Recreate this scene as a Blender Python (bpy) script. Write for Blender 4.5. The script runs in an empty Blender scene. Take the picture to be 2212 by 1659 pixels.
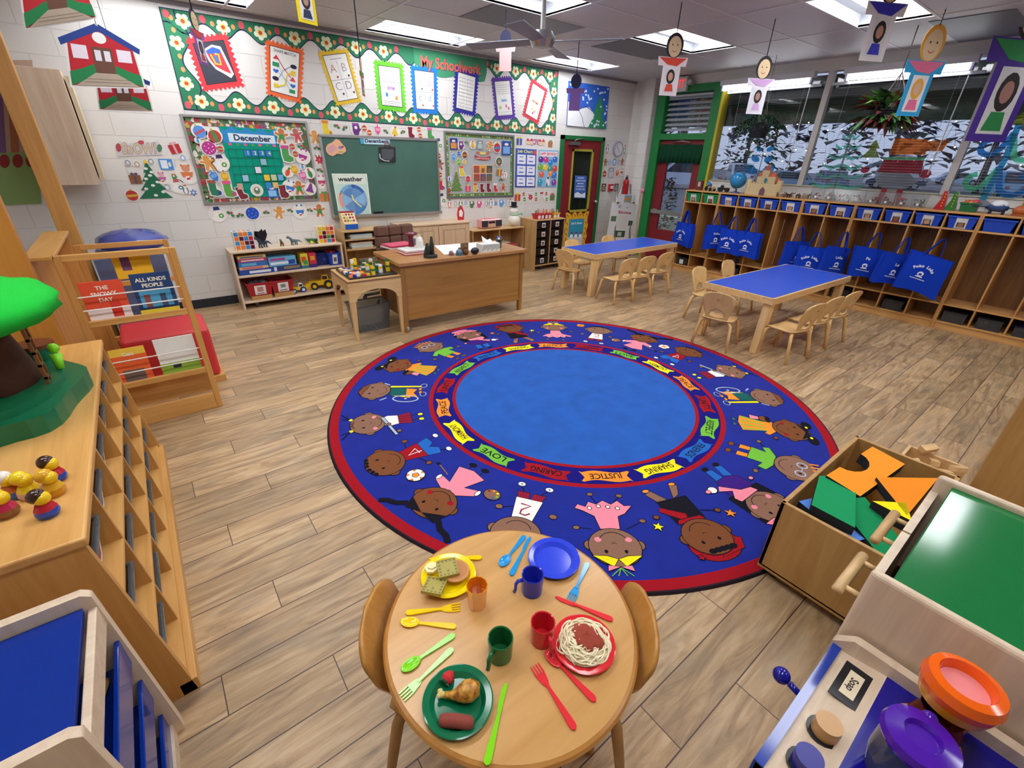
import bpy, bmesh, math, random
from mathutils import Vector, Matrix
random.seed(7)
PI = math.pi
scene = bpy.context.scene
COL = scene.collection
# ------------------------------------------------------------------ camera
W, H, FPX, EYE = 2212.0, 1659.0, 971.9, Vector((0, 0, 1.68))
RW = ((0.79114469, -0.61109271, 0.02560802), (-0.25986853, -0.37374778, -0.89038247), (0.55367718, 0.69776665, -0.45449233))
RX, RY, RZ = (Vector(r) for r in RW)
cam = bpy.data.objects.new('camera', bpy.data.cameras.new('camera'))
COL.objects.link(cam)
cam.matrix_world = Matrix(((RX.x, -RY.x, -RZ.x, EYE.x), (RX.y, -RY.y, -RZ.y, EYE.y), (RX.z, -RY.z, -RZ.z, EYE.z), (0, 0, 0, 1)))
cam.data.sensor_width = 36; cam.data.lens = FPX / W * 36; cam.data.clip_start = 0.02; cam.data.clip_end = 400
scene.camera = cam
# ------------------------------------------------------------------ world, sun, exposure
world = bpy.data.worlds.new('world'); scene.world = world; world.use_nodes = True
nt = world.node_tree; bg = nt.nodes['Background']
sky = nt.nodes.new('ShaderNodeTexSky'); sky.sky_type = 'HOSEK_WILKIE'; sky.turbidity = 6; sky.sun_direction = Vector((0.5, -0.6, 0.35)).normalized()
mixw = nt.nodes.new('ShaderNodeMix'); mixw.data_type = 'RGBA'; mixw.inputs[0].default_value = 0.75
mixw.inputs[7].default_value = (0.50, 0.60, 0.85, 1)
nt.links.new(sky.outputs[0], mixw.inputs[6]); nt.links.new(mixw.outputs[2], bg.inputs[0]); bg.inputs[1].default_value = 0.8
vs = scene.view_settings
vs.view_transform = 'Standard'; vs.look = 'None'; vs.exposure = 0.4; vs.gamma = 1.0; vs.use_curve_mapping = False
cy = scene.cycles
cy.use_denoising = True; cy.max_bounces = 8; cy.diffuse_bounces = 5; cy.glossy_bounces = 3; cy.transmission_bounces = 6
cy.transparent_max_bounces = 16; cy.caustics_reflective = False; cy.caustics_refractive = False; cy.sample_clamp_indirect = 4.0
TUBE = 10.5      # brightness of the ceiling troffers
# ------------------------------------------------------------------ sight: a photo pixel read onto a real plane of the room
def sight(px, py, ax, val):
    d = RX * ((px - W / 2) / FPX) + RY * ((py - H / 2) / FPX) + RZ
    return EYE + d * ((val - EYE[ax]) / d[ax])
BACK, WIN, CUB = 6.18, 7.5, 6.97
def onback(px, py, off=0.0): return sight(px, py, 1, BACK - off)
def onfloor(px, py, z=0.0): return sight(px, py, 2, z)
# ------------------------------------------------------------------ materials
MATS = {}
def lin(h):
    if isinstance(h, tuple): return h
    v = [int(h[i:i + 2], 16) / 255 for i in (0, 2, 4)]
    return tuple(c / 12.92 if c <= 0.04045 else ((c + 0.055) / 1.055) ** 2.4 for c in v)
KINDS = dict(plastic=(0.35, 0, 60, 0.04), gloss=(0.12, 0, 40, 0.03), paint=(0.5, 0.05, 30, 0.05), paper=(0.85, 0.03, 25, 0.06), cloth=(0.95, 0.35, 220, 0.12),
             metal=(0.3, 0.02, 50, 0.05), chrome=(0.15, 0, 50, 0.03), pile=(1.0, 0.5, 160, 0.16), leaf=(0.5, 0.1, 14, 0.35), stone=(0.9, 0.3, 40, 0.2), rubber=(0.7, 0.05, 60, 0.08))
def mat(col, kind='plastic'):
    key = (col, kind)
    if key in MATS: return MATS[key]
    m = bpy.data.materials.new('%s_%s' % (kind, col if isinstance(col, str) else 'mix')); m.use_nodes = True
    n, l = m.node_tree.nodes, m.node_tree.links
    b = n['Principled BSDF']; c = lin(col)
    if kind == 'emit':
        b.inputs['Base Color'].default_value = (*c, 1); b.inputs['Emission Color'].default_value = (*c, 1); b.inputs['Emission Strength'].default_value = 1
        MATS[key] = m; return m
    if kind in ('glass', 'clear', 'tint'):
        n.remove(b); out = n['Material Output']
        t = n.new('ShaderNodeBsdfTransparent'); t.inputs[0].default_value = (*c, 1)
        g = n.new('ShaderNodeBsdfGlossy'); g.inputs['Roughness'].default_value = 0.03 if kind == 'glass' else 0.12
        mx = n.new('ShaderNodeMixShader'); fr = n.new('ShaderNodeFresnel'); fr.inputs[0].default_value = 1.45
        l.new(fr.outputs[0], mx.inputs[0]); l.new(t.outputs[0], mx.inputs[1]); l.new(g.outputs[0], mx.inputs[2])
        if kind != 'glass':
            df = n.new('ShaderNodeBsdfDiffuse'); df.inputs[0].default_value = (*c, 1); m2 = n.new('ShaderNodeMixShader'); m2.inputs[0].default_value = 0.12 if kind == 'clear' else 0.55
            l.new(mx.outputs[0], m2.inputs[1]); l.new(df.outputs[0], m2.inputs[2]); mx = m2
        l.new(mx.outputs[0], out.inputs[0]); MATS[key] = m; return m
    r, bump, sc, var = KINDS[kind]
    b.inputs['Roughness'].default_value = r
    if kind in ('metal', 'chrome'): b.inputs['Metallic'].default_value = 0.9
    if kind == 'cloth' or kind == 'pile': b.inputs['Specular IOR Level'].default_value = 0.15
    tc = n.new('ShaderNodeTexCoord'); no = n.new('ShaderNodeTexNoise'); no.inputs['Scale'].default_value = sc; no.inputs['Detail'].default_value = 3
    l.new(tc.outputs['Object'], no.inputs['Vector'])
    mp = n.new('ShaderNodeMapRange'); mp.inputs[3].default_value = 1 - var; mp.inputs[4].default_value = 1 + var
    l.new(no.outputs[0], mp.inputs[0])
    mx = n.new('ShaderNodeVectorMath'); mx.operation = 'SCALE'; mx.inputs[0].default_value = c
    l.new(mp.outputs[0], mx.inputs[3]); l.new(mx.outputs[0], b.inputs['Base Color'])
    if bump:
        bp = n.new('ShaderNodeBump'); bp.inputs['Strength'].default_value = bump; bp.inputs['Distance'].default_value = 0.002
        l.new(no.outputs[0], bp.inputs['Height']); l.new(bp.outputs[0], b.inputs['Normal'])
    MATS[key] = m; return m
def wood(c1, c2, axis=0, rough=0.4, scale=1.0):
    key = (c1, c2, axis, rough, scale)
    if key in MATS: return MATS[key]
    m = bpy.data.materials.new('wood_' + c1); m.use_nodes = True
    n, l = m.node_tree.nodes, m.node_tree.links; b = n['Principled BSDF']
    tc = n.new('ShaderNodeTexCoord'); mp = n.new('ShaderNodeMapping')
    s = [22.0 * scale] * 3; s[axis] = 1.6 * scale; mp.inputs['Scale'].default_value = s
    no = n.new('ShaderNodeTexNoise'); no.inputs['Scale'].default_value = 1.0; no.inputs['Detail'].default_value = 6; no.inputs['Roughness'].default_value = 0.6; no.inputs['Distortion'].default_value = 0.8
    rp = n.new('ShaderNodeValToRGB'); rp.color_ramp.elements[0].position = 0.3; rp.color_ramp.elements[1].position = 0.72
    rp.color_ramp.elements[0].color = (*lin(c1), 1); rp.color_ramp.elements[1].color = (*lin(c2), 1)
    l.new(tc.outputs['Object'], mp.inputs[0]); l.new(mp.outputs[0], no.inputs['Vector']); l.new(no.outputs[0], rp.inputs[0]); l.new(rp.outputs[0], b.inputs['Base Color'])
    b.inputs['Roughness'].default_value = rough
    MATS[key] = m; return m
MAPLE = wood('c9a06a', 'e2c08c', 0); MAPLEZ = wood('c9a06a', 'e2c08c', 2); MAPLEY = wood('c9a06a', 'e2c08c', 1)
HONEY = wood('c08a46', 'd8a661', 1); HONEYX = wood('c08a46', 'd8a661', 0); HONEYZ = wood('b98140', 'd19c56', 2)
OAK = wood('8f6238', 'b5834f', 2); OAKX = wood('9a6c40', 'c08e5a', 0)
OAKP = wood('a06a38', 'bd8750', 0); CUBW = wood('a97540', 'cc9a5c', 2); CUBX = wood('b98449', 'd9a869', 1)
BIRCH = wood('cdb398', 'e3cfb4', 0); BIRCHZ = wood('cdb398', 'e3cfb4', 2)
# ------------------------------------------------------------------ mesh builder
class MB:
    def __init__(s, M=None): s.v = []; s.f = []; s.mi = []; s.m = []; s.sm = []; s.M = M or Matrix()
    def _m(s, m):
        if m not in s.m: s.m.append(m)
        return s.m.index(m)
    def add(s, vs, fs, m, smooth=False):
        o = len(s.v); s.v += [s.M @ Vector(v) for v in vs]; k = s._m(m)
        for f in fs: s.f.append([o + i for i in f]); s.mi.append(k); s.sm.append(smooth)
        return s
    def box(s, x0, x1, y0, y1, z0, z1, m):
        return s.add([(x0, y0, z0), (x1, y0, z0), (x1, y1, z0), (x0, y1, z0), (x0, y0, z1), (x1, y0, z1), (x1, y1, z1), (x0, y1, z1)],
                     [(0, 3, 2, 1), (4, 5, 6, 7), (0, 1, 5, 4), (1, 2, 6, 5), (2, 3, 7, 6), (3, 0, 4, 7)], m)
    def hexa(s, a, b, m):          # two quads a, b (4 points each), bottom and top
        return s.add(list(a) + list(b), [(0, 3, 2, 1), (4, 5, 6, 7), (0, 1, 5, 4), (1, 2, 6, 5), (2, 3, 7, 6), (3, 0, 4, 7)], m)
    def prism(s, pts, z0, z1, m, side=None, ax=2):   # polygon pts in the plane perpendicular to ax
        n = len(pts)
        def P(p, z): return (p[0], p[1], z) if ax == 2 else ((p[0], z, p[1]) if ax == 1 else (z, p[0], p[1]))
        s.add([P(p, z0) for p in pts] + [P(p, z1) for p in pts], [tuple(range(n - 1, -1, -1)), tuple(range(n, 2 * n))], m)
        return s.add([P(p, z0) for p in pts] + [P(p, z1) for p in pts], [(i, (i + 1) % n, n + (i + 1) % n, n + i) for i in range(n)], side or m)
    def flat(s, pts, z, m, ax=2):
        def P(p): return (p[0], p[1], z) if ax == 2 else ((p[0], z, p[1]) if ax == 1 else (z, p[0], p[1]))
        return s.add([P(p) for p in pts], [tuple(range(len(pts)))], m)
    def ring(s, r0, r1, z, m, n=96, cx=0, cy=0):
        v = []; f = []
        for i in range(n):
            a = 2 * PI * i / n; c, q = math.cos(a), math.sin(a); v += [(cx + r0 * c, cy + r0 * q, z), (cx + r1 * c, cy + r1 * q, z)]
        for i in range(n): j = (i + 1) % n; f.append((2 * i, 2 * i + 1, 2 * j + 1, 2 * j))
        return s.add(v, f, m)
    def cyl(s, p0, p1, r0, m, r1=None, n=16, caps=True, smooth=True):
        r1 = r0 if r1 is None else r1; p0, p1 = Vector(p0), Vector(p1); d = (p1 - p0).normalized()
        u = d.orthogonal().normalized(); w = d.cross(u); v = []
        for p, r in ((p0, r0), (p1, r1)):
            for i in range(n): a = 2 * PI * i / n; v.append(p + (u * math.cos(a) + w * math.sin(a)) * r)
        s.add(v, [(i, (i + 1) % n, n + (i + 1) % n, n + i) for i in range(n)], m, smooth)
        if caps: s.add(v, [tuple(range(n - 1, -1, -1)), tuple(range(n, 2 * n))], m)
        return s
    def lathe(s, prof, m, n=32, c=(0, 0, 0), smooth=True, mfun=None):
        v = []; k = len(prof)
        for i in range(n):
            a = 2 * PI * i / n
            for r, z in prof: v.append((c[0] + r * math.cos(a), c[1] + r * math.sin(a), c[2] + z))
        for j in range(k - 1):
            s.add(v, [(i * k + j, ((i + 1) % n) * k + j, ((i + 1) % n) * k + j + 1, i * k + j + 1) for i in range(n)], mfun(j) if mfun else m, smooth)
        return s
    def tube(s, pts, r, m, n=8, closed=False, flat=None):
        pts = [Vector(p) for p in pts]; N = len(pts); v = []; rs = r if isinstance(r, (list, tuple)) else [r] * N
        up = None
        for i, p in enumerate(pts):
            a = pts[(i - 1) % N] if (i or closed) else p; b = pts[(i + 1) % N] if (i < N - 1 or closed) else p
            d = (b - a).normalized()
            if up is None: up = d.orthogonal().normalized()
            up = (up - d * up.dot(d))
            up = up.normalized() if up.length > 1e-6 else d.orthogonal().normalized()
            w = d.cross(up)
            for k in range(n):
                t = 2 * PI * k / n; v.append(p + up * math.cos(t) * rs[i] + w * math.sin(t) * rs[i] * (flat or 1))
        f = [(i * n + k, i * n + (k + 1) % n, ((i + 1) % N) * n + (k + 1) % n, ((i + 1) % N) * n + k) for i in range(N if closed else N - 1) for k in range(n)]
        if not closed: f += [tuple(range(n - 1, -1, -1)), tuple(range((N - 1) * n, N * n))]
        return s.add(v, f, m, True)
    def ball(s, c, r, m, nu=20, nv=12, jit=0.0, seed=0):
        r = (r, r, r) if not isinstance(r, (tuple, list)) else r; v = []; rnd = random.Random(seed)
        for j in range(1, nv):
            t = PI * j / nv
            for i in range(nu):
                a = 2 * PI * i / nu; q = 1 + jit * (rnd.random() - 0.5)
                v.append((c[0] + q * r[0] * math.sin(t) * math.cos(a), c[1] + q * r[1] * math.sin(t) * math.sin(a), c[2] + q * r[2] * math.cos(t)))
        v += [(c[0], c[1], c[2] + r[2]), (c[0], c[1], c[2] - r[2])]; T = len(v) - 2
        f = [(j * nu + i, (j + 1) * nu + i, (j + 1) * nu + (i + 1) % nu, j * nu + (i + 1) % nu) for j in range(nv - 2) for i in range(nu)]
        f += [(T, i, (i + 1) % nu) for i in range(nu)] + [(T + 1, (nv - 2) * nu + (i + 1) % nu, (nv - 2) * nu + i) for i in range(nu)]
        return s.add(v, f, m, True)
    def text(s, t, h, m, O, U, V, w=None, align='CENTER', bold=0.0):   # letters laid out from O along U (right) and V (up)
        vs, fs, bw = glyphs(t, align, bold)
        k = h; kx = k if w is None else w / max(bw, 1e-6)
        O, U, V = Vector(O), Vector(U).normalized(), Vector(V).normalized()
        return s.add([O + U * (a * kx) + V * (b * k) for a, b in vs], fs, m)
    def build(s, name, parent=None, bev=0, weld=False, **props):
        me = bpy.data.meshes.new(name); me.from_pydata([tuple(v) for v in s.v], [], s.f); me.update()
        for m in s.m: me.materials.append(m)
        me.polygons.foreach_set('material_index', s.mi); me.polygons.foreach_set('use_smooth', s.sm)
        if weld:
            bm = bmesh.new(); bm.from_mesh(me); bmesh.ops.remove_doubles(bm, verts=bm.verts, dist=1e-5); bm.to_mesh(me); bm.free()
        o = bpy.data.objects.new(name, me); COL.objects.link(o)
        if parent is not None: o.parent = parent
        if bev:
            b = o.modifiers.new('bevel', 'BEVEL'); b.width = bev; b.segments = 3; b.limit_method = 'ANGLE'; b.angle_limit = 0.7
        for k, v in props.items(): o[k] = v
        return o
GL = {}
def glyphs(t, align, bold):
    key = (t, align, bold)
    if key not in GL:
        cu = bpy.data.curves.new('letters', 'FONT'); cu.body = t; cu.align_x = align; cu.align_y = 'CENTER'; cu.resolution_u = 3; cu.offset = bold
        o = bpy.data.objects.new('letters', cu); COL.objects.link(o)
        dg = bpy.context.evaluated_depsgraph_get(); dg.update(); me = bpy.data.meshes.new_from_object(o.evaluated_get(dg))
        vs = [(v.co.x, v.co.y) for v in me.vertices]; fs = [tuple(p.vertices) for p in me.polygons]
        xs = [v[0] for v in vs] or [0]; GL[key] = (vs, fs, max(xs) - min(xs))
        bpy.data.objects.remove(o); bpy.data.curves.remove(cu); bpy.data.meshes.remove(me)
    return GL[key]
class Quad:      # a rectangle read off the wall by its four photo corners; (s, t) run 0..1 right and down
    def __init__(q, tl, tr, br, bl, plane=None, off=0.002, ax=1, val=None, sgn=-1):
        q.c = [sight(p[0], p[1], ax, BACK if val is None else val) for p in (tl, tr, br, bl)]; q.ax, q.sgn = ax, sgn; q.off = off; q.k = 0
    def at(q, s, t, o=0.0):
        a, b, c, d = q.c; p = (a * (1 - s) + b * s) * (1 - t) + (d * (1 - s) + c * s) * t; p = p.copy(); p[q.ax] += q.sgn * (q.off + o); return p
    def size(q): return (q.c[1] - q.c[0]).length, (q.c[3] - q.c[0]).length
    def poly(q, m, pts, mt, o=None):
        if o is None: q.k += 1; o = q.k * .0003
        v = [q.at(s, t, o) for s, t in pts]; n = [tuple(range(len(pts)))]; m.add(v, n, mt); return q
    def rect(q, m, s0, s1, t0, t1, mt, o=None): return q.poly(m, [(s0, t0), (s1, t0), (s1, t1), (s0, t1)], mt, o)
    def slab(q, m, mt, e=0.0):        # the sheet itself with its thickness
        a = [q.at(s, t, -min(.9 * q.off, .0025 if q.off != .02 else .017)) for s, t in ((0, 0), (0, 1), (1, 1), (1, 0))]; b = [q.at(s, t, 0) for s, t in ((0, 0), (0, 1), (1, 1), (1, 0))]; m.hexa(a, b, mt); return q
    def text(q, m, t, s, tt, h, mt, w=None, bold=.01, rot=0.0):
        q.k += 1; U = (q.at(1, tt) - q.at(0, tt)).normalized(); V = (q.at(s, 0) - q.at(s, 1)).normalized()
        if rot: c_, s_ = math.cos(rot), math.sin(rot); U, V = U * c_ + V * s_, V * c_ - U * s_
        W_, H_ = q.size(); m.text(t, h * H_, mt, q.at(s, tt, q.k * .0003), U, V, w=None if w is None else w * W_, bold=bold); return q
def thing(name, label, cat, loc=(0, 0, 0), rz=0.0, group=None, rot=None):
    o = bpy.data.objects.new(name, None); COL.objects.link(o); o.empty_display_size = 0.1
    o.location = loc; o.rotation_euler = rot or (0, 0, rz); o['label'] = label; o['category'] = cat
    if group: o['group'] = group
    return o
def tag(o, label, cat, group=None, kind=None):
    o['label'] = label; o['category'] = cat
    if group: o['group'] = group
    if kind: o['kind'] = kind
    return o
def struct(name, mb, parent=None, bev=0):
    o = mb.build(name, parent, bev)
    if parent is None: o['kind'] = 'structure'
    return o
def dup(root, loc, rz=None, label=None, group=None, rot=None):
    r = root.copy(); COL.objects.link(r); r.location = loc
    if rz is not None: r.rotation_euler = (0, 0, rz)
    if rot is not None: r.rotation_euler = rot
    if label: r['label'] = label
    if group: r['group'] = group
    for ch in list(root.children):
        c = ch.copy(); COL.objects.link(c); c.parent = r
        for g in list(ch.children):
            d = g.copy(); COL.objects.link(d); d.parent = c
    return r
def ell(cx, cy, rx, ry, n=20, a0=0, a1=2 * PI, rot=0.0):
    o = []
    for i in range(n):
        a = a0 + (a1 - a0) * i / (n if abs(a1 - a0 - 2 * PI) < 1e-6 else n - 1)
        x, y = rx * math.cos(a), ry * math.sin(a); o.append((cx + x * math.cos(rot) - y * math.sin(rot), cy + x * math.sin(rot) + y * math.cos(rot)))
    return o
def stroke(pts, w):      # outline polygon of a brush stroke
    L, R = [], []
    for i, p in enumerate(pts):
        a = Vector(pts[max(i - 1, 0)]); b = Vector(pts[min(i + 1, len(pts) - 1)]); d = (b - a).normalized(); nn = Vector((-d.y, d.x)) * w / 2
        L.append((p[0] + nn.x, p[1] + nn.y)); R.append((p[0] - nn.x, p[1] - nn.y))
    return L + R[::-1]
def arc(cx, cy, r, a0, a1, n=10, ry=None): return [(cx + r * math.cos(a0 + (a1 - a0) * i / (n - 1)), cy + (ry or r) * math.sin(a0 + (a1 - a0) * i / (n - 1))) for i in range(n)]
def star(cx, cy, r, k=5, inner=0.45, rot=PI / 2):
    return [(cx + (r if i % 2 == 0 else r * inner) * math.cos(rot + PI * i / k), cy + (r if i % 2 == 0 else r * inner) * math.sin(rot + PI * i / k)) for i in range(2 * k)]
# ================================================================== the room
def floor_material():
    m = bpy.data.materials.new('plank_tiles'); m.use_nodes = True; n, l = m.node_tree.nodes, m.node_tree.links; b = n['Principled BSDF']
    tc = n.new('ShaderNodeTexCoord'); sp = n.new('ShaderNodeSeparateXYZ'); l.new(tc.outputs['Object'], sp.inputs[0])
    def mt(op, a, bb=None, c=None):
        k = n.new('ShaderNodeMath'); k.operation = op
        for i, q in enumerate((a, bb, c)):
            if q is None: continue
            if isinstance(q, (int, float)): k.inputs[i].default_value = q
            else: l.new(q, k.inputs[i])
        return k.outputs[0]
    PW, PL = 0.161, 0.92
    yr = mt('DIVIDE', mt('SUBTRACT', sp.outputs[1], 0.237), PW); row = mt('FLOOR', yr); fy = mt('SUBTRACT', yr, row)
    off = mt('MULTIPLY', row, 0.37)
    xr = mt('ADD', mt('DIVIDE', sp.outputs[0], PL), off); col = mt('FLOOR', xr); fx = mt('SUBTRACT', xr, col)
    ey = mt('MULTIPLY', mt('MINIMUM', fy, mt('SUBTRACT', 1.0, fy)), PW); ex = mt('MULTIPLY', mt('MINIMUM', fx, mt('SUBTRACT', 1.0, fx)), PL)
    gy = mt('LESS_THAN', ey, 0.0022); gx = mt('LESS_THAN', ex, 0.0018); g = mt('MAXIMUM', gy, gx)
    cv = n.new('ShaderNodeCombineXYZ'); l.new(row, cv.inputs[0]); l.new(col, cv.inputs[1])
    wn = n.new('ShaderNodeTexWhiteNoise'); wn.noise_dimensions = '2D'; l.new(cv.outputs[0], wn.inputs['Vector'])
    mp = n.new('ShaderNodeMapping'); mp.inputs['Scale'].default_value = (2.2, 17, 1); l.new(tc.outputs['Object'], mp.inputs[0])
    ad = n.new('ShaderNodeVectorMath'); ad.operation = 'MULTIPLY_ADD'; l.new(wn.outputs['Color'], ad.inputs[0]); ad.inputs[1].default_value = (40, 40, 0); l.new(mp.outputs[0], ad.inputs[2])
    g1 = n.new('ShaderNodeTexNoise'); g1.inputs['Scale'].default_value = 1; g1.inputs['Detail'].default_value = 8; g1.inputs['Roughness'].default_value = 0.62; g1.inputs['Distortion'].default_value = 1.6; l.new(ad.outputs[0], g1.inputs['Vector'])
    mp2 = n.new('ShaderNodeMapping'); mp2.inputs['Scale'].default_value = (3.2, 9, 1); l.new(tc.outputs['Object'], mp2.inputs[0])
    ad2 = n.new('ShaderNodeVectorMath'); ad2.operation = 'MULTIPLY_ADD'; l.new(wn.outputs['Color'], ad2.inputs[0]); ad2.inputs[1].default_value = (90, 70, 0); l.new(mp2.outputs[0], ad2.inputs[2])
    g2 = n.new('ShaderNodeTexNoise'); g2.inputs['Scale'].default_value = 1; g2.inputs['Detail'].default_value = 4; l.new(ad2.outputs[0], g2.inputs['Vector'])
    rp = n.new('ShaderNodeValToRGB'); e = rp.color_ramp.elements; e[0].position = 0.30; e[0].color = (*lin('82684d'), 1); e[1].position = 0.74; e[1].color = (*lin('cfb48e'), 1)
    k = rp.color_ramp.elements.new(0.5); k.color = (*lin('b3936c'), 1); l.new(g1.outputs[0], rp.inputs[0])
    gr = n.new('ShaderNodeMix'); gr.data_type = 'RGBA'; gr.inputs[7].default_value = (*lin('8a7b68'), 1); l.new(rp.outputs[0], gr.inputs[6])
    mr = n.new('ShaderNodeMapRange'); mr.inputs[1].default_value = 0.5; mr.inputs[2].default_value = 0.72; mr.inputs[4].default_value = 0.6; l.new(g2.outputs[0], mr.inputs[0]); l.new(mr.outputs[0], gr.inputs[0])
    tone = n.new('ShaderNodeMapRange'); tone.inputs[3].default_value = 0.80; tone.inputs[4].default_value = 1.14; l.new(wn.outputs['Value'], tone.inputs[0])
    sc = n.new('ShaderNodeVectorMath'); sc.operation = 'SCALE'; l.new(gr.outputs[2], sc.inputs[0]); l.new(tone.outputs[0], sc.inputs[3])
    fin = n.new('ShaderNodeMix'); fin.data_type = 'RGBA'; l.new(g, fin.inputs[0]); l.new(sc.outputs[0], fin.inputs[6]); fin.inputs[7].default_value = (*lin('4a352e'), 1)
    l.new(fin.outputs[2], b.inputs['Base Color']); b.inputs['Roughness'].default_value = 0.42
    bp = n.new('ShaderNodeBump'); bp.inputs['Strength'].default_value = 0.4; bp.inputs['Distance'].default_value = 0.002
    hh = mt('SUBTRACT', mt('MULTIPLY', g1.outputs[0], 0.4), g); l.new(hh, bp.inputs['Height']); l.new(bp.outputs[0], b.inputs['Normal'])
    return m
def block_material(axis):
    m = bpy.data.materials.new('painted_block'); m.use_nodes = True; n, l = m.node_tree.nodes, m.node_tree.links; b = n['Principled BSDF']
    tc = n.new('ShaderNodeTexCoord'); sp = n.new('ShaderNodeSeparateXYZ'); cb = n.new('ShaderNodeCombineXYZ')
    l.new(tc.outputs['Object'], sp.inputs[0]); l.new(sp.outputs[axis], cb.inputs[0])
    ad = n.new('ShaderNodeMath'); ad.operation = 'SUBTRACT'; ad.inputs[1].default_value = 0.166 - 0.197; l.new(sp.outputs[2], ad.inputs[0]); l.new(ad.outputs[0], cb.inputs[1])
    br = n.new('ShaderNodeTexBrick'); br.inputs['Scale'].default_value = 1; br.inputs['Brick Width'].default_value = 0.405; br.inputs['Row Height'].default_value = 0.197
    br.inputs['Mortar Size'].default_value = 0.004; br.inputs['Mortar Smooth'].default_value = 0.3; br.inputs['Bias'].default_value = 0
    br.inputs['Color1'].default_value = (*lin('e4e1dd'), 1); br.inputs['Color2'].default_value = (*lin('dddad6'), 1); br.inputs['Mortar'].default_value = (*lin('d2cfcb'), 1)
    l.new(cb.outputs[0], br.inputs['Vector']); l.new(br.outputs['Color'], b.inputs['Base Color'])
    no = n.new('ShaderNodeTexNoise'); no.inputs['Scale'].default_value = 45; no.inputs['Detail'].default_value = 4; l.new(tc.outputs['Object'], no.inputs['Vector'])
    mm = n.new('ShaderNodeMath'); mm.operation = 'MULTIPLY_ADD'; mm.inputs[1].default_value = 0.12; l.new(no.outputs[0], mm.inputs[0])
    inv = n.new('ShaderNodeMath'); inv.operation = 'MULTIPLY'; inv.inputs[1].default_value = -1; l.new(br.outputs['Fac'], inv.inputs[0]); l.new(inv.outputs[0], mm.inputs[2])
    bp = n.new('ShaderNodeBump'); bp.inputs['Strength'].default_value = 0.7; bp.inputs['Distance'].default_value = 0.006; l.new(mm.outputs[0], bp.inputs['Height']); l.new(bp.outputs[0], b.inputs['Normal'])
    b.inputs['Roughness'].default_value = 0.45
    return m
BLKX, BLKY = block_material(0), block_material(1)
WHITE = mat('dedbd6', 'paint'); CEILM = mat('c6c6ca', 'paint'); GREEN = mat('0f6a35', 'paint'); DRED = mat('7c1722', 'paint'); NAVY = mat('23242c', 'rubber')
X0, X1, Y0, CZ = -2.2, 7.62, -2.6, 2.87
f = MB(); f.box(X0, X1, Y0, BACK + 0.12, -0.1, 0, floor_material()); struct('floor', f)
w = MB(); w.box(X0, X1 + 0.2, BACK, BACK + 0.12, 0, CZ + 0.25, BLKX); struct('wall_back', w)
w = MB(); w.box(X0 - 0.12, X0, Y0, BACK, 0, CZ + 0.25, BLKY); struct('wall_left', w)
w = MB(); w.box(X0, X1 + 0.2, Y0 - 0.12, Y0, 0, CZ + 0.25, BLKX); struct('wall_front', w)
# window wall: low wall under the panes, pier beside the exit door, bulkhead over the panes
w = MB()
w.box(WIN, WIN + 0.12, Y0, 4.42, 0, 1.385, BLKY); w.box(WIN, WIN + 0.12, 5.62, BACK, 0, CZ + 0.25, BLKY)
w.box(WIN - 0.02, WIN + 0.12, Y0, 5.62, 2.74, CZ + 0.25, WHITE)
w.box(WIN - 0.13, WIN, 5.66, 5.86, 0, CZ, BLKY)
struct('wall_right', w)
b = MB(); b.box(X0, 5.6, BACK - 0.012, BACK, 0, 0.1, NAVY); b.box(6.85, WIN, BACK - 0.012, BACK, 0, 0.1, NAVY); struct('baseboard_back', b, bev=0.003)
# ceiling with an inlaid grid: openings are left for the troffers
TR = [(2.36, 5.36), (4.86, 5.36), (4.80, 3.53), (4.80, 1.70), (0.10, 5.36), (2.36, 3.53), (-0.08, 3.53), (2.36, 1.70), (-0.08, 1.70), (4.80, -0.13), (2.36, -0.13), (-0.08, -0.13), (2.36, -1.96), (-1.5, 1.70)]
def troff(i):
    x, y = TR[i]
    if i == 0: return (2.50, 3.72, 5.38, 5.97)
    if i == 1: return (4.90, 6.12, 5.38, 5.97)
    return (x, x + 1.22, y, y + 0.61)
GX = [X0, -1.30, -0.08, 1.14, 2.36, 3.58, 4.80, 6.02, X1]
c = MB(); rects = [troff(i) for i in range(len(TR))]
xs = sorted(set([X0, X1 + 0.2] + [r[0] for r in rects] + [r[1] for r in rects])); ys = sorted(set([Y0, BACK] + [r[2] for r in rects] + [r[3] for r in rects]))
for i in range(len(xs) - 1):
    for j in range(len(ys) - 1):
        cx, cyy = (xs[i] + xs[i + 1]) / 2, (ys[j] + ys[j + 1]) / 2
        if any(r[0] < cx < r[1] and r[2] < cyy < r[3] for r in rects): continue
        c.box(xs[i], xs[i + 1], ys[j], ys[j + 1], CZ, CZ + 0.02, CEILM)
c.box(X0, X1 + 0.2, Y0, BACK, CZ + 0.14, CZ + 0.16, CEILM)
struct('ceiling', c)
g = MB(); TB = mat('d8d8dc', 'paint')
yy = 5.97
while yy > Y0: g.box(X0, 7.48, yy - 0.011, yy + 0.011, CZ - 0.004, CZ, TB); yy -= 0.61
for x in GX[1:-1]: g.box(x - 0.011, x + 0.011, Y0, BACK, CZ - 0.0045, CZ, TB)
g.box(X0, 7.5, BACK - 0.03, BACK, CZ - 0.03, CZ, mat('8f8d96', 'paint'))
struct('trim_1', g)
LAMP = bpy.data.materials.new('lamp_diffuser'); LAMP.use_nodes = True; _b = LAMP.node_tree.nodes['Principled BSDF']
_b.inputs['Emission Color'].default_value = (0.95, 0.975, 1.0, 1); _b.inputs['Emission Strength'].default_value = TUBE; _b.inputs['Base Color'].default_value = (0.9, 0.9, 0.9, 1)
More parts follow.
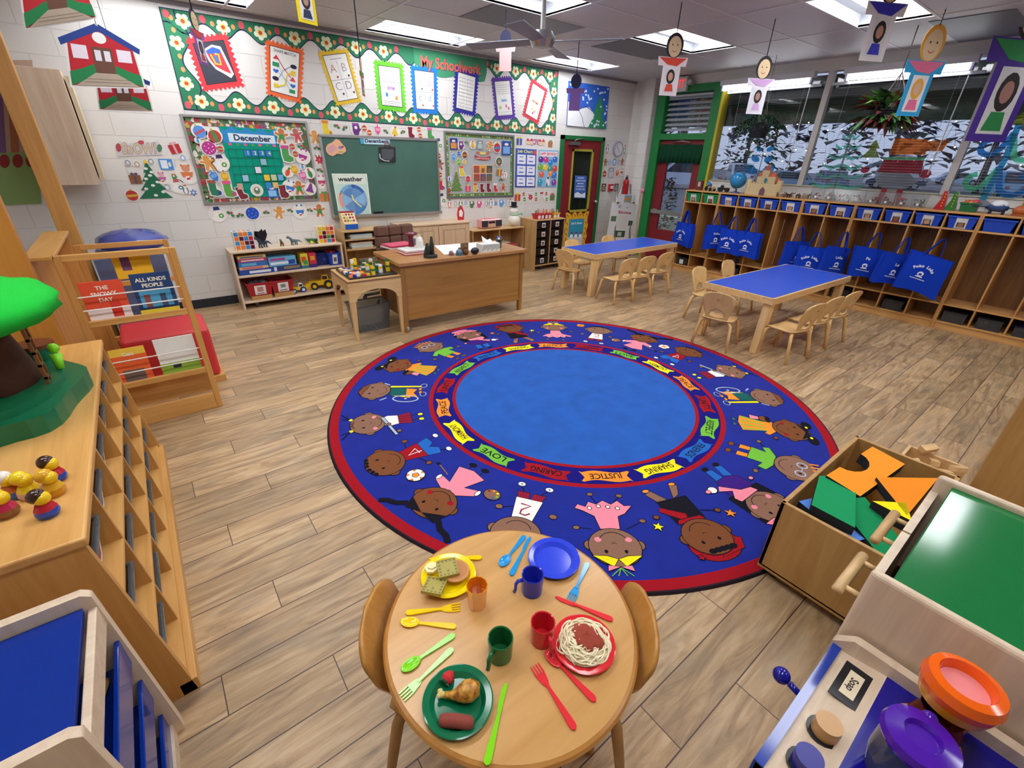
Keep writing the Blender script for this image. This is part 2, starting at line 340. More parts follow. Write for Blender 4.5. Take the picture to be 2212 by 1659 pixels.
TRL = ['over the schoolwork border', 'nearest the winter painting', 'in the middle of the ceiling beyond the fan', 'beside the window wall bulkhead', 'in the far left ceiling corner', 'above the fan blades', 'over the book display',
       'above the rug', 'over the bin shelf', 'above the block box', 'over the round table', 'above the photographer', 'behind the photographer', 'above the play kitchen']  # entries after the fan blades: unseen troffers added to light the room
for i, r in enumerate(rects):
    t = thing('ceiling_light', 'recessed white fluorescent troffer ' + TRL[i], 'ceiling light', ((r[0] + r[1]) / 2, (r[2] + r[3]) / 2, CZ), group='fluorescent ceiling troffers')
    hx, hy = (r[1] - r[0]) / 2, (r[3] - r[2]) / 2; m = MB(); WM = mat('c9ccd2', 'paint')
    q = 0.10
    m.add([(-hx, -hy, 0), (hx, -hy, 0), (hx, hy, 0), (-hx, hy, 0), (-hx, -hy, q), (hx, -hy, q), (hx, hy, q), (-hx, hy, q)], [(0, 1, 5, 4), (1, 2, 6, 5), (2, 3, 7, 6), (3, 0, 4, 7), (4, 5, 6, 7)], WM)
    m.build('housing', t)
    d = MB(); d.box(-hx + 0.015, hx - 0.015, -hy + 0.02, hy - 0.16, q - 0.03, q - 0.005, LAMP); d.build('diffuser', t)
DT = mat('6f7178', 'paint')
for k, (x, y, lb) in enumerate(((4.82, 4.14, 'dark grey ceiling vent panel beside the troffer nearest the winter painting'), (2.95, 4.14, 'dark grey ceiling vent panel behind the fan blade'), (6.2, 1.2, 'dark grey ceiling vent panel above the red leaved plant'))):
    m = MB(); m.box(x + 0.012, x + 1.18, y + 0.012, y + 0.598, CZ - 0.006, CZ - 0.002, DT); tag(m.build('ceiling_vent'), lb, 'vent', 'dark ceiling vent panels')
# ================================================================== the round story rug
KINDS['shag'] = (1.0, 0.5, 7, 0.30)
RC = (2.315, 2.147); RZ0 = 0.012
R_ = dict(blue='0a1f88', dark='171472', red='9c1420', center='1a56ac', skin='8a6552', skin2='7a4a2c', blk='16141e', white='eeeae4', pink='f08a9c', yel='f7e21c', org='f59030', grn='72b83e', dgr='1c5c58', gry='a8b4c8', purple='3c1d78', jean='2464b8', maroon='8c1c34', teal='3a6a6a')
def rug():
    m = MB(Matrix.Translation((RC[0], RC[1], 0)))
    P = lambda k: mat(R_[k], 'pile')
    m.cyl((0, 0, 0), (0, 0, RZ0), 1.808, mat('2a2028', 'cloth'), r1=1.80, n=128, caps=False)
    m.ring(1.79, 1.80, RZ0, mat('2a2028', 'cloth'), 128); m.ring(1.735, 1.792, RZ0 + .0002, P('red'), 128)
    m.ring(1.113, 1.735, RZ0, mat(R_['blue'], 'shag'), 128); m.ring(1.082, 1.115, RZ0 + .0002, P('red'), 128)
    m.ring(0.936, 1.084, RZ0, P('dark'), 128); m.ring(0.912, 0.938, RZ0 + .0002, P('red'), 128)
    m.flat(ell(0, 0, .914, .914, 128), RZ0, mat(R_['center'], 'shag'))
    def frame(a):
        a = math.radians(a); er = Vector((math.cos(a), math.sin(a), 0)); et = Vector((math.sin(a), -math.cos(a), 0))
        return er, et
    words = ['JUSTICE', 'CARING', 'LOVE', 'HARMONY', 'PEACE', 'UNITY', 'RESPECT', 'FRIENDS', 'SHARING']
    cols = ['org', 'red', 'grn', 'yel', 'org', 'red', 'grn', 'jean', 'yel']
    for i in range(18):
        er, et = frame(56.5 - 20 * i); k = i % 9; hw = 0.125 + 0.006 * max(0, len(words[k]) - 5); hh = 0.043
        def Q(u, v, z): p = et * u + er * (1.012 + v); return (p.x, p.y, z)
        top, bot = [], []
        for j in range(13):
            u = -hw + 2 * hw * j / 12; wv = 0.012 * math.sin(j / 12 * 2 * PI); top.append((u, hh + wv)); bot.append((u, -hh + wv))
        pts = [(-hw - .012, hh + .012)] + top + [(hw + .014, hh - .006), (hw - .01, 0.004), (hw + .014, -hh - .012)] + bot[::-1] + [(-hw - .014, -hh + .006), (-hw + .012, 0)]
        m.add([Q(u, v, RZ0 + .0006) for u, v in pts], [tuple(range(len(pts)))], P(cols[k]))
        m.text(words[k], .068, mat(R_['blk'], 'pile'), Q(0, -.004, RZ0 + .001), et, er, w=hw * 1.45, bold=.012)
    for i in range(20):
        er, et = frame(-127 + 18 * i); zz = [RZ0 + .0004]
        def S(pts, c, ol=True):
            zz[0] += .00012
            vs = [er * v + et * u * F for u, v in pts]
            m.add([(p.x, p.y, zz[0]) for p in vs], [tuple(range(len(pts)))], P(c))
            if ol:
                zz[0] += .00006; n = len(pts); o = []
                cx = sum(p[0] for p in pts) / n; cyy = sum(p[1] for p in pts) / n
                for j in range(n):
                    a, b, c2 = Vector(pts[j - 1]), Vector(pts[j]), Vector(pts[(j + 1) % n]); d = (c2 - a)
                    d = d.normalized() if d.length > 1e-9 else Vector((1, 0)); nn = Vector((-d.y, d.x)) * .0022; o += [b + nn, b - nn]
                ring = [er * q.y + et * q.x * F for q in o]
                m.add([(p.x, p.y, zz[0]) for p in ring], [(2 * j, 2 * j + 1, (2 * j + 3) % (2 * n), (2 * j + 2) % (2 * n)) for j in range(n)], P('blk'))
        def L(pts, c='blk', w=.005): S(stroke(pts, w), c, False)
        def head(skin, smile=True, cheeks=None, hv=1.545, rx=.128, ry=.118):
            S(ell(-rx + .005, hv - .01, .026, .03, 12), skin); S(ell(rx - .005, hv - .01, .026, .03, 12), skin)
            S(ell(0, hv, rx, ry, 28), skin)
            if cheeks: S(ell(-.075, hv - .045, .018, .016, 10), cheeks, False); S(ell(.075, hv - .045, .018, .016, 10), cheeks, False)
            for s in (-1, 1): S(ell(s * .048, hv + .03, .009, .011, 10), 'blk', False)
            L(arc(0, hv - .012, .012, -PI * .9, -PI * .1, 6), w=.003)
            L(arc(0, hv - .02, .072, -PI * .86, -PI * .14, 12), w=.004)
        k = i % 10; F = 1 if k in (1, 2, 4) else -1
        if k == 0:   # dancer in a pink tutu
            L([(-.09, 1.43), (-.16, 1.42)]); L([(.08, 1.43), (.17, 1.38)])
            for u, v in ((-.17, 1.42), (.18, 1.37), (-.06, 1.17), (.10, 1.18)): S(ell(u, v, .018, .014, 10), 'skin')
            L([(-.03, 1.26), (-.06, 1.18)]); L([(.04, 1.26), (.095, 1.19)])
            S([(-.05, 1.43), (-.065, 1.34), (-.12, 1.30), (-.16, 1.28), (-.14, 1.25), (-.10, 1.27), (-.08, 1.23), (-.04, 1.25), (0, 1.22), (.04, 1.25), (.08, 1.22), (.11, 1.26), (.15, 1.26), (.10, 1.32), (.06, 1.34), (.05, 1.43)], 'pink')
            for u, v in ((-.08, 1.28), (-.03, 1.265), (.02, 1.27), (.07, 1.28)): S(ell(u, v, .012, .012, 8), 'white')
            head('skin', cheeks='pink')
            S([(-.12, 1.60), (-.03, 1.665), (0, 1.62), (-.05, 1.60)], 'yel'); S([(.12, 1.60), (.03, 1.665), (0, 1.62), (.05, 1.60)], 'yel')
            S([(0, 1.665), (-.06, 1.69), (-.055, 1.655)], 'pink'); S([(0, 1.665), (.06, 1.69), (.055, 1.655)], 'pink')
            for t in (-.05, -.02, .02, .05): L([(0, 1.67), (t, 1.715)], 'grn', .004)
        elif k == 1:  # dark haired child, red cap and scarf
            S(ell(0, 1.60, .14, .10, 20), 'red'); S([(.02, 1.68), (-.13, 1.66), (-.16, 1.60), (-.10, 1.57)], 'red')
            S([(-.06, 1.24), (-.10, 1.17), (-.05, 1.16), (-.01, 1.26)], 'skin'); S([(.03, 1.26), (.08, 1.17), (.125, 1.19), (.09, 1.27)], 'skin')
            for u, v in ((-.075, 1.155), (.105, 1.165)): S(ell(u, v, .022, .014, 10), 'org')
            S([(-.08, 1.44), (-.09, 1.26), (.10, 1.26), (.09, 1.44)], 'blk'); S([(.02, 1.44), (.13, 1.33), (.11, 1.30), (0, 1.38)], 'red'); S([(-.08, 1.44), (.09, 1.44), (.07, 1.41), (-.06, 1.41)], 'red')
            head('skin2')
            for u in (-.08, -.05, -.02, .01, .04): S(ell(u, 1.635, .022, .016, 8), 'blk', False)
            L([(-.09, 1.38), (-.17, 1.41)]); S(ell(-.18, 1.41, .018, .016, 10), 'skin2'); S(star(-.23, 1.45, .035, 5, .4), 'org'); S(star(.20, 1.42, .032, 5, .45), 'yel'); S(ell(.17, 1.36, .018, .015, 8), 'skin2'); S(star(.12, 1.65, .022, 5, .5), 'red')
        elif k == 2:  # child with a pink beret
            S([(-.09, 1.28), (-.12, 1.19), (-.07, 1.17), (-.03, 1.28)], 'jean'); S([(-.02, 1.28), (-.03, 1.18), (.02, 1.17), (.05, 1.28)], 'jean')
            S(ell(-.10, 1.165, .025, .016, 10), 'blk'); S(ell(0, 1.155, .025, .016, 10), 'blk')
            S([(-.11, 1.45), (-.11, 1.30), (-.05, 1.26), (.05, 1.26), (.09, 1.32), (.11, 1.45)], 'purple'); S([(-.15, 1.60), (-.14, 1.40), (.13, 1.38), (.15, 1.60)], 'blk')
            head('skin', cheeks='pink')
            S([(-.08, 1.44), (.09, 1.44), (.10, 1.40), (.05, 1.36), (.12, 1.32), (.08, 1.29), (0, 1.38), (-.07, 1.40)], 'pink')
            S([(-.15, 1.60), (-.10, 1.655), (0, 1.68), (.10, 1.655), (.15, 1.60), (.08, 1.60), (0, 1.625), (-.08, 1.60)], 'pink'); S(ell(-.03, 1.675, .10, .035, 16), 'pink')
            for u in (-.1, -.04, .04, .1): L([(u, 1.61), (u * .9, 1.65)], w=.004)
            S(ell(.14, 1.29, .03, .026, 12), 'white'); S(ell(.175, 1.285, .018, .015, 8), 'pink'); S(ell(-.15, 1.36, .018, .014, 8), 'pink')
        elif k == 3:  # child with round glasses
            for u in (-.06, .03):
                S([(u, 1.28), (u - .01, 1.215), (u + .04, 1.215), (u + .045, 1.28)], 'org'); L([(u + .015, 1.215), (u + .01, 1.18)]); S(ell(u + .01, 1.165, .026, .018, 10), 'skin2')
            S([(-.055, 1.43), (-.13, 1.40), (-.12, 1.35), (-.065, 1.37), (-.065, 1.28), (.08, 1.28), (.075, 1.37), (.12, 1.34), (.14, 1.38), (.06, 1.43)], 'grn')
            L([(-.13, 1.37), (-.17, 1.35)]); L([(.13, 1.35), (.17, 1.32)]); S(ell(-.18, 1.35, .02, .016, 8), 'skin'); S(ell(.18, 1.31, .02, .016, 8), 'skin')
            head('skin')
            for s in (-1, 1): S([(s * .048 + .032 * math.cos(2 * PI * j / 20), 1.575 + .032 * math.sin(2 * PI * j / 20)) for j in range(20)], 'gry', False); S(ell(s * .048, 1.575, .024, .024, 14), 'skin', False); S(ell(s * .048, 1.575, .009, .011, 8), 'blk', False)
            L([(-.016, 1.58), (.016, 1.58)], 'gry')
            for u in (-.09, -.06, -.03, 0, .03, .06, .09): L([(u, 1.645 - abs(u) * .4), (u * 1.1 + .01, 1.695 - abs(u) * .4)], 'org', .012)
        elif k == 4:  # girl in an orange striped dress
            for u in (-.03, .04): L([(u, 1.25), (u, 1.19)]); S(ell(u, 1.175, .02, .015, 8), 'teal')
            S([(-.06, 1.44), (-.11, 1.39), (-.09, 1.36), (-.06, 1.38), (-.10, 1.22), (0, 1.20), (.11, 1.22), (.07, 1.38), (.10, 1.36), (.12, 1.39), (.06, 1.44)], 'org')
            for t in (-.06, -.02, .02, .06): S([(t, 1.38), (t * 1.4 - .008, 1.22), (t * 1.4 + .008, 1.22), (t + .012, 1.38)], 'grn', False)
            head('skin2', cheeks='red')
            for s in (-1, 1): S(ell(s * .10, 1.66, .055, .035, 9), 'blk', False); S(ell(s * .07, 1.655, .014, .01, 8), 'yel', False)
            S([(-.11, 1.59), (-.05, 1.655), (.05, 1.655), (.11, 1.59), (0, 1.635)], 'blk', False)
            S(ell(-.10, 1.38, .04, .03, 12), 'skin2'); S([(-.12, 1.35), (-.08, 1.35), (-.07, 1.29), (-.13, 1.29)], 'pink'); S(ell(-.10, 1.41, .045, .018, 10), 'blk', False); S(ell(.15, 1.42, .018, .015, 8), 'skin2')
        elif k == 5:  # child in a wheelchair
            S([(-.09, 1.44), (-.10, 1.20), (-.075, 1.20), (-.06, 1.44)], 'yel'); S([(.07, 1.42), (.10, 1.26), (.08, 1.25), (.03, 1.36)], 'yel')
            S([(-.06, 1.43), (-.05, 1.30), (.07, 1.28), (.07, 1.42)], 'dgr'); S([(-.05, 1.31), (-.04, 1.22), (.02, 1.24), (.08, 1.20), (.09, 1.29)], 'org')
            def wheel(u, v, rx, ry, w):
                n = 28; o = []
                for j in range(n): a = 2 * PI * j / n; o += [(u + rx * math.cos(a), v + ry * math.sin(a)), (u + (rx - w) * math.cos(a), v + (ry - w) * math.sin(a))]
                zz[0] += .00012; q = [er * y + et * x * F for x, y in o]; m.add([(p.x, p.y, zz[0]) for p in q], [(2 * j, 2 * j + 1, (2 * j + 3) % (2 * n), (2 * j + 2) % (2 * n)) for j in range(n)], P('gry'))
            wheel(.115, 1.285, .055, .10, .012); S(ell(.115, 1.285, .012, .012, 8), 'gry', False); wheel(-.10, 1.18, .035, .026, .006); wheel(.04, 1.165, .035, .026, .006)
            S(ell(-.04, 1.20, .02, .014, 8), 'org'); S(ell(.01, 1.19, .02, .014, 8), 'org'); L([(-.10, 1.45), (-.13, 1.50)], 'gry', .012); L([(.11, 1.43), (.15, 1.47)], 'gry', .012)
            head('skin'); S([(-.10, 1.605), (-.06, 1.65), (.03, 1.665), (.10, 1.62), (.03, 1.625), (-.03, 1.61)], 'skin2')
        elif k == 6:  # child playing a silver flute
            for u in (-.03, .035): L([(u, 1.26), (u, 1.20)]); S(ell(u, 1.185, .018, .02, 8), 'yel')
            S([(-.055, 1.34), (-.075, 1.25), (.07, 1.25), (.055, 1.34)], 'maroon'); S([(-.05, 1.44), (-.07, 1.41), (-.055, 1.34), (.055, 1.34), (.07, 1.40), (.05, 1.44)], 'white')
            for t in (-.03, 0, .03): L([(t, 1.335), (t * 1.2, 1.255)], 'blk', .004)
            head('skin', cheeks='pink'); S(stroke([(-.05, 1.445), (.19, 1.37)], .022), 'gry'); S(ell(.05, 1.41, .02, .016, 8), 'skin'); S(ell(.15, 1.35, .018, .016, 8), 'skin')
            for s in (-1, 1):
                S(ell(s * .075, 1.655, .016, .014, 8), 'yel', False)
                for t in (-.03, 0, .03): L([(s * .08, 1.66), (s * (.10 + abs(t)) + t, 1.715)], 'blk', .006)
            S([(-.05, 1.63), (0, 1.665), (.05, 1.63), (0, 1.645)], 'skin2')
        elif k == 7:  # child in a red shirt with a ball
            S([(-.075, 1.30), (-.10, 1.22), (-.03, 1.21), (0, 1.25), (.04, 1.20), (.10, 1.22), (.08, 1.30)], 'jean'); S([(-.05, 1.44), (-.08, 1.30), (.08, 1.30), (.05, 1.44)], 'red')
            L([(.025, 1.33), (-.03, 1.335), (.012, 1.40), (.012, 1.31)], 'white', .008)
            for u, v in ((-.09, 1.16), (.09, 1.16)): L([(u * .8, 1.21), (u, v)]); S(ell(u, v, .024, .018, 10), 'white')
            L([(-.07, 1.38), (-.13, 1.36)]); L([(.07, 1.36), (.14, 1.33)]); S(ell(-.14, 1.355, .018, .02, 8), 'skin2'); S(ell(.15, 1.33, .018, .02, 8), 'skin2')
            head('skin2')
            for u in (-.08, -.05, -.02, .02, .05, .08): S(ell(u, 1.655 - abs(u) * .3, .014, .012, 6), 'blk')
            S(ell(.215, 1.40 + .05, .055, .055, 20), 'white'); S([(.215 + .022 * math.cos(t * 2 * PI / 5 + .3), 1.45 + .022 * math.sin(t * 2 * PI / 5 + .3)) for t in range(5)], 'org')
            for t in range(5):
                a = t * 2 * PI / 5 + .93; S([(.215 + .054 * math.cos(a - .3), 1.45 + .054 * math.sin(a - .3)), (.215 + .054 * math.cos(a + .3), 1.45 + .054 * math.sin(a + .3)), (.215 + .036 * math.cos(a), 1.45 + .036 * math.sin(a))], 'org')
        elif k == 8:  # painter girl in a pink dress
            for u in (-.04, .05): L([(u, 1.25), (u, 1.18)]); S(ell(u, 1.17, .026, .018, 10), 'blk')
            S([(-.05, 1.44), (-.13, 1.40), (-.12, 1.35), (-.05, 1.37), (-.10, 1.23), (0, 1.21), (.10, 1.24), (.05, 1.36), (.13, 1.33), (.14, 1.38), (.05, 1.44)], 'pink')
            S(ell(-.13, 1.37, .014, .025, 8), 'white'); S(ell(.14, 1.35, .014, .025, 8), 'white'); S([(-.04, 1.445), (0, 1.42), (.04, 1.445)], 'white')
            head('skin2', cheeks='red')
            for s in (-1, 1): S([(0, 1.64), (s * .10, 1.66), (s * .125, 1.58), (s * .06, 1.61)], 'blk', False); S(stroke([(s * .11, 1.63), (s * .16, 1.67), (s * .21, 1.68), (s * .25, 1.71)], .032), 'blk', False)
            S(ell(.21, 1.31, .05, .042, 16), 'skin'); 
            for t, cc in enumerate(('red', 'org', 'yel', 'grn', 'jean')): S(ell(.21 + .034 * math.cos(t * .9 + 3.6), 1.31 + .028 * math.sin(t * .9 + 3.6), .009, .008, 6), cc, False)
            L([(-.20, 1.29), (-.10, 1.33)], 'skin', .008); S(ell(-.215, 1.285, .02, .009, 8), 'blk', False)
        else:        # football child, white shirt with a 2
            S([(-.07, 1.28), (-.08, 1.23), (-.01, 1.23), (-.005, 1.28)], 'maroon'); S([(.005, 1.28), (.01, 1.23), (.08, 1.23), (.07, 1.28)], 'maroon'); S([(-.055, 1.44), (-.075, 1.28), (.075, 1.28), (.055, 1.44)], 'white')
            L([(.03, 1.385), (.01, 1.405), (-.02, 1.40), (-.02, 1.37), (.02, 1.33), (-.035, 1.325)], 'maroon', .010)
            for u in (-.075, .085): L([(u * .6, 1.23), (u, 1.18)]); S(ell(u, 1.17, .024, .019, 10), 'white'); S(star(u, 1.17, .01), 'jean', False)
            L([(-.07, 1.36), (-.12, 1.38)]); S(ell(-.14, 1.385, .022, .018, 8), 'skin'); S(ell(.15, 1.37, .022, .018, 8), 'skin')
            head('skin'); S([(-.12, 1.58), (-.08, 1.64), (0, 1.67), (.08, 1.64), (.12, 1.58), (.07, 1.62), (0, 1.64), (-.07, 1.62)], 'blk')
            S(ell(.21, 1.62, .045, .045, 20), 'org'); L([(.165, 1.62), (.255, 1.62)], w=.004); L([(.21, 1.665), (.21, 1.575)], w=.004)
    o = m.build('rug'); tag(o, 'large round blue rug with a red rim, cartoon children and word banners', 'rug')
rug()
# ================================================================== round play table in the foreground and all that is laid on it
def tp(x, y, z=0.52): return onfloor(780 + x * .3249, 1120 + y * .3249, z)      # read off the table top
TC = (0.523, 0.632); TZ = 0.52
TABM = wood('bd8a4a', 'd6a668', 0, 0.28, .5); RIMM = wood('a8702f', 'c48a45', 0, 0.3)
t = thing('round_table', 'round maple play table set with toy plates and cups', 'table', (TC[0], TC[1], 0))
m = MB(); m.lathe([(0, TZ - .022), (.33, TZ - .022), (.343, TZ - .018), (.348, TZ - .011), (.343, TZ - .004), (.334, TZ)], RIMM, 96); m.flat(ell(0, 0, .335, .335, 96), TZ, TABM); m.build('table_top', t)
m = MB(); m.lathe([(.255, TZ - .022), (.255, TZ - .07), (.24, TZ - .07), (.24, TZ - .022)], HONEYX, 48); m.build('apron', t)
for a in (20, 110, 200, 290):
    a = math.radians(a + 17); c, s = math.cos(a), math.sin(a); m = MB(); m.cyl((c * .24, s * .24, TZ - .022), (c * .27, s * .27, 0), .024, HONEYZ, r1=.017); m.build('leg', t)
# ---- bent plywood chairs
def chair_shell(wt, wn, h0, h1, hole, lean, curve, n=26):
    v = []; f = []; C = 5
    for i in range(n + 1):
        t_ = i / n; z = h0 + (h1 - h0) * t_
        a = min(1, t_ / .55); wo = wn + (wt - wn) * (a * a * (3 - 2 * a)); q = (t_ - .72) / .28
        if q > 0: wo = wt * (max(0, 1 - q ** 2.4)) ** .5 * 1 + 0.0
        wh = 0
        if hole:
            hz = (z - (h0 + (h1 - h0) * .05)) / ((h1 - h0) * .27)
            if 0 <= hz <= 1: wh = wn * .62 * (1 - max(0, hz) ** 2.6) ** .5
        for sgn in (-1, 1):
            for j in range(C):
                x = sgn * (wh + (max(wo, .004) - wh) * j / (C - 1)); v.append((x, -lean * t_ ** 1.3 + curve * x * x, z))
    for i in range(n):
        for s2 in (0, 1):
            for j in range(C - 1):
                a = i * 2 * C + s2 * C + j; q = (a, a + 1, a + 2 * C + 1, a + 2 * C); f.append(q if s2 else q[::-1])
    return v, f
def make_chair(name, label, col, sh, bh, w, hole, group=None, legm=None):
    t = thing(name, label, 'chair', group=group); legm = legm or col
    m = MB(); hw = w / 2; n = 9; v = []; f = []
    for i in range(n + 1):
        y = -hw * .95 + 2 * hw * .97 * i / n; e = abs(2 * i / n - 1); x1 = hw * (1 - .18 * e ** 4)
        for j in range(n + 1):
            x = -x1 + 2 * x1 * j / n; v.append((x, y, sh - .010 * (1 - (x / hw) ** 2) - (.012 if i == n else 0) + (.018 if i == 0 else .004 if i == 1 else 0)))
    for i in range(n):
        for j in range(n): a = i * (n + 1) + j; f.append((a, a + 1, a + n + 2, a + n + 1))
    m.add(v, f, col, True); o = m.build('seat', t); s = o.modifiers.new('ply', 'SOLIDIFY'); s.thickness = .011
    m = MB(Matrix.Translation((0, -hw * .95, 0))); v, f = chair_shell(w * .5, w * .36, sh + .012, bh, hole, .075, .55); m.add(v, f, col, True)
    o = m.build('backrest', t, weld=True); s = o.modifiers.new('ply', 'SOLIDIFY'); s.thickness = .011
    m = MB(Matrix.Translation((0, -hw * .95 - .058, 0))); m.text('FW', .022, mat('6b4a2a', 'plastic'), (0, -.006, sh + (bh - sh) * .74), (1, 0, 0), (0, .2, 1), bold=.01) if hole else None
    if hole: m.build('maker_mark', t)
    for sx in (-1, 1):
        for sy in (-1, 1):
            m = MB(); m.tube([(sx * hw * .35, sy * hw * .55, sh - .018), (sx * hw * .78, sy * hw * .72, sh - .020), (sx * hw * .95, sy * hw * .82, sh - .045), (sx * hw * 1.05, sy * hw * .95, sh * .5), (sx * hw * 1.15, sy * hw * 1.12, 0)], [.013, .014, .015, .014, .011], legm, 8, flat=1.25); m.build('leg', t)
    return t
def face(o, x, y, tx, ty): o.location = (x, y, 0); o.rotation_euler = (0, 0, math.atan2(ty - y, tx - x) - PI / 2)
AMB = wood('b27a32', 'c8914a', 2, .25); 
ch = make_chair('bentwood_chair', 'honey coloured bent plywood chair at the left side of the round table', AMB, .30, .57, .27, False, 'bentwood chairs at the round table', legm=wood('9c7440', 'b98d55', 2, .35))
face(ch, .363, .753, .523, .632)
c2 = dup(ch, (0, 0, 0), 0, 'honey coloured bent plywood chair at the right side of the round table'); face(c2, .675, .515, .523, .632)
# ---- plates
def plate(name, c, col, label):
    m = MB(); m.lathe([(0, .003), (.055, .003), (.060, .008), (.066, .0145), (.080, .0165), (.083, .0155), (.080, .0135), (.067, .0115), (.061, .004), (.056, 0), (0, 0)], mat(col, 'gloss'), 56)
    o = m.build(name); o.location = (c.x, c.y, TZ); return tag(o, label, 'plate', 'toy plates on the round table')
PY, PB, PG, PR = (tp(400, 395) + tp(765, 395)) / 2, (tp(1110, 280) + tp(1450, 280)) / 2, (tp(408, 1235) + tp(880, 1220)) / 2, (tp(1270, 850) + tp(1685, 850)) / 2
plate('toy_plate', PY, 'f3d60a', 'yellow toy plate holding waffles and a pancake'); plate('toy_plate', PB, '3048d8', 'empty blue toy plate at the far edge of the round table')
plate('toy_plate', PG, '0c6b45', 'dark green toy plate holding a drumstick, sausage and strawberry'); plate('toy_plate', PR, 'd32b30', 'red toy plate under the spaghetti')
# ---- mugs
def mug(c, col, hdir, label, kind='gloss'):
    t = thing('toy_mug', label, 'cup', (c.x, c.y, TZ), group='toy cups on the round table')
    m = MB(); m.lathe([(0, .004), (.027, .004), (.0295, .068), (.0325, .070), (.033, .067), (.031, .002), (.029, 0), (0, 0)], mat(col, kind), 40); m.build('cup_body', t)
    a = hdir; c_, s_ = math.cos(a), math.sin(a)
    m = MB(); m.tube([(c_ * .030, s_ * .030, .055), (c_ * .045, s_ * .045, .056), (c_ * .052, s_ * .052, .045), (c_ * .052, s_ * .052, .025), (c_ * .056, s_ * .056, .012)], .0055, mat(col, kind), 8, flat=.6); m.build('handle', t)
mug(tp(1135, 478), '2a36b8', math.radians(160), 'blue toy mug standing beside the empty blue plate')
mug(tp(925, 905), '1f6b3a', math.radians(200), 'dark green toy mug in the middle of the round table')
mug(tp(1200, 800), 'cf2733', math.radians(255), 'red toy mug beside the spaghetti plate')
m = MB(); m.lathe([(0, .004), (.023, .004), (.0285, .080), (.0305, .080), (.025, 0), (0, 0)], mat('ffa010', 'tint'), 12, smooth=False); o = m.build('toy_tumbler'); q = tp(772, 570); o.location = (q.x, q.y, TZ)
tag(o, 'see-through orange toy tumbler leaning view of the yellow plate', 'cup', 'toy cups on the round table'); o['label'] = 'see-through orange toy tumbler beside the yellow plate'
# ---- cutlery
def cut(kind, a, b, col, label, lift=0.0):        # a: business end, b: handle end
    a, b = Vector((a.x, a.y, 0)), Vector((b.x, b.y, 0)); L = .152; mt_ = mat(col, 'gloss')
    t = thing('toy_' + kind, label, kind, ((a.x + b.x) / 2, (a.y + b.y) / 2, TZ + lift), math.atan2(a.y - b.y, a.x - b.x), group='toy cutlery on the round table')
    L = (a - b).length; m = MB()
    H = [(-L / 2, 0), (-L / 2 + .004, .0065), (-L / 2 + .012, .0085), (-L * .1, .0055), (L * .10, .0035)]
    def sym(p): return p + [(x, -y) for x, y in p[::-1] if abs(y) > 1e-6]
    m.prism(sym(H + [(L * .2, .004)]), .001, .0055, mt_); m.build('handle', t, bev=.0015); m = MB()
    if kind == 'knife':
        m.prism([(L * .10, .0035), (L * .14, .006), (L * .2, .0075), (L * .40, .008), (L * .49, .003), (L * .5, -.001), (L * .45, -.004), (L * .18, -.0035)], .001, .0038, mt_); m.build('blade', t, bev=.0008)
    elif kind == 'spoon':
        v = []; f = []; n = 20
        for k in range(5):
            rr = k / 4
            for i in range(n): a2 = 2 * PI * i / n; v.append((L * .33 + L * .165 * rr * math.cos(a2), .0155 * rr * math.sin(a2), .0012 + .006 * rr * rr))
        for k in range(4):
            for i in range(n): j = (i + 1) % n; f.append((k * n + i, (k + 1) * n + i, (k + 1) * n + j, k * n + j))
        m.add(v, f, mt_, True); o = m.build('bowl', t); s = o.modifiers.new('shell', 'SOLIDIFY'); s.thickness = .0018
    else:
        m.prism([(L * .14, .0035), (L * .2, .009), (L * .30, .012), (L * .34, .0125), (L * .34, -.0125), (L * .30, -.012), (L * .2, -.009), (L * .14, -.0035)], .0012, .0036, mt_)
        for i in range(4): y = -.0112 + i * .0075; m.prism([(L * .335, y - .0021), (L * .48, y - .0015), (L * .5, y), (L * .48, y + .0015), (L * .335, y + .0021)], .0012, .0036, mt_)
        m.build('tines', t, bev=.0006)
cy_, ye_, li_, re_ = '1f93d8', 'f8cf08', '84d81c', 'e0343c'
cut('spoon', tp(925, 325), tp(1090, 118), cy_, 'light blue toy spoon at the far edge of the table'); cut('knife', tp(1128, 125), tp(995, 385), cy_, 'light blue toy knife beside the empty blue plate'); cut('fork', tp(1392, 552), tp(1508, 298), cy_, 'light blue toy fork right of the empty blue plate')
cut('knife', tp(452, 275), tp(805, 268), ye_, 'yellow toy knife half under the yellow plate', .002); cut('fork', tp(662, 592), tp(295, 635), ye_, 'yellow toy fork in front of the yellow plate'); cut('spoon', tp(262, 690), tp(635, 725), ye_, 'yellow toy spoon at the left edge of the table')
cut('spoon', tp(268, 1020), tp(625, 775), li_, 'lime green toy spoon with shiny bowl at the left table edge'); cut('fork', tp(268, 1198), tp(612, 868), li_, 'lime green toy fork beside the dark green plate'); cut('knife', tp(968, 1098), tp(832, 1650), li_, 'lime green toy knife right of the drumstick plate')
cut('knife', tp(1290, 522), tp(1675, 682), re_, 'red toy knife behind the spaghetti'); cut('spoon', tp(1225, 885), tp(1560, 1222), re_, 'red toy spoon in front of the spaghetti plate'); cut('fork', tp(1150, 975), tp(1425, 1412), re_, 'red toy fork nearest the front table edge')
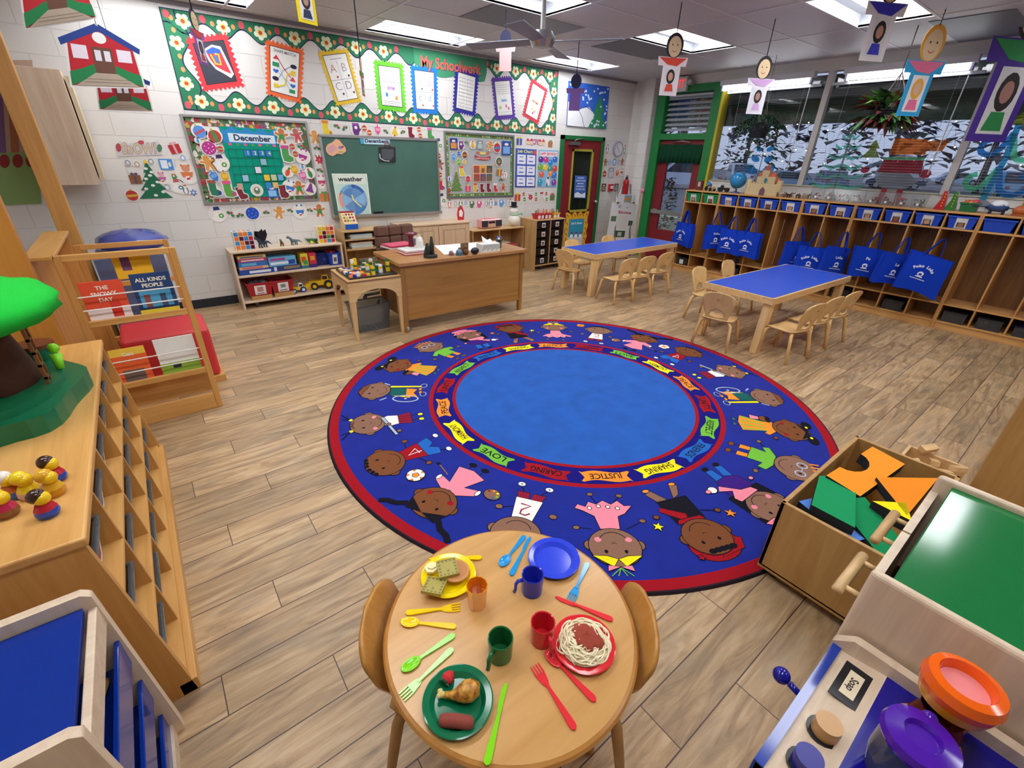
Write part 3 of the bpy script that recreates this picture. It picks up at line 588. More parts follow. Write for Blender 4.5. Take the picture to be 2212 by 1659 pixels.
# ---- toy food
def foodat(o, c, z, rz=0.0): o.location = (c.x, c.y, TZ + z); o.rotation_euler[2] = rz; return o
m = MB(); m.lathe([(0, .011), (.036, .011), (.041, .0085), (.042, .005), (.038, 0), (0, 0)], mat('c98b4e', 'paint'), 30); m.flat(ell(0, 0, .035, .035, 24), .0113, mat('b87a42', 'paint'))
tag(foodat(m.build('toy_pancake'), tp(632, 385), .018), 'round brown toy pancake under the waffle', 'toy food')
def waffle(c, z, rz, tilt, label):
    m = MB(); WC = mat('a89a4a', 'paint'); WD = mat('7d7132', 'paint'); h = .030
    m.box(-h, h, -h, h, 0, .009, WC)
    for i in range(5):
        for j in range(5):
            if 0 < i < 4 and 0 < j < 4 and not (i == 2 and j == 1): continue
            x, y = -.0235 + i * .01175, -.0235 + j * .01175; m.box(x - .0033, x + .0033, y - .0033, y + .0033, .0088, .0092, WD)
    m.box(-h, -h + .003, -h, h, .009, .0105, WC); m.box(h - .003, h, -h, h, .009, .0105, WC); m.box(-h, h, -h, -h + .003, .009, .0105, WC); m.box(-h, h, h - .003, h, .009, .0105, WC)
    o = m.build('toy_waffle', bev=.0015); foodat(o, c, z, rz); o.rotation_euler[0] = tilt; tag(o, label, 'toy food', 'toy waffles on the yellow plate')
waffle(tp(578, 385), .031, -.35, .05, 'square olive toy waffle on top of the pancake'); waffle(tp(490, 492), .021, -.85, -.12, 'square olive toy waffle at the front rim of the yellow plate')
m = MB(); m.prism(ell(0, 0, .021, .020, 7), 0, .007, mat('f0e6b0', 'paint')); m.prism(ell(.004, .003, .015, .014, 6), .007, .011, mat('efe4a8', 'paint'))
tag(foodat(m.build('toy_butter', bev=.002), tp(470, 362), .018), 'pale yellow toy butter pat beside the waffle', 'toy food')
# spaghetti: heaped strands with meat sauce on top
sp = thing('toy_spaghetti', 'cream toy spaghetti heaped with red meat sauce on the red plate', 'toy food', (PR.x, PR.y, TZ + .012))
m = MB(); rnd = random.Random(3); NOOD = mat('efe3bd', 'plastic')
m.lathe([(0, .024), (.030, .022), (.052, .012), (.064, .002), (0, 0)], NOOD, 24)
for k in range(64):
    a0 = rnd.random() * 2 * PI; r0 = .022 + .044 * rnd.random(); span = .8 + rnd.random() * 1.6; pts = []
    for i in range(12):
        a = a0 + span * i / 11; r = r0 + .007 * math.sin(i * .6 + k); z = .028 - 8.0 * r * r * .7 + .004 * math.sin(i * .8 + k * 2) + .002; pts.append((r * math.cos(a) * 1.05, r * math.sin(a) * .98, max(.0015, z)))
    m.tube(pts, .0024, NOOD, 6)
m.build('noodles', sp)
m = MB(); SAU = mat('9a3f2c', 'stone'); v = []; f = []; n = 40; K = 12
for k in range(K + 1):
    for i in range(n):
        a = 2 * PI * i / n; rr = k / K; R0 = (.041 + .009 * math.cos(a - .4) + .0035 * math.sin(5 * a) + .0025 * math.sin(9 * a + 1)) * rr
        z = .038 - 9.5 * R0 * R0 + (.0035 * (rnd.random() - .2) if 0 < k < K else -.004 * (k == K)); v.append((R0 * math.cos(a) + .002, R0 * math.sin(a) * 1.1 - .002, z))
for k in range(K):
    for i in range(n): j = (i + 1) % n; f.append((k * n + i, (k + 1) * n + i, (k + 1) * n + j, k * n + j))
m.add(v, f, SAU, True); m.build('meat_sauce', sp)
# strawberry, drumstick, sausage on the green plate
st = thing('toy_strawberry', 'small red toy strawberry with a green cap on the dark green plate', 'toy food', tuple(tp(580, 1085)[:2]) + (TZ + .017,), math.radians(200))
m = MB(Matrix.Rotation(PI / 2, 4, 'Y')); m.lathe([(0, -.019), (.007, -.015), (.0135, -.004), (.015, .005), (.011, .012), (0, .014)], mat('c22c2e', 'stone'), 20); m.build('berry', st)
m = MB(Matrix.Rotation(PI / 2, 4, 'Y')); m.prism(star(0, 0, .014, 6, .5), .0125, .0155, mat('1d5a3a', 'leaf')); m.build('cap', st)
m = MB(); P_ = [(-.050, -.004), (-.046, .003), (-.036, .001), (-.015, .002), (.004, .010), (.020, .018), (.036, .022)]
DR = bpy.data.materials.new('roast_skin'); DR.use_nodes = True; n_, l_ = DR.node_tree.nodes, DR.node_tree.links; no = n_.new('ShaderNodeTexNoise'); no.inputs['Scale'].default_value = 55; no.inputs['Detail'].default_value = 5
tcn = n_.new('ShaderNodeTexCoord'); l_.new(tcn.outputs['Object'], no.inputs['Vector']); rp = n_.new('ShaderNodeValToRGB'); rp.color_ramp.elements[0].color = (*lin('8a4a18'), 1); rp.color_ramp.elements[0].position = .35; rp.color_ramp.elements[1].color = (*lin('d9a23c'), 1); rp.color_ramp.elements[1].position = .58
l_.new(no.outputs[0], rp.inputs[0]); l_.new(rp.outputs[0], n_['Principled BSDF'].inputs['Base Color']); n_['Principled BSDF'].inputs['Roughness'].default_value = .4
dm = thing('toy_drumstick', 'golden brown toy chicken drumstick on the dark green plate', 'toy food', tuple(tp(655, 1205)[:2]) + (TZ + .012,), math.radians(-45))
m.tube([(-.034, -.004, .006), (-.022, -.003, .007), (-.008, -.002, .010), (.006, .002, .013), (.020, .008, .015), (.032, .018, .014), (.040, .030, .010)], [.0075, .0085, .013, .021, .025, .021, .006], DR, 16); m.build('meat', dm)
m = MB(); m.tube([(-.050, -.004, .007), (-.045, -.004, .007), (-.034, -.004, .006)], [.004, .0085, .0065], mat('d8c07c', 'stone'), 10); m.ball((-.048, .001, .008), .006, mat('d8c07c', 'stone'), 10, 8); m.ball((-.047, -.009, .008), .006, mat('d8c07c', 'stone'), 10, 8); m.build('bone', dm)
m = MB(); m.tube([(-.040, 0, .013), (-.038, 0, .013), (-.030, .001, .0135), (0, .002, .014), (.030, .001, .0135), (.038, 0, .013), (.040, 0, .013)], [.002, .010, .014, .0145, .014, .010, .002], mat('8c4034', 'stone'), 18)
tag(foodat(m.build('toy_sausage'), tp(635, 1385), .006, math.radians(-42)), 'thick reddish brown toy sausage on the dark green plate', 'toy food')
# ================================================================== blue topped work tables and their chairs
LAMB = mat('2f55c8', 'paint'); LAMB.node_tree.nodes['Principled BSDF'].inputs['Roughness'].default_value = .28
def blue_table(loc, L, D, rz, label):
    t = thing('work_table', label, 'table', loc, rz, 'blue topped work tables'); h = .56
    m = MB(); m.box(0, L, 0, D, h - .062, h - .001, MAPLE); m.box(.02, L - .02, .02, D - .02, h - .001, h + .001, LAMB); o = m.build('table_top', t, bev=.006)
    for x in (.07, L - .07):
        for y in (.06, D - .06):
            m = MB(); a = .046; b = .034; sx = -.025 if x < L / 2 else .025; m.hexa([(x + sx - a, y - b, 0), (x + sx + a, y - b, 0), (x + sx + a, y + b, 0), (x + sx - a, y + b, 0)], [(x - a, y - b, h - .06), (x + a, y - b, h - .06), (x + a, y + b, h - .06), (x - a, y + b, h - .06)], MAPLEZ); m.build('leg', t, bev=.006)
    return t
blue_table((4.471, 3.984, 0), 1.80, .63, .004, 'long blue topped table nearest the exit door'); blue_table((4.39, 1.70, 0), 1.75, .72, -.03, 'long blue topped table nearest the rug and cubbies')
CH = wood('cfa468', 'e3bd84', 2, .3); cg = 'plywood chairs at the blue tables'
c0 = make_chair('plywood_chair', '', CH, .30, .58, .30, True, cg)
def setc(o, px, py, z, tx, ty, label):
    p = onfloor(px, py, z); o.location = (p.x, p.y, 0); o.rotation_euler = (0, 0, math.atan2(ty, tx) - PI / 2); o['label'] = label
seats = [  # photo point of the top of the back, its facing direction, label
    (1236, 548, .50, 1, 0.15, 'plywood chair with arched cut-out at the left end of the far blue table'),
    (1338, 565, .50, .1, 1, 'plywood chair on the near side of the far blue table, next to its near leg'),
    (1377, 560, .50, .1, 1, 'plywood chair in the middle of the near side of the far blue table'),
    (1418, 552, .50, .1, 1, 'plywood chair on the near side of the far blue table, next to the lockers'),
    (1565, 645, .48, 1, .22, 'plywood chair with a small maker mark at the rug end of the near blue table'),
    (1715, 672, .45, .15, 1, 'plywood chair on the near side of the near blue table, beside its thick leg'),
    (1757, 657, .45, .15, 1, 'plywood chair in the middle of the near side of the near blue table'),
    (1797, 645, .45, .15, 1, 'plywood chair on the near side of the near blue table, closest to the cubbies')]
for i, s in enumerate(seats):
    o = c0 if i == 0 else dup(c0, (0, 0, 0)); setc(o, *s)
for x, y, lb in ((4.95, 4.72, 'plywood chair tucked at the wall side of the far blue table, beside its end'), (5.75, 4.72, 'plywood chair tucked at the wall side of the far blue table, under its locker end'), (4.95, 2.62, 'plywood chair tucked at the far side of the near blue table, beside the marked chair'), (5.62, 2.64, 'plywood chair tucked at the far side of the near blue table, facing the rug')):
    dup(c0, (x, y, 0), PI, lb)
# ================================================================== things on the back wall
PA = lambda c: mat(c, 'paper')
def tagged(m, name, label, cat, group=None, parent=None): return tag(m.build(name, parent), label, cat, group)
# ---- My Schoolwork border
bq = Quad((341.8, 13.9), (1206.5, 152.7), (1199.5, 293.6), (397.5, 237.3), off=.001)
bt = thing('schoolwork_border', 'long green scalloped border with daisies around the pinned schoolwork', 'bulletin border', tuple(bq.at(.5, 1)))
IO = Matrix.Translation(-Vector(bt.location))
BW, BH = bq.size(); m = MB(IO); GRN = PA('2c7a56'); DKB = PA('1c2348')
def band(side, L, n, per, o):
    K = n * 16; A, B, C = [], [], []
    for i in range(K + 1):
        x = i / K; ph = math.cos(2 * PI * (x * n - .5)) if side != 'top' else math.cos(2 * PI * (x * n - .5)); d = per[0] + per[1] * ph
        e = min(x, 1 - x) * L
        if e < .12: d = max(d, per[0] * .8)
        if side == 'bot': a, b, c = (x, 1), (x, 1 - d / BH), (x, 1 - (d + .012) / BH)
        elif side == 'top': a, b, c = (x, 0), (x, d / BH), (x, (d + .012) / BH)
        elif side == 'lef': a, b, c = (0, x), (d / BW, x), ((d + .012) / BW, x)
        else: a, b, c = (1, x), (1 - d / BW, x), (1 - (d + .012) / BW, x)
        A.append(a); B.append(b); C.append(c)
    for i in range(K):
        bq.poly(m, [A[i], A[i + 1], B[i + 1], B[i]], GRN, o); bq.poly(m, [B[i], B[i + 1], C[i + 1], C[i]], DKB, o + .0002)
band('bot', BW, 15, (.135, .055), .0004); band('top', BW, 15, (.125, .05), .0006); band('lef', BH, 2, (.135, .05), .0008); band('rig', BH, 2, (.12, .045), .0010)
for s0, s1, t0, t1 in ((0, 1, .988, 1), (0, 1, 0, .008), (0, .0016, 0, 1), (.9984, 1, 0, 1)): bq.rect(m, s0, s1, t0, t1, DKB, .0013)
def flower(s, t, r):
    for k in range(5):
        a = 2 * PI * k / 5 + .3; bq.poly(m, [(s + (r * .62 * math.cos(a) + r * .42 * math.cos(b)) / BW, t + (r * .62 * math.sin(a) + r * .42 * math.sin(b)) / BH) for b in [2 * PI * j / 8 for j in range(8)]], PA('eef3d8'), .0016 + k * .0001)
    bq.poly(m, [(s + r * .5 * math.cos(b) / BW, t + r * .5 * math.sin(b) / BH) for b in [2 * PI * j / 10 for j in range(10)]], PA('f0e27a'), .0023)
    bq.poly(m, [(s + r * .3 * math.cos(b) / BW, t + r * .3 * math.sin(b) / BH) for b in [2 * PI * j / 8 for j in range(8)]], PA('cf4a38'), .0026)
def dot(s, t, r, c): bq.poly(m, [(s + r * math.cos(b) / BW, t + r * 1.2 * math.sin(b) / BH) for b in [2 * PI * j / 10 for j in range(10)]], PA(c), .0018)
for k in range(15):
    s = (k + .5) / 15
    flower(s, 1 - .085 / BH, .062)
    if not 7 <= k <= 10: flower(s, .085 / BH, .062)
    for d, c in ((.27, 'ef9a5e'), (-.27, 'ef9a5e')):
        dot(s + d / 15, 1 - .07 / BH, .018, c)
        if not 7 <= k <= 10: dot(s + d / 15, .07 / BH, .018, c)
for k in range(16):
    s = min(max(k / 15, .009), .991); dot(s, 1 - .045 / BH, .028, 'd8596a')
    if not 8 <= k <= 10: dot(s, .045 / BH, .028, 'd8596a')
for s in (.015, .985):
    for t in (.32, .72): flower(s, t, .06)
    for t in (.2, .45, .58, .87): dot(s, t, .018, 'ef9a5e')
m.build('border_strip', bt)
m = MB(IO); tp_ = [(.513, .002), (.732, .002), (.732, .18)]
for i in range(13): x = .725 - (.725 - .54) * i / 12; tp_.append((x, .30 + .025 * math.sin(i * .9)))
tp_ += [(.527, .24), (.513, .19)]; bq.poly(m, tp_, PA('3f8f68'), .0030)
bq.k = 11; bq.text(m, 'My Schoolwork', .6215, .165, .20, DKB, w=.183, bold=.03); bq.k = 12; bq.text(m, 'My Schoolwork', .6205, .160, .20, PA('e8685f'), w=.183, bold=.025)
m.build('title_panel', bt)
# ---- framed school papers
def paper(TL, TR, BR, BL, col, mg, label, draw, inner='f2f2ee', n=9):
    q = Quad(TL, TR, BR, BL, off=.004); m = MB(); W_, H_ = q.size(); a = .012; E = []
    nx, ny = n, int(n * H_ / W_)
    for i in range(nx * 6): x = i / (nx * 6); E.append((x, a / H_ * math.sin(2 * PI * x * nx)))
    for i in range(ny * 6): x = i / (ny * 6); E.append((1 - a / W_ * math.sin(2 * PI * x * ny), x))
    for i in range(nx * 6): x = 1 - i / (nx * 6); E.append((x, 1 - a / H_ * math.sin(2 * PI * x * nx)))
    for i in range(ny * 6): x = 1 - i / (ny * 6); E.append((a / W_ * math.sin(2 * PI * x * ny), x))
    q.poly(m, E, PA(col)); k = mg * W_ / H_
    q.rect(m, mg, 1 - mg, k, 1 - k, PA('2a2a3a')); mg += .018; k += .018 * W_ / H_; q.rect(m, mg, 1 - mg, k, 1 - k, PA(inner)); draw(q, m)
    tagged(m, 'schoolwork_page', label, 'paper', 'pinned schoolwork pages')
def sc(pts, cx, cy, k, kx=None): return [(cx + p[0] * (kx or k), cy - p[1] * k) for p in pts]
HEART = [(0, -.5), (-.5, 0), (-.48, .3), (-.25, .45), (0, .22), (.25, .45), (.48, .3), (.5, 0)]
def d1(q, m):
    q.poly(m, [(.32, .24), (.55, .17), (.75, .22), (.80, .45), (.86, .75), (.76, .82), (.62, .72), (.46, .62), (.36, .45)], PA('f4f0ea')); q.poly(m, [(.36, .27), (.55, .21), (.71, .27), (.75, .5), (.80, .74), (.66, .68), (.48, .57), (.41, .44)], PA('d4404e'))
    q.poly(m, [(.36, .27), (.55, .21), (.71, .27), (.70, .34), (.42, .33)], PA('3a62b8')); q.poly(m, stroke([(.45, .34), (.50, .52), (.62, .55), (.64, .36), (.55, .34)], .035), PA('f2c93a')); q.poly(m, [(.50, .36), (.58, .38), (.60, .52), (.53, .50)], PA('3a7ac0'))
def d2(q, m):
    q.text(m, 'SHAPE MATCH', .5, .15, .075, PA('4a4a52'), w=.58)
    def tri(x, y): q.poly(m, [(x, y - .05), (x + .09, y + .035), (x - .09, y + .035)], PA('d8404e'))
    tri(.27, .27); tri(.73, .60); q.rect(m, .17, .35, .36, .44, PA('2f8f62')); q.rect(m, .64, .81, .79, .86, PA('2f8f62')); q.poly(m, sc(HEART, .26, .52, .085, .15), PA('2a6ad0')); q.poly(m, sc(HEART, .74, .72, .085, .15), PA('2a6ad0'))
    q.poly(m, ell(.25, .66, .09, .04, 16), PA('20223a')); q.poly(m, ell(.74, .36, .09, .04, 16), PA('20223a')); q.rect(m, .67, .80, .44, .53, PA('e9c93c')); q.rect(m, .20, .33, .75, .83, PA('e9c93c'))
    q.poly(m, stroke([(.32, .29), (.45, .42), (.68, .58)], .018), PA('c03040')); q.poly(m, stroke([(.32, .66), (.45, .48), (.66, .37)], .008), PA('5a5a8a')); q.poly(m, stroke([(.30, .80), (.5, .74), (.58, .52), (.68, .49)], .03), PA('e9d04c')); q.poly(m, stroke([(.33, .54), (.5, .62), (.68, .71)], .008), PA('3a7ad0')); q.poly(m, stroke([(.33, .41), (.5, .64), (.66, .82)], .008), PA('3aa07a'))
def grid4(q, m, L, cols, bits):
    q.rect(m, .497, .505, .2, .88, PA('44444e')); q.rect(m, .13, .87, .53, .536, PA('44444e')); q.rect(m, .3, .7, .15, .16, PA('9a9aa2'))
    for i in range(4): q.text(m, L[i], .31 + .37 * (i % 2), .33 + .33 * (i // 2), .22, PA(cols[i]), bold=-.02)
    for x, y, c in bits: q.poly(m, ell(x, y, .035, .022, 8), PA(c))
def lines(q, m, t0, t1, n, c='8a8a94', s0=.18, s1=.82):
    for i in range(n): t = t0 + (t1 - t0) * i / max(1, n - 1); q.rect(m, s0, s1, t, t + .006, PA(c))
def d4(q, m): lines(q, m, .18, .40, 6); q.text(m, 'one', .5, .52, .13, PA('b07ab8'), bold=.03); q.rect(m, .30, .38, .63, .71, PA('3a8ad8')); q.poly(m, star(.68, .72, .07), PA('f08a3a')); lines(q, m, .80, .88, 3)
def d6(q, m):
    for i in range(9):
        t = .2 + i * .08
        for s in (.22, .55): q.poly(m, ell(s, t, .018, .012, 8), PA('4a3a6a')); q.rect(m, s + .05, s + .25, t - .005, t + .003, PA('8a8a94'))
def d7(q, m): lines(q, m, .18, .38, 5); q.text(m, 'two', .5, .54, .12, PA('5a9ad0'), bold=.03); q.rect(m, .22, .33, .68, .74, PA('b8d84a')); q.poly(m, star(.58, .68, .06), PA('e05aa0')); q.poly(m, star(.70, .74, .06), PA('e05aa0')); lines(q, m, .82, .88, 2)
def d8(q, m): lines(q, m, .18, .36, 5); q.text(m, 'three', .5, .50, .11, PA('c06a48'), bold=.03); q.poly(m, star(.45, .70, .06), PA('e0d84a')); q.poly(m, star(.60, .74, .06), PA('f0a06a')); q.poly(m, star(.52, .80, .06), PA('e04aa0'))
paper((400, 82), (489, 72), (526, 186), (440, 197), 'e23a42', .12, 'red scalloped page with a painted numeral on black paper', d1, '3c3e4a')
paper((573, 85), (656, 108), (650, 223), (576, 203), 'ee6a35', .10, 'orange scalloped page titled SHAPE MATCH', d2)
paper((686, 112), (751, 105), (781, 219), (727, 229), 'e6bf2c', .10, 'yellow scalloped page with capital letters A B C D', lambda q, m: grid4(q, m, 'ABCD', ('b0425a', '9a6a9a', '7a6a7a', '8a7a8a'), ((.38, .48, 'c0304a'), (.78, .48, '2a2a2a'), (.40, .80, '6a2040'), (.80, .80, '7a2a4a'))))
paper((807, 129), (870, 138), (877, 243), (818, 236), '66c82c', .12, 'lime green scalloped page about the number one', d4)
paper((886, 140), (944, 148), (945, 247), (893, 244), '1a7ad6', .12, 'bright blue scalloped page with small letters a b c d', lambda q, m: grid4(q, m, 'abcd', ('6ac048', 'd06a9a', '5a4a9a', '4a7ac0'), ((.38, .47, '4a7a5a'), (.80, .47, 'd04050'), (.40, .82, 'c0603a'), (.82, .82, 'd050a0'))))
paper((983, 144), (1034, 160), (1026, 252), (978, 240), '2c2c9e', .12, 'dark blue scalloped page with two columns of small print', d6)
paper((1061, 168), (1105, 165), (1113, 256), (1071, 259), '5c3aa2', .12, 'purple scalloped page about the number two', d7)
paper((1148, 169), (1183, 193), (1162, 269), (1128, 249), 'd63a48', .12, 'red scalloped page about the number three hung at a steep tilt', d8)
# ---- winter painting
q = Quad((1228, 175), (1315, 188), (1307, 279), (1223, 271), off=.02); m = MB(); q.slab(m, PA('2a62c8')); rnd = random.Random(5)
q.poly(m, [(0, .45), (.12, .50), (.30, .58), (.52, .52), (.66, .68), (.70, 1), (0, 1)], PA('ecedf2')); q.poly(m, [(.28, .58), (.45, .5), (.62, .62), (.62, .63), (.44, .52), (.29, .60)], PA('4a4a7a')); q.poly(m, stroke([(.02, .46), (.22, .56), (.36, .78), (.42, 1)], .012), PA('5a5a6a'))
q.poly(m, [(.78, .22), (.92, .62), (.84, .60), (1, 1), (.52, 1), (.68, .66), (.62, .66)], PA('2c8a5c'))
for i in range(70):
    x, y = rnd.random() * .96 + .02, rnd.random() * .94 + .03
    if y < .45 or x > .55: q.poly(m, ell(x, y, .022, .026, 8), PA('e4eefa'), .004 + i * .00002)
tagged(m, 'winter_painting', 'blue canvas painting of snow, hills and a fir tree above the red door', 'painting')
# ---- calendar board, chalkboard, second board
def board(TL, TR, BR, BL, name, label, bgc, dr, fr=.022):
    q = Quad(TL, TR, BR, BL, off=.012); t = thing(name, label, 'bulletin board', tuple(q.at(.5, 1))); I = Matrix.Translation(-Vector(t.location)); W_, H_ = q.size(); m = MB(I); AL = mat('b9b9b9', 'metal')
    for s0, s1, t0, t1 in ((0, 1, 0, fr / H_), (0, 1, 1 - fr / H_, 1), (0, fr / W_, fr / H_, 1 - fr / H_), (1 - fr / W_, 1, fr / H_, 1 - fr / H_)):
        a = [q.at(s, u, -q.off) for s, u in ((s0, t0), (s0, t1), (s1, t1), (s1, t0))]; b = [q.at(s, u, .006) for s, u in ((s0, t0), (s0, t1), (s1, t1), (s1, t0))]; m.hexa(a, b, AL)
    m.build('frame', t); m = MB(I); q.off = .004; q.rect(m, fr / W_, 1 - fr / W_, fr / H_, 1 - fr / H_, bgc); dr(q, m, t, I, fr / W_, fr / H_); m.build('panel', t); return q, t, I
def scraps(q, m, pts, cols, r, seed, n=7):
    rnd = random.Random(seed); W_, H_ = q.size()
    for i, (s, t) in enumerate(pts):
        k = rnd.random() * 6; rr = r * (.7 + .6 * rnd.random()); q.poly(m, [(s + rr * (1 if j % 2 else .7) * math.cos(k + 2 * PI * j / n) / W_, t + rr * (1 if j % 2 else .7) * math.sin(k + 2 * PI * j / n) / H_) for j in range(n)], PA(rnd.choice(cols)), .0012 + (i % 9) * .0001)
XM = ['4f7a4a', 'a83444', '7a5a86', 'd9c9b4', '5f8a50', 'b8404a', '3f6a44', 'c8a040', 'e6ddd6']
def calb(q, m, t, I, a, b):
    q.rect(m, a, 1 - a, b, .115, PA('5c7a50')); q.rect(m, a, 1 - a, .93, 1 - b, PA('5c7a50')); q.rect(m, a, .085, b, 1 - b, PA('5c7a50')); q.rect(m, .93, 1 - a, b, 1 - b, PA('5c7a50'))
    P = [(.03 + .94 * i / 62, y) for i in range(63) for y in (.055, .095, .955)] + [(x, .06 + .9 * i / 34) for i in range(35) for x in (.035, .07, .955)]
    scraps(q, m, P, XM, .022, 4)
q1, tb1, I1 = board((387, 246), (661.5, 262), (690, 433), (441.8, 442.3), 'calendar_board', 'framed December bulletin board with a teal calendar and holiday cutouts', PA('dcdcdc'), calb)
m = MB(); cq = Quad((472, 272), (596, 281), (626, 421), (508, 428), off=.012); cq.slab(m, mat('12967c', 'cloth')); W_, H_ = cq.size()
cq.poly(m, [(.02, .04)] + [(.02 + .96 * i / 24, .02 + .03 * math.sin(i)) for i in range(25)] + [(.98, .10), (.98, .22), (.02, .22)], PA('2a86c0'))
cq.rect(m, .12, .94, .085, .205, PA('cfe4ee'))
cq.text(m, 'December', .53, .145, .115, PA('2a2a52'), w=.66, bold=.03)
for i in range(7): cq.poly(m, ell(.12 + .13 * i, .235, .035, .02, 8), PA(('d85a8a', '4a9a5a')[i % 2]))
for r in range(6): cq.rect(m, .06, .96, .30 + .118 * r, .308 + .118 * r, PA('0a5f52'))
for c in range(8): cq.rect(m, .06 + .1275 * c, .066 + .1275 * c, .30, .90, PA('0a5f52'))
for i in range(4): cq.rect(m, .335 + .1275 * i, .43 + .1275 * i, .31, .395, PA('2a7ad8')); cq.text(m, str(i + 1), .395 + .1275 * i, .352, .07, PA('f4e04a'), bold=.02)
for c, r, col in ((4, 1, '8fb8c8'), (3, 2, 'e6dce6'), (1, 3, '9ac0e0'), (4, 3, 'e8c040'), (5, 3, 'c0d0a0'), (6, 3, '6aa8d8'), (0, 4, 'c8a89a'), (4, 4, '3a8ad0'), (5, 4, 'd8b870')): cq.rect(m, .075 + .1275 * c, .175 + .1275 * c, .316 + .118 * r, .405 + .118 * r, PA(col))
tagged(m, 'pocket_calendar', 'teal pocket calendar headed December on the left board', 'calendar')
def brd2(q, m, t, I, a, b):
    for s0, s1, t0, t1 in ((a, 1 - a, b, .075), (a, 1 - a, .925, 1 - b), (a, .055, b, 1 - b), (.945, 1 - a, b, 1 - b)): q.rect(m, s0, s1, t0, t1, PA('5f9a52'))
    P = [(.04 + .92 * i / 30, y) for i in range(31) for y in (.05, .95)] + [(x, .08 + .84 * i / 26) for i in range(27) for x in (.038, .962)]
    scraps(q, m, P, ['b23a40', 'e8dcc0', '8a2f3a', 'd8c48a'], .014, 9, 5)
q2, tb2, I2 = board((957.6, 282), (1110, 292.5), (1108, 425), (965, 429), 'holiday_board', 'framed silver grey bulletin board with green candy border and holiday cutouts', PA('b4b6b8'), brd2)
q = Quad((690, 293), (942, 303), (948, 457), (720, 467), off=.02); W_, H_ = q.size()
cb = thing('chalkboard', 'large green chalkboard with aluminium frame between the two bulletin boards', 'chalkboard', tuple(q.at(.5, 1))); I = Matrix.Translation(-Vector(cb.location)); m = MB(I)
KINDS['slate'] = (0.75, 0.02, 3.5, 0.22); q.slab(m, mat('41685c', 'slate')); m.build('slate_panel', cb)
m = MB(I); AL = mat('c4c4c4', 'metal')
for s0, s1, t0, t1 in ((-.008, 1.008, -.02, .012), (-.012, .006, 0, 1), (.994, 1.012, 0, 1)):
    a = [q.at(s, u, -q.off) for s, u in ((s0, t0), (s0, t1), (s1, t1), (s1, t0))]; b = [q.at(s, u, .008) for s, u in ((s0, t0), (s0, t1), (s1, t1), (s1, t0))]; m.hexa(a, b, AL)
m.build('frame', cb); m = MB(I)
for s0, s1, t0, t1, d in ((-.01, 1.01, .985, 1.02, .055),):
    a = [q.at(s, u, -q.off) for s, u in ((s0, t0), (s0, t1), (s1, t1), (s1, t0))]; b = [q.at(s, u, d) for s, u in ((s0, t0), (s0, t1), (s1, t1), (s1, t0))]; m.hexa(a, b, AL)
m.build('chalk_tray', cb)
p = q.at(.385, .99, .03); m = MB(); m.box(p.x - .06, p.x + .06, p.y - .012, p.y + .02, p.z - .002, p.z + .030, mat('26262a', 'cloth')); tagged(m, 'chalk_eraser', 'dark felt eraser on the chalkboard tray', 'eraser')
wq = Quad((714.7, 374.7), (790.7, 375.2), (800.8, 462.5), (731, 466), off=.026); m = MB(); wq.slab(m, PA('e8efe0')); W_, H_ = wq.size(); wq.rect(m, .03, .97, .03, .97, PA('c6e0d4')); wq.rect(m, .06, .94, .04, .24, PA('dfe8dc'))
wq.text(m, 'weather', .5, .13, .15, PA('2a2a30'), w=.70, bold=.03)
wc = ['7ab0dc', 'f0a088', '9ac4e4', '4a86c8', '86aed8', '3a6ab8']
for k in range(6):
    a0 = PI / 2 + k * PI / 3; wq.poly(m, [(.5, .62)] + [(.5 + .42 * math.cos(a0 + PI / 3 * j / 8), .62 - .37 * math.sin(a0 + PI / 3 * j / 8)) for j in range(9)], PA(wc[k]), .002); wq.poly(m, [(.5, .62)] + [(.5 + .33 * math.cos(a0 + .03 + (PI / 3 - .06) * j / 8), .62 - .29 * math.sin(a0 + .03 + (PI / 3 - .06) * j / 8)) for j in range(9)], PA(('5a8ac0', '8abce0', '6a98c8')[k % 3]), .0024)
wq.k = 9; wq.text(m, 'windy', .5, .29, .06, PA('3a3a40'), w=.18); wq.text(m, 'foggy', .86, .75, .05, PA('3a3a40'), w=.16, rot=1.2); wq.text(m, 'rainy', .16, .45, .05, PA('3a3a40'), w=.14, rot=1.0)
wq.poly(m, stroke([(.5, .62), (.66, .76), (.72, .80)], .035), PA('f0e6a0'), .005); wq.poly(m, stroke([(.5, .62), (.47, .50)], .04), PA('f0e6a0'), .005)
tagged(m, 'weather_chart', 'weather wheel poster leaning on the lower left chalkboard', 'poster')
dq = Quad((775, 297), (840, 299), (841, 313), (778, 311), off=.026); m = MB(); dq.slab(m, PA('bcdcea')); dq.rect(m, 0, .12, 0, 1, PA('4aa0c8')); dq.rect(m, .85, 1, 0, .9, PA('7ab8d8')); dq.text(m, 'December', .5, .5, .75, PA('20203a'), w=.70, bold=.03); tagged(m, 'month_sign', 'narrow pale blue December sign at the top edge of the chalkboard', 'sign')
pq = Quad((700, 298), (745, 300), (746, 338), (702, 337), off=.026); m = MB()
pq.poly(m, [(.02, .55), (.12, .35), (.35, .22), (.52, .03), (.68, .08), (.80, .25), (.98, .50), (1, .70), (.80, .88), (.55, .85), (.35, 1), (.18, .95), (.04, .75)], PA('eab48e')); pq.poly(m, [(.08, .55), (.4, .30), (.5, .5), (.3, .85), (.15, .8)], PA('d9a0a0')); pq.text(m, 'Soup', .38, .60, .26, PA('c8a8b8'), w=.42, rot=.25); pq.poly(m, ell(.72, .50, .10, .09, 8), PA('7a7ab0')); pq.poly(m, ell(.84, .46, .06, .07, 8), PA('b8404a')); pq.poly(m, ell(.75, .75, .14, .06, 8), PA('b8b06a'))
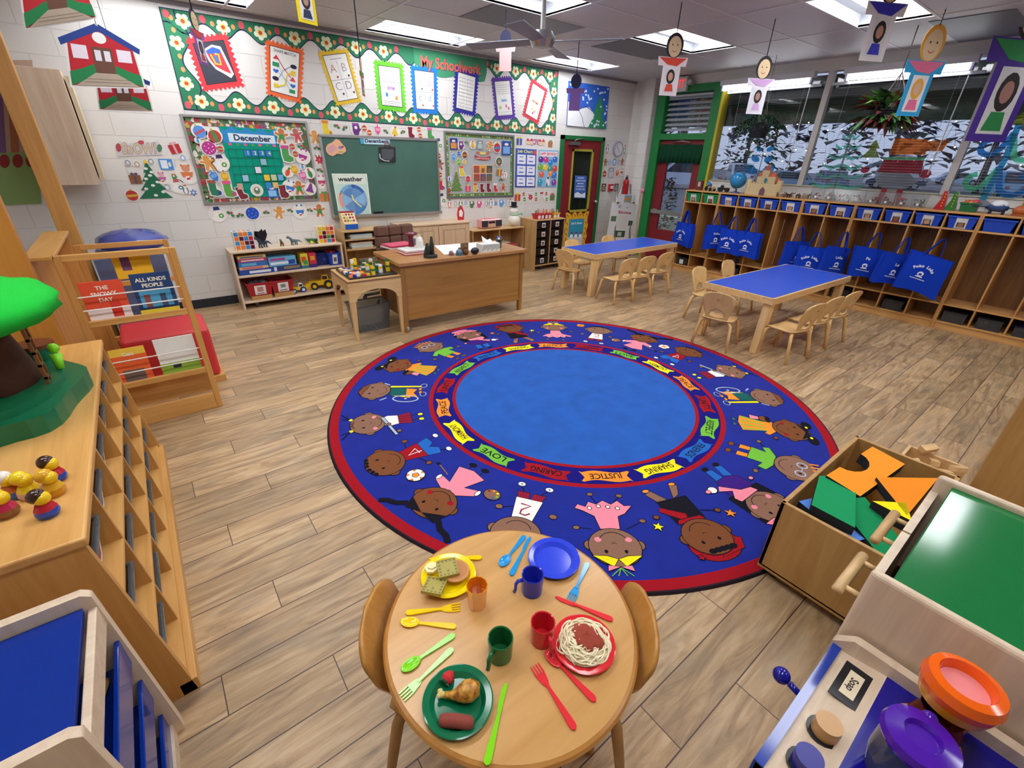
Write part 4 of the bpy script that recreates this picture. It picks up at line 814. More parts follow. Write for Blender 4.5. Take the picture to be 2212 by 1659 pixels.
tagged(m, 'paper_sign', 'peach coloured blob shaped paper sign on the chalkboard corner', 'sign')
hq = Quad((816, 318), (852, 318), (853, 350), (817, 349), off=.032); t = thing('hanging_slate', 'small dark slate in a black beaded frame hanging on the chalkboard', 'slate', tuple(hq.at(.5, 1))); I = Matrix.Translation(-Vector(t.location)); m = MB(I); hq.slab(m, mat('1c1e22', 'paint')); hq.build = None
m.build('frame', t); m = MB(I); hq.poly(m, [(.14, .12), (.88, .12), (.88, .60), (.70, .86), (.18, .82)], mat('4c5056', 'slate')); hq.poly(m, stroke([(.04, .45), (.06, .75), (.30, .92), (.62, .94)], .05), PA('d8d8d8')); m.build('writing_panel', t)
m = MB(I); a = hq.at(.2, .05); b = hq.at(.8, .05); c = hq.at(.5, -.45); m.tube([a, c], .006, PA('a8504a'), 5); m.tube([b, c], .006, PA('a8504a'), 5); m.build('cord', t)
# ---- charts by the door
jq = Quad((1114, 320), (1159, 323), (1156, 405), (1112, 405), off=.004); m = MB(); jq.slab(m, PA('3a58b0')); jq.text(m, 'Job Chart', .45, .07, .10, PA('f2e84a'), w=.74, bold=.02)
for i in range(6): s, t_ = .08 + .46 * (i % 2), .15 + .285 * (i // 2); jq.rect(m, s, s + .40, t_, t_ + .24, PA('e6e8f4')); jq.rect(m, s + .1, s + .28, t_ + .05, t_ + .07, PA('6a6aa8')); jq.rect(m, s + .08, s + .30, t_ + .15, t_ + .18, PA('5a6ab8'))
jq.poly(m, ell(.9, .08, .09, .06, 10), PA('d84a4a')); tagged(m, 'job_chart', 'blue Job Chart poster beside the green candy border board', 'poster')
hq = Quad((1163.5, 323.6), (1206, 325), (1201, 405), (1160, 404.6), off=.004); m = MB(); hq.slab(m, PA('8ab8d8')); hq.rect(m, .05, .95, .04, .17, PA('e8e4e8')); hq.text(m, 'HAPPY BIRTHDAY', .5, .105, .10, PA('d03a4a'), w=.84, bold=.03)
bc = ['5a2f8c', 'c83a8a', '3a6ac8', '2a8ac8', '6ab03a', 'e8c83a', '3a9a8a', 'd84a3a', 'e8603a', 'f08a3a', '3a7ad0', '2aa0b8', '8a3aa0', '2a4ab8', '7a3a9c']
for i, (s, t_) in enumerate(((.13, .25), (.38, .25), (.85, .24), (.62, .33), (.10, .45), (.36, .45), (.62, .50), (.86, .48), (.18, .64), (.66, .62), (.85, .66), (.12, .86), (.85, .86))): hq.poly(m, ell(s, t_, .13, .085, 14), PA(bc[i])); hq.poly(m, ell(s - .03, t_ - .03, .03, .02, 6), PA('e8e8f0'))
hq.poly(m, [(.42, .95), (.44, .75), (.52, .66), (.60, .74), (.62, .95)], PA('f0f0f0')); hq.poly(m, ell(.52, .74, .05, .04, 8), PA('2a2a2e')); hq.poly(m, [(.44, .95), (.47, .84), (.52, .95)], PA('2a2a2e')); tagged(m, 'birthday_poster', 'HAPPY BIRTHDAY poster with coloured balloons beside the red door', 'poster')
# ---- holiday cutouts
def K_(kind, S, c):
    a, b = c[0], c[1] if len(c) > 1 else 'f2efe8'
    if kind == 'orn': S(ell(0, -.05, .42, .42, 18), a); S([(-.38, 0), (.38, .05), (.40, -.12), (-.36, -.18)], b); S([(-.09, .34), (.09, .34), (.07, .48), (-.07, .48)], 'c8b060')
    elif kind == 'stripe': S(ell(0, -.05, .42, .42, 18), a); S(ell(0, -.05, .14, .42, 12), b); S([(-.09, .34), (.09, .34), (.07, .48), (-.07, .48)], 'c8b060')
    elif kind == 'dotty':
        S(ell(0, -.03, .45, .43, 18), a)
        for x, y in ((-.2, .15), (.1, .22), (.25, 0), (-.02, -.02), (-.25, -.12), (.05, -.25), (.2, -.2), (-.12, -.3)): S(ell(x, y, .04, .04, 6), b)
        S([(-.08, .38), (.08, .38), (.06, .5), (-.06, .5)], 'c8b060')
    elif kind == 'ginger':
        S([(-.13, .14), (-.42, .22), (-.44, .08), (-.17, -.02), (-.30, -.42), (-.12, -.47), (0, -.18), (.12, -.47), (.30, -.42), (.17, -.02), (.44, .08), (.42, .22), (.13, .14)], a); S(ell(0, .28, .21, .20, 14), a)
        if len(c) > 1: S([(-.15, .12), (.15, .12), (.17, -.12), (.13, -.30), (0, -.16), (-.13, -.30), (-.17, -.12)], b)
        for x in (-.07, .07): S(ell(x, .31, .022, .022, 6), '3a241a')
    elif kind == 'snowman':
        S(ell(0, -.22, .34, .27, 16), 'f0eee8'); S(ell(0, .12, .22, .19, 14), 'f4f2ee'); S([(-.24, .24), (.24, .28), (.20, .31), (.15, .50), (-.17, .47), (-.18, .28)], a); S(ell(.20, -.10, .16, .15, 12), b); S(ell(.20, -.10, .07, .06, 8), 'f0eee8'); S([(.02, .14), (.14, .10), (.02, .09)], 'ee8030')
        for x in (-.07, .07): S(ell(x, .18, .02, .02, 6), '1c1c22')
    elif kind == 'sock': S([(-.22, .48), (.18, .48), (.17, -.05), (.40, -.18), (.40, -.38), (.15, -.46), (-.18, -.40), (-.24, -.1)], a); S([(-.26, .50), (.22, .50), (.22, .30), (-.26, .30)], b); S(ell(.30, -.28, .11, .13, 10), c[2] if len(c) > 2 else a)
    elif kind == 'holly':
        for x, y, r in ((-.25, -.08, .3), (.25, -.10, -.3)): S([(x + .24 * math.cos(t) * (1 if k % 2 else .7), y + .19 * math.sin(t) * (1 if k % 2 else .7)) for k, t in enumerate([2 * PI * j / 12 for j in range(12)])], '2f7a42')
        for x, y in ((-.07, .12), (.07, .14), (0, .02)): S(ell(x, y, .08, .08, 8), 'c22a3c')
    elif kind == 'poins':
        S(star(0, 0, .48, 7, .55), a); S(star(0, 0, .30, 6, .5, .3), 'c83a58'); S(ell(0, 0, .07, .07, 8), 'e8c840'); S([(-.45, .40), (-.25, .42), (-.2, .25)], '3f8a4a')
    elif kind == 'dreidel': S([(-.06, .5), (.06, .5), (.06, .30), (.30, .26), (.27, -.14), (0, -.45), (-.27, -.14), (-.30, .26), (-.06, .30)], a); S([(-.22, .20), (.22, .20), (.20, -.08), (-.20, -.08)], b); S(stroke([(-.08, .12), (.06, .12), (.06, 0), (-.06, 0)], .04), a)
    elif kind == 'bear': S(ell(0, .28, .20, .18, 14), b); S(ell(-.16, .42, .07, .07, 8), a); S(ell(.16, .42, .07, .07, 8), a); S([(-.30, .10), (.30, .10), (.22, -.16), (-.22, -.16)], a); S([(-.09, -.1), (.09, -.1), (.12, -.46), (-.04, -.48)], 'f0ece8'); S([(-.07, -.2), (.10, -.16), (.11, -.25), (-.06, -.30)], 'd03048')
    elif kind == 'bulb': S(ell(0, -.10, .20, .34, 14), a); S([(-.10, .22), (.10, .22), (.09, .42), (-.09, .42)], b)
    elif kind == 'bell': S([(-.10, .40), (.10, .40), (.20, .05), (.36, -.28), (-.36, -.28), (-.20, .05)], a); S(ell(0, -.32, .09, .08, 8), b); S(ell(0, .42, .12, .07, 8), 'c03a48')
    elif kind == 'penguin': S(ell(0, -.05, .25, .40, 16), a); S(ell(0, -.12, .15, .28, 12), 'f2f0ec'); S(ell(0, .22, .13, .12, 10), 'f2f0ec'); S([(-.22, .36), (.22, .36), (.05, .50)], b); S([(-.04, .22), (.05, .20), (-.03, .17)], 'f09030'); S([(-.22, -.42), (-.03, -.42), (-.05, -.48), (-.24, -.48)], 'f09030'); S([(.22, -.42), (.03, -.42), (.05, -.48), (.24, -.48)], 'f09030')
    elif kind == 'flake': S(star(0, 0, .48, 6, .5), a); S(star(0, 0, .22, 6, .5), b)
    elif kind == 'oval': S(ell(0, 0, .40, .46, 16), a); S(ell(0, -.02, .26, .30, 14), b); S(ell(0, .1, .12, .12, 8), 'f2f0ec')
    elif kind == 'mitt': S([(-.30, .38), (.30, .38), (.34, .05), (.42, .10), (.44, -.05), (.28, -.20), (.20, -.45), (-.20, -.45), (-.30, -.2)], a); S([(-.30, .46), (.30, .46), (.30, .26), (-.30, .26)], b); S(ell(0, .12, .14, .13, 10), 'f2f0ec')
    elif kind == 'gift': S([(-.40, -.45), (.40, -.45), (.42, .25), (-.42, .25)], a); S([(-.08, -.45), (.08, -.45), (.08, .25), (-.08, .25)], b); S(ell(-.14, .34, .14, .10, 10), b); S(ell(.14, .34, .14, .10, 10), b)
    elif kind == 'tree':
        for k in range(4): S([(-.12 - .09 * (3 - k), -.46 + .22 * k), (.12 + .09 * (3 - k), -.46 + .22 * k), (0, -.05 + .18 * k)], a)
        for k in range(9): S(ell(.25 * math.sin(k * 2.1) * (1 - k / 10), -.38 + .085 * k, .05, .035, 7), b)
        S(star(0, .47, .07), 'e8c840')
    elif kind == 'card': S([(-.42, -.48), (.42, -.48), (.42, .48), (-.42, .48)], a); S([(-.32, -.38), (.32, -.38), (.32, .10), (-.32, .10)], b); S(ell(0, .25, .2, .1, 8), 'e8e4d8')
    elif kind == 'wreath': S(star(0, 0, .46, 12, .85), a); S(ell(0, .02, .24, .24, 14), b); S(ell(0, -.05, .12, .10, 8), 'd8a070'); S([(-.12, -.28), (.12, -.28), (.15, -.46), (-.15, -.46)], 'c83040')
BACKC = dict(ginger=[(-.2, .5), (.2, .5), (.24, .26), (.48, .26), (.48, .04), (.24, -.06), (.36, -.5), (-.36, -.5), (-.24, -.06), (-.48, .04), (-.48, .26), (-.24, .26)], sock=[(-.3, .54), (.26, .54), (.24, 0), (.47, -.14), (.47, -.42), (.15, -.52), (-.24, -.46), (-.3, -.1)], dreidel=[(-.1, .54), (.1, .54), (.1, .34), (.35, .3), (.32, -.17), (0, -.52), (-.32, -.17), (-.35, .3), (-.1, .34)])
def cutout(kind, px, py, hp, cols, label, rot=0.0, off=.010, group=None, wob=1.0):
    p = onback(px, py, off); h = (onback(px, py - hp / 2) - onback(px, py + hp / 2)).length; m = MB(Matrix.Rotation(rot, 4, 'Y')); k = [0]; bk = BACKC.get(kind) or ell(0, 0, .53, .53, 18)
    n = len(bk)
    if kind not in ('holly', 'flake', 'tree', 'card', 'gift'): m.prism([(x * h * wob, y * h) for x, y in bk], 0, .0016, PA('e9e6df'), ax=1)
    def S(pts, c): k[0] += 1; m.flat([(x * h * wob, y * h) for x, y in pts], -.0006 - k[0] * .00025, PA(c), ax=1)
    K_(kind, S, cols); o = m.build({'orn': 'ornament_cutout', 'stripe': 'ornament_cutout', 'dotty': 'ornament_cutout', 'ginger': 'gingerbread_cutout', 'snowman': 'snowman_cutout', 'sock': 'stocking_cutout', 'holly': 'holly_cutout', 'poins': 'poinsettia_cutout', 'dreidel': 'dreidel_cutout', 'bear': 'bear_cutout', 'bulb': 'light_bulb_cutout', 'bell': 'bell_cutout', 'penguin': 'penguin_cutout', 'flake': 'snowflake_cutout', 'oval': 'medallion_cutout', 'mitt': 'mitten_cutout', 'gift': 'gift_cutout', 'tree': 'tree_cutout', 'card': 'picture_card', 'wreath': 'wreath_cutout'}[kind])
    o.location = p; tag(o, label, {'card': 'card'}.get(kind, 'cutout'), group)
def many(txt, off, group):
    for ln in txt.strip().split('\n'):
        a = [x.strip() for x in ln.split('|')]; px, py, hp = (float(v) for v in a[1].split()); cutout(a[0], px, py, hp, a[2].split(), a[3], float(a[4]) if len(a) > 4 else 0.0, off, group)
many('''orn|430 283 31|5a90d8 b8566a|large blue ornament cutout at the top left of the calendar board|-.4
stripe|463 293 32|b8403a 3f8a4a|red and green striped ornament cutout left of the teal calendar|-.3
dotty|451 319 33|b8348c f4dff0|magenta ornament cutout with white dots left of the calendar|-.3
orn|476 321 15|c8403c 9ac07a|small red ornament cutout touching the calendar edge
bulb|427 303 13|3a9ad8 2a6ab0|tiny blue bulb cutout under the large blue ornament
ginger|449 352 34|d8964a|plain gingerbread cutout beside the snowman on the calendar board|-.2
snowman|476 352 36|3a2a5a 5a9a48|snowman cutout holding a wreath left of the calendar
dreidel|463 381 27|3a78c8 7ab0e8|blue dreidel cutout on the calendar board|-.4
dreidel|486 382 27|d8a020 f0c840|yellow dreidel cutout touching the calendar|-.1
sock|461 407 35|2f7a58 9a5a4a 2a4a9a|green stocking cutout with a bear on top at the lower left board
sock|493 409 36|5aa048 d85a8a c84a8a|green and pink stocking cutout at the lower left of the calendar
sock|521 418 28|7c2a34 7c2a34|plain maroon stocking cutout under the left of the calendar|-.2
oval|555 411 25|e0d8cc 5a7a5a|snow scene medallion cutout under the calendar
card|588 414 26|2a62c0 8ac0e8|blue star gift card cutout under the calendar
sock|611 415 28|7c2a34 7c2a34|plain maroon stocking cutout under the right of the calendar
ginger|608 294 34|c87a48 3f8f4a|gingerbread cutout in green overalls at the board's upper right|.1
ginger|641 293 32|b86a5a c84a5a|pink outlined gingerbread cutout at the board's upper right corner|-.2
orn|631 316 15|cc3f3a 9ac07a|small red ornament cutout right of the calendar, upper one
holly|651 317 20|2f7a42|holly cutout at the right edge of the calendar board|.3
sock|618 333 37|4a9a52 c84a8a|green stocking cutout with pink toe right of the calendar
orn|638 332 15|cc3f3a 9ac07a|small red ornament cutout beside the green stocking
bear|654 338 34|a0348c f0dce8|purple bear cutout with candy cane at the board's right edge|.3
bulb|622 371 24|d8502c 2f7a42|orange light bulb cutout right of the calendar|.5
dreidel|636 367 25|d8a020 f0c840|yellow dreidel cutout right of the calendar|-.3
dreidel|654 380 27|c86aa0 f0a8c8|pink dreidel cutout right of the calendar|-.2
bulb|669 374 24|2f8a4a c84040|green light bulb cutout at the right frame of the calendar board|-.3
bulb|653 359 12|3a9ad8 2a6ab0|tiny blue bulb cutout above the pink dreidel
bear|627 406 33|3a7ac8 f0ece8|blue bear cutout with candy cane at the lower right board|.3
ginger|646 406 32|c87a48 3f8f4a|gingerbread cutout in green overalls at the board's lower right
bell|670 408 26|7a3a8c e8c840|purple bell cutout at the lower right corner of the calendar board|.3''', .020, 'cutouts pinned on the calendar board')
many('''poins|690 345 24|b83050|red poinsettia cutout between calendar board and chalkboard
ginger|680 296 30|d89a50|gingerbread cutout at the top of the strip left of the chalkboard
holly|684 319 17|2f7a42|holly cutout below the gingerbread left of the chalkboard
holly|691 367 17|2f7a42|holly cutout below the poinsettia left of the chalkboard|.3
bear|695 393 30|c84a7a f0ece8|pink bear cutout with candy cane left of the weather wheel
gift|701 424 24|e0783a 4a9a52|orange gift cutout beside the lower left chalkboard corner
sock|704 277 34|e0cc3a d8883a d8803a|yellow stocking cutout at the left end of the row above the chalkboard
holly|728 272 17|2f7a42|holly cutout above the chalkboard, next to the yellow stocking|.4
holly|744 276 17|2f7a42|holly cutout above the chalkboard, next to the purple mitten|-.6
mitt|769 279 28|6a2f7c 8a4a9a|purple mitten cutout above the chalkboard
orn|787 276 15|c84a3c e0d8a0|small red ornament cutout above the month sign, upper one
orn|798 286 14|c84a3c e0d8a0|small red ornament cutout above the month sign, lower one
dreidel|816 281 24|d85a90 f0a8c8|pink dreidel cutout above the chalkboard
holly|834 283 15|2f7a42|holly cutout between the pink dreidel and the yellow bell|.5
bell|853 285 25|e0c03a c83a48|yellow bell cutout above the chalkboard|.2
holly|870 284 15|2f7a42|holly cutout between the yellow bell and the maroon stocking|-.3
sock|887 287 25|7c2030 7c2030|maroon stocking cutout above the chalkboard
orn|905 279 13|c84a3c e0d8a0|small red ornament cutout right of the maroon stocking, upper one
orn|908 293 13|c84a3c e0d8a0|small red ornament cutout right of the maroon stocking, lower one
sock|929 290 28|4a9a52 d86aa0|green stocking cutout at the right end of the row above the chalkboard
snowman|947 312 27|3a4a8a 5a9a48|snowman cutout beside the upper right chalkboard corner
orn|948 336 13|c84a3c e0d8a0|small red ornament cutout under the snowman right of the chalkboard
ginger|950 356 25|8c5a3c c8746a|brown gingerbread cutout right of the chalkboard
orn|951 377 13|c84a3c e0d8a0|small red ornament cutout above the red stocking right of the chalkboard
sock|952 399 26|c83038 c8a060 3a62c0|red stocking cutout with blue toe right of the chalkboard
snowman|954 431 27|2f3a6a 4f9a48|snowman cutout with wreath beside the lower right chalkboard corner
snowman|470 463 33|2a3a7a 4f9a48|snowman cutout with a blue hat under the calendar board
holly|499 461 19|3f8a42|holly cutout next to the snowman under the calendar board|.7
holly|518 464 18|3f8a42|holly cutout left of the blue swirled ornament under the board|-.2
dotty|545 460 30|1f4ab8 6ab0f0|blue swirled ornament cutout under the calendar board
holly|575 458 16|3f8a42|holly cutout right of the blue swirled ornament under the board
ginger|603 459 28|d8964a|plain gingerbread cutout under the calendar board|.2
holly|627 454 15|3f8a42|holly cutout between gingerbread and bear under the calendar board|.3
bear|648 457 31|3a7ac8 f0ece8|blue bear cutout with candy cane under the calendar board
holly|669 453 15|3f8a42|holly cutout at the right end of the row under the calendar board|.2
ginger|690 455 29|c87a48 3f8f4a|gingerbread cutout in green overalls below the lower right board corner
penguin|971 440 19|c03a3a 2a2a3a|red vested penguin cutout below the lower left corner of the grey board
oval|984 440 12|b8b8b0 d8d4c8|pale medallion cutout next to the red vested penguin
penguin|995 440 21|2f7a4a c8c8cc|green vested penguin cutout below the grey board
flake|1006 439 11|8aa8d8 e0e8f4|pale blue snowflake cutout next to the green vested penguin
mitt|1019 440 20|5a7a5a e0dcd0|grey snow child cutout below the grey board
mitt|1035 440 20|d85a90 e8c8d8|pink snow child cutout below the grey board
oval|1050 440 12|b8b8b0 d8d4c8|pale medallion cutout next to the pink snow child
penguin|1060 439 20|4a78b8 8a5a9a|blue scarfed penguin cutout below the grey board
flake|1071 439 11|3a7ad0 9ac0f0|bright blue snowflake cutout below the grey board
mitt|1083 438 20|5a9ad8 b8d8f0|light blue snow child cutout below the grey board
flake|1094 438 9|9ab0d8 e0e8f4|smallest pale snowflake cutout below the grey board
penguin|1102 438 18|6a5a5a c05a5a|thin penguin cutout below the lower right corner of the grey board
gift|1122 304 20|3a5ab0 e0c83a|blue gift cutout with yellow bow above the job chart
gift|1189 310 17|c8663a 5a9a52|orange gift cutout above the birthday poster
gift|1118 425 20|c83a40 e0c040|red gift cutout at the left end of the row under the job chart
orn|1131 419 10|cc4a40 9ac07a|small red ornament cutout under the job chart
orn|1133 430 10|3f8a52 cfe0a0|small green ornament cutout under the job chart
poins|1146 426 18|b83050|red poinsettia cutout under the job chart
orn|1158 419 9|3f8a52 cfe0a0|small green ornament cutout under the birthday poster, left one
orn|1158 430 10|cc4a40 9ac07a|small red ornament cutout under the birthday poster, left one
sock|1170 425 20|d8d0c8 b83a44|white stocking cutout under the birthday poster
orn|1180 418 9|cc4a40 9ac07a|small red ornament cutout under the birthday poster, right one
orn|1181 430 9|3f8a52 cfe0a0|small green ornament cutout under the birthday poster, right one
gift|1193 425 18|3f8f4a c83a40|green gift cutout beside the red door
penguin|1312 322 20|3a5aa0 c83a48|blue penguin cutout left of the wall clock
penguin|1349 322 18|4a8a5a c83a48|green penguin cutout right of the wall clock
ginger|1308 351 18|a8744a|brown gingerbread child cutout under the clock, left one
flake|1316 351 14|9ab8e0 e0e8f4|pale snowflake cutout under the clock
oval|1327 350 18|7a9ac8 c8d8f0|snow globe cutout under the clock
flake|1336 350 14|9ab8e0 e0e8f4|pale snowflake cutout right of the snow globe
ginger|1344 350 16|b86a5a|reddish gingerbread child cutout under the clock, right one
orn|1306 375 16|b8483c d8c8a0|red ornament cutout beside the red door frame, under the clock
card|1320 373 23|a8a8b0 d0d0d8|grey photo card under the snow globe
mitt|1333 373 15|d86a4a e8c8a8|orange mitten cutout under the clock
bear|1343 372 16|b84a48 e8dcd4|red bear cutout near the wall corner
card|1304 405 17|4a2a2a a88a7a|small dark picture card left of the fire alarm
card|1331 405 17|5a4a4a b8a898|small dark picture card right of the fire alarm''', .004, 'holiday cutouts taped to the back wall')
many('''card|980 311 26|2a3a8c d8903a|blue night scene card at the top left of the grey board
mitt|996 314 20|6a2f7c 8a4a9a|purple mitten cutout on the grey board
holly|1007 307 12|2f7a42|holly cutout at the top of the grey board
bell|1021 313 18|e0b83a c83a48|yellow bell cutout on the grey board
card|1037 313 20|8a9a98 b8c8c0|frosty grey card on the grey board
ginger|1059 315 23|d8964a|gingerbread cutout at the top of the grey board|.2
orn|1074 318 24|c03a48 3a8ac0|red and blue pointed ornament cutout on the grey board
card|1094 320 32|2a4aa0 7aa8e0|tall blue snow card at the top right of the grey board
dreidel|980 339 20|3a90d8 8ac8f0|blue dreidel cutout at the left of the grey board|.2
orn|991 331 11|2a5ac0 7aa8f0|small blue ornament cutout on the grey board
orn|1004 334 17|7a4a30 b8864a|brown ornament cutout on the grey board
dreidel|991 351 19|5aa83a a8d86a|green dreidel cutout on the grey board|-.2
orn|1003 350 11|e0a83a f0d080|small golden ornament cutout on the grey board
wreath|1078 349 21|3f6a44 8a6a5a|round wreath cutout at the right of the grey board
sock|997 370 23|e0c83a d85a3a|yellow stocking cutout on the grey board
tree|986 391 46|5a8a42 b87a5a|olive Christmas tree cutout at the lower left of the grey board
bulb|971 386 11|2a62c8 2a62c8|tiny blue bulb cutout beside the olive tree
orn|1011 386 16|c83040 e06a6a|red cross shaped ornament cutout right of the olive tree
gift|1079 371 19|a8743a e0b868|brown gift cutout at the right of the grey board
gift|1011 406 17|d83a8a e0c040|pink gift cutout at the bottom of the grey board
sock|1027 406 21|e0b03a b8503a 3a62c0|yellow and blue stocking cutout at the bottom of the grey board
sock|1041 407 19|7c2030 7c2030|maroon stocking cutout at the bottom of the grey board, left one
sock|1055 406 20|7c2030 7c2030|maroon stocking cutout at the bottom of the grey board, right one
sock|1070 406 19|c83038 f0ece8|red stocking cutout with white cuff at the bottom of the grey board
ginger|1087 405 21|b8844a c83a48|teddy bear cutout at the lower right of the grey board
orn|970 411 13|b83a3a 5a8a42|round red ornament cutout at the lower left corner of the grey board
holly|1082 388 13|2f7a42|holly cutout at the lower right of the grey board
penguin|1089 378 18|8a3a3a 2a2a3a|nutcracker cutout beside the brown gift on the grey board''', .014, 'cutouts pinned on the grey board')
pq = Quad((1020, 356), (1064, 356), (1063, 392), (1021, 393), off=.012); m = MB(); pq.slab(m, PA('e8c49a'))
for i, c in enumerate(('b84a3a', 'e0a03a', '3a5a4a', 'a83a34', '6a4a7a', '4a6a5a')): pq.rect(m, .04 + .32 * (i % 3), .33 + .32 * (i % 3), .05 + .48 * (i // 3), .48 + .48 * (i // 3), PA(c)); pq.rect(m, .10 + .32 * (i % 3), .26 + .32 * (i % 3), .20 + .48 * (i // 3), .46 + .48 * (i // 3), PA('8a5a4a'))
tagged(m, 'photo_collage', 'collage of six holiday pictures in the middle of the grey board', 'collage')
rq = Quad((1024, 325), (1060, 327), (1058, 348), (1024, 346), off=.012); m = MB(); rq.poly(m, [(0, .45), (.25, .60), (.5, .64), (.75, .60), (1, .45), (1, .78), (.75, .92), (.5, .97), (.25, .92), (0, .78)], PA('b83a40')); rq.text(m, 'HAPPY HOLIDAYS', .5, .79, .20, PA('f0e4d8'), w=.8, bold=.02); rq.poly(m, ell(.5, .25, .2, .16, 10), PA('e0cc6a')); rq.poly(m, ell(.2, .2, .12, .12, 8), PA('c86a5a')); rq.poly(m, ell(.8, .22, .12, .12, 8), PA('c86a5a')); tagged(m, 'ribbon_banner', 'small red ribbon banner reading HAPPY HOLIDAYS on the grey board', 'banner')
# big letters of snow and joy
sq = Quad((248, 303), (350, 304), (352, 336), (252, 338), off=.004); m = MB(); sq.poly(m, [(0, .3), (.1, .05), (.2, .25), (.45, .1), (.52, -.05), (.62, .15), (.8, .1), (.9, 0), (1, .4), (.98, .95), (.02, 1)], PA('d0cccc')); sq.text(m, 'SnOW!', .5, .55, .95, PA('9a8a92'), w=.74, bold=.06); sq.text(m, 'SnOW!', .5, .55, .95, PA('cfc0a0'), w=.72, bold=.02); sq.poly(m, ell(.06, .45, .06, .28, 8), PA('b04a48')); sq.poly(m, ell(.93, .5, .06, .28, 8), PA('4a7a5a')); sq.poly(m, ell(.54, .12, .07, .14, 8), PA('c04a58'))
tagged(m, 'snow_banner', 'banner cutout spelling SnOW! beside the wall cupboard', 'banner')
jq = Quad((1133, 297), (1180, 300), (1179, 317), (1134, 314), off=.004); m = MB(); jq.text(m, 'JOY', .48, .5, 1.0, PA('b05a9a'), w=.34, bold=.03)
for s in (.14, .30, .70, .86): jq.poly(m, ell(s, .55, .10, .34, 10), PA('e0c4a8')); jq.poly(m, [(s - .09, .4), (s + .09, .4), (s, .02)], PA('c83a40'))
tagged(m, 'joy_banner', 'JOY banner cutout with four elf faces above the job chart', 'banner')
many('''tree|327 390 82|1f6a4a e8ece8|tall snowy fir tree cutout left of the calendar board
gift|377 319 27|b82c34 d8a8a8|red sleigh seat cutout right of the snow banner|-.2
oval|395 341 13|7aa0d0 e0e8f0|small blue medallion cutout beside the calendar board
oval|276 352 14|8a98b8 d0c8c0|grey medallion cutout under the left of the snow banner
oval|296 355 13|c8a078 d8d8e0|tan medallion cutout under the snow banner
oval|326 349 13|8a9aa8 d8dce0|grey medallion cutout at the tip of the snowy fir
card|359 355 27|4a90d8 e0ecf4|blue framed penguin card right of the snowy fir|1.57
bear|404 376 42|d87a4a d8906a|orange bear cutout in pink trousers beside the calendar board
gift|292 385 26|8a5a38 5a4a6a|brown sled cutout left of the snowy fir
bear|350 385 27|b86a9a e0a8b8|bear cutout in a purple hat right of the snowy fir
mitt|376 382 14|4a8a4a c87a4a|green hatted elf cutout right of the purple hatted bear
snowman|383 402 30|c05a5a 5a8a9a|striped scarf snowman cutout beside the snowy fir
orn|285 421 26|b83a38 d8b03a|red Santa sack cutout under the sled cutout
flake|418 416 17|5a78b8 d0dcf0|blue star snowflake cutout beside the lower calendar board
oval|361 405 14|b0b4bc e0e4e8|silver medallion cutout beside the foot of the snowy fir
penguin|401 410 22|6a7a9a c05a4a|grey skating penguin cutout beside the striped scarf snowman''', .004, 'holiday cutouts left of the calendar board')
# ---- clock, fire alarm, extinguisher
p = onback(1333, 322); c = thing('wall_clock', 'round white wall clock with lilac rim near the red door', 'clock', (p.x, BACK, p.z)); r = .125
m = MB(Matrix.Rotation(PI / 2, 4, 'X')); m.lathe([(r, 0), (r, .035), (r - .012, .040), (r - .018, .030)], mat('9a98b4', 'plastic'), 40); m.build('rim', c)
m = MB(Matrix.Rotation(PI / 2, 4, 'X')); m.flat(ell(0, 0, r - .016, r - .016, 36), .028, mat('e4e4ea', 'paper'))
for k in range(12): a = PI / 2 - k * PI / 6; m.text(str(k or 12), .022, PA('3a3a44'), (.085 * math.cos(a), .085 * math.sin(a), .029), (1, 0, 0), (0, 1, 0))
m.build('dial', c); m = MB(Matrix.Rotation(PI / 2, 4, 'X')); m.flat(stroke([(.01, -.01), (-.045, .05)], .008), .031, PA('22222a')); m.flat(stroke([(-.01, .012), (.05, -.07)], .006), .032, PA('22222a')); m.build('hands', c)
p = onback(1317, 405); m = MB(); m.box(p.x - .05, p.x + .05, BACK - .05, BACK, p.z - .06, p.z + .06, mat('b8202c', 'gloss')); m.box(p.x - .035, p.x + .035, BACK - .056, BACK - .05, p.z - .02, p.z + .03, mat('e8e4e0')); tagged(m, 'fire_alarm', 'small red fire alarm box beside the red door', 'fire alarm')
p = onback(1345, 402); e = thing('fire_extinguisher', 'red fire extinguisher hanging in the corner behind the flip chart easel', 'fire extinguisher', (p.x, BACK - .08, p.z - .22)); m = MB(); m.lathe([(0, 0), (.055, 0), (.06, .02), (.06, .28), (.045, .33), (.02, .345), (0, .345)], mat('b01c26', 'gloss'), 24); m.build('cylinder_body', e)
m = MB(); m.box(-.02, .02, -.02, .02, .345, .375, mat('2a2a2c')); m.box(-.02, .09, -.012, .012, .38, .39, mat('2a2a2c')); m.box(-.02, .08, -.012, .012, .40, .408, mat('2a2a2c')); m.build('handle', e); m = MB(); m.tube([(0, .02, .36), (.07, 0, .36), (.09, 0, .25), (.075, 0, .1)], .010, mat('1c1c1e', 'rubber')); m.build('hose', e)
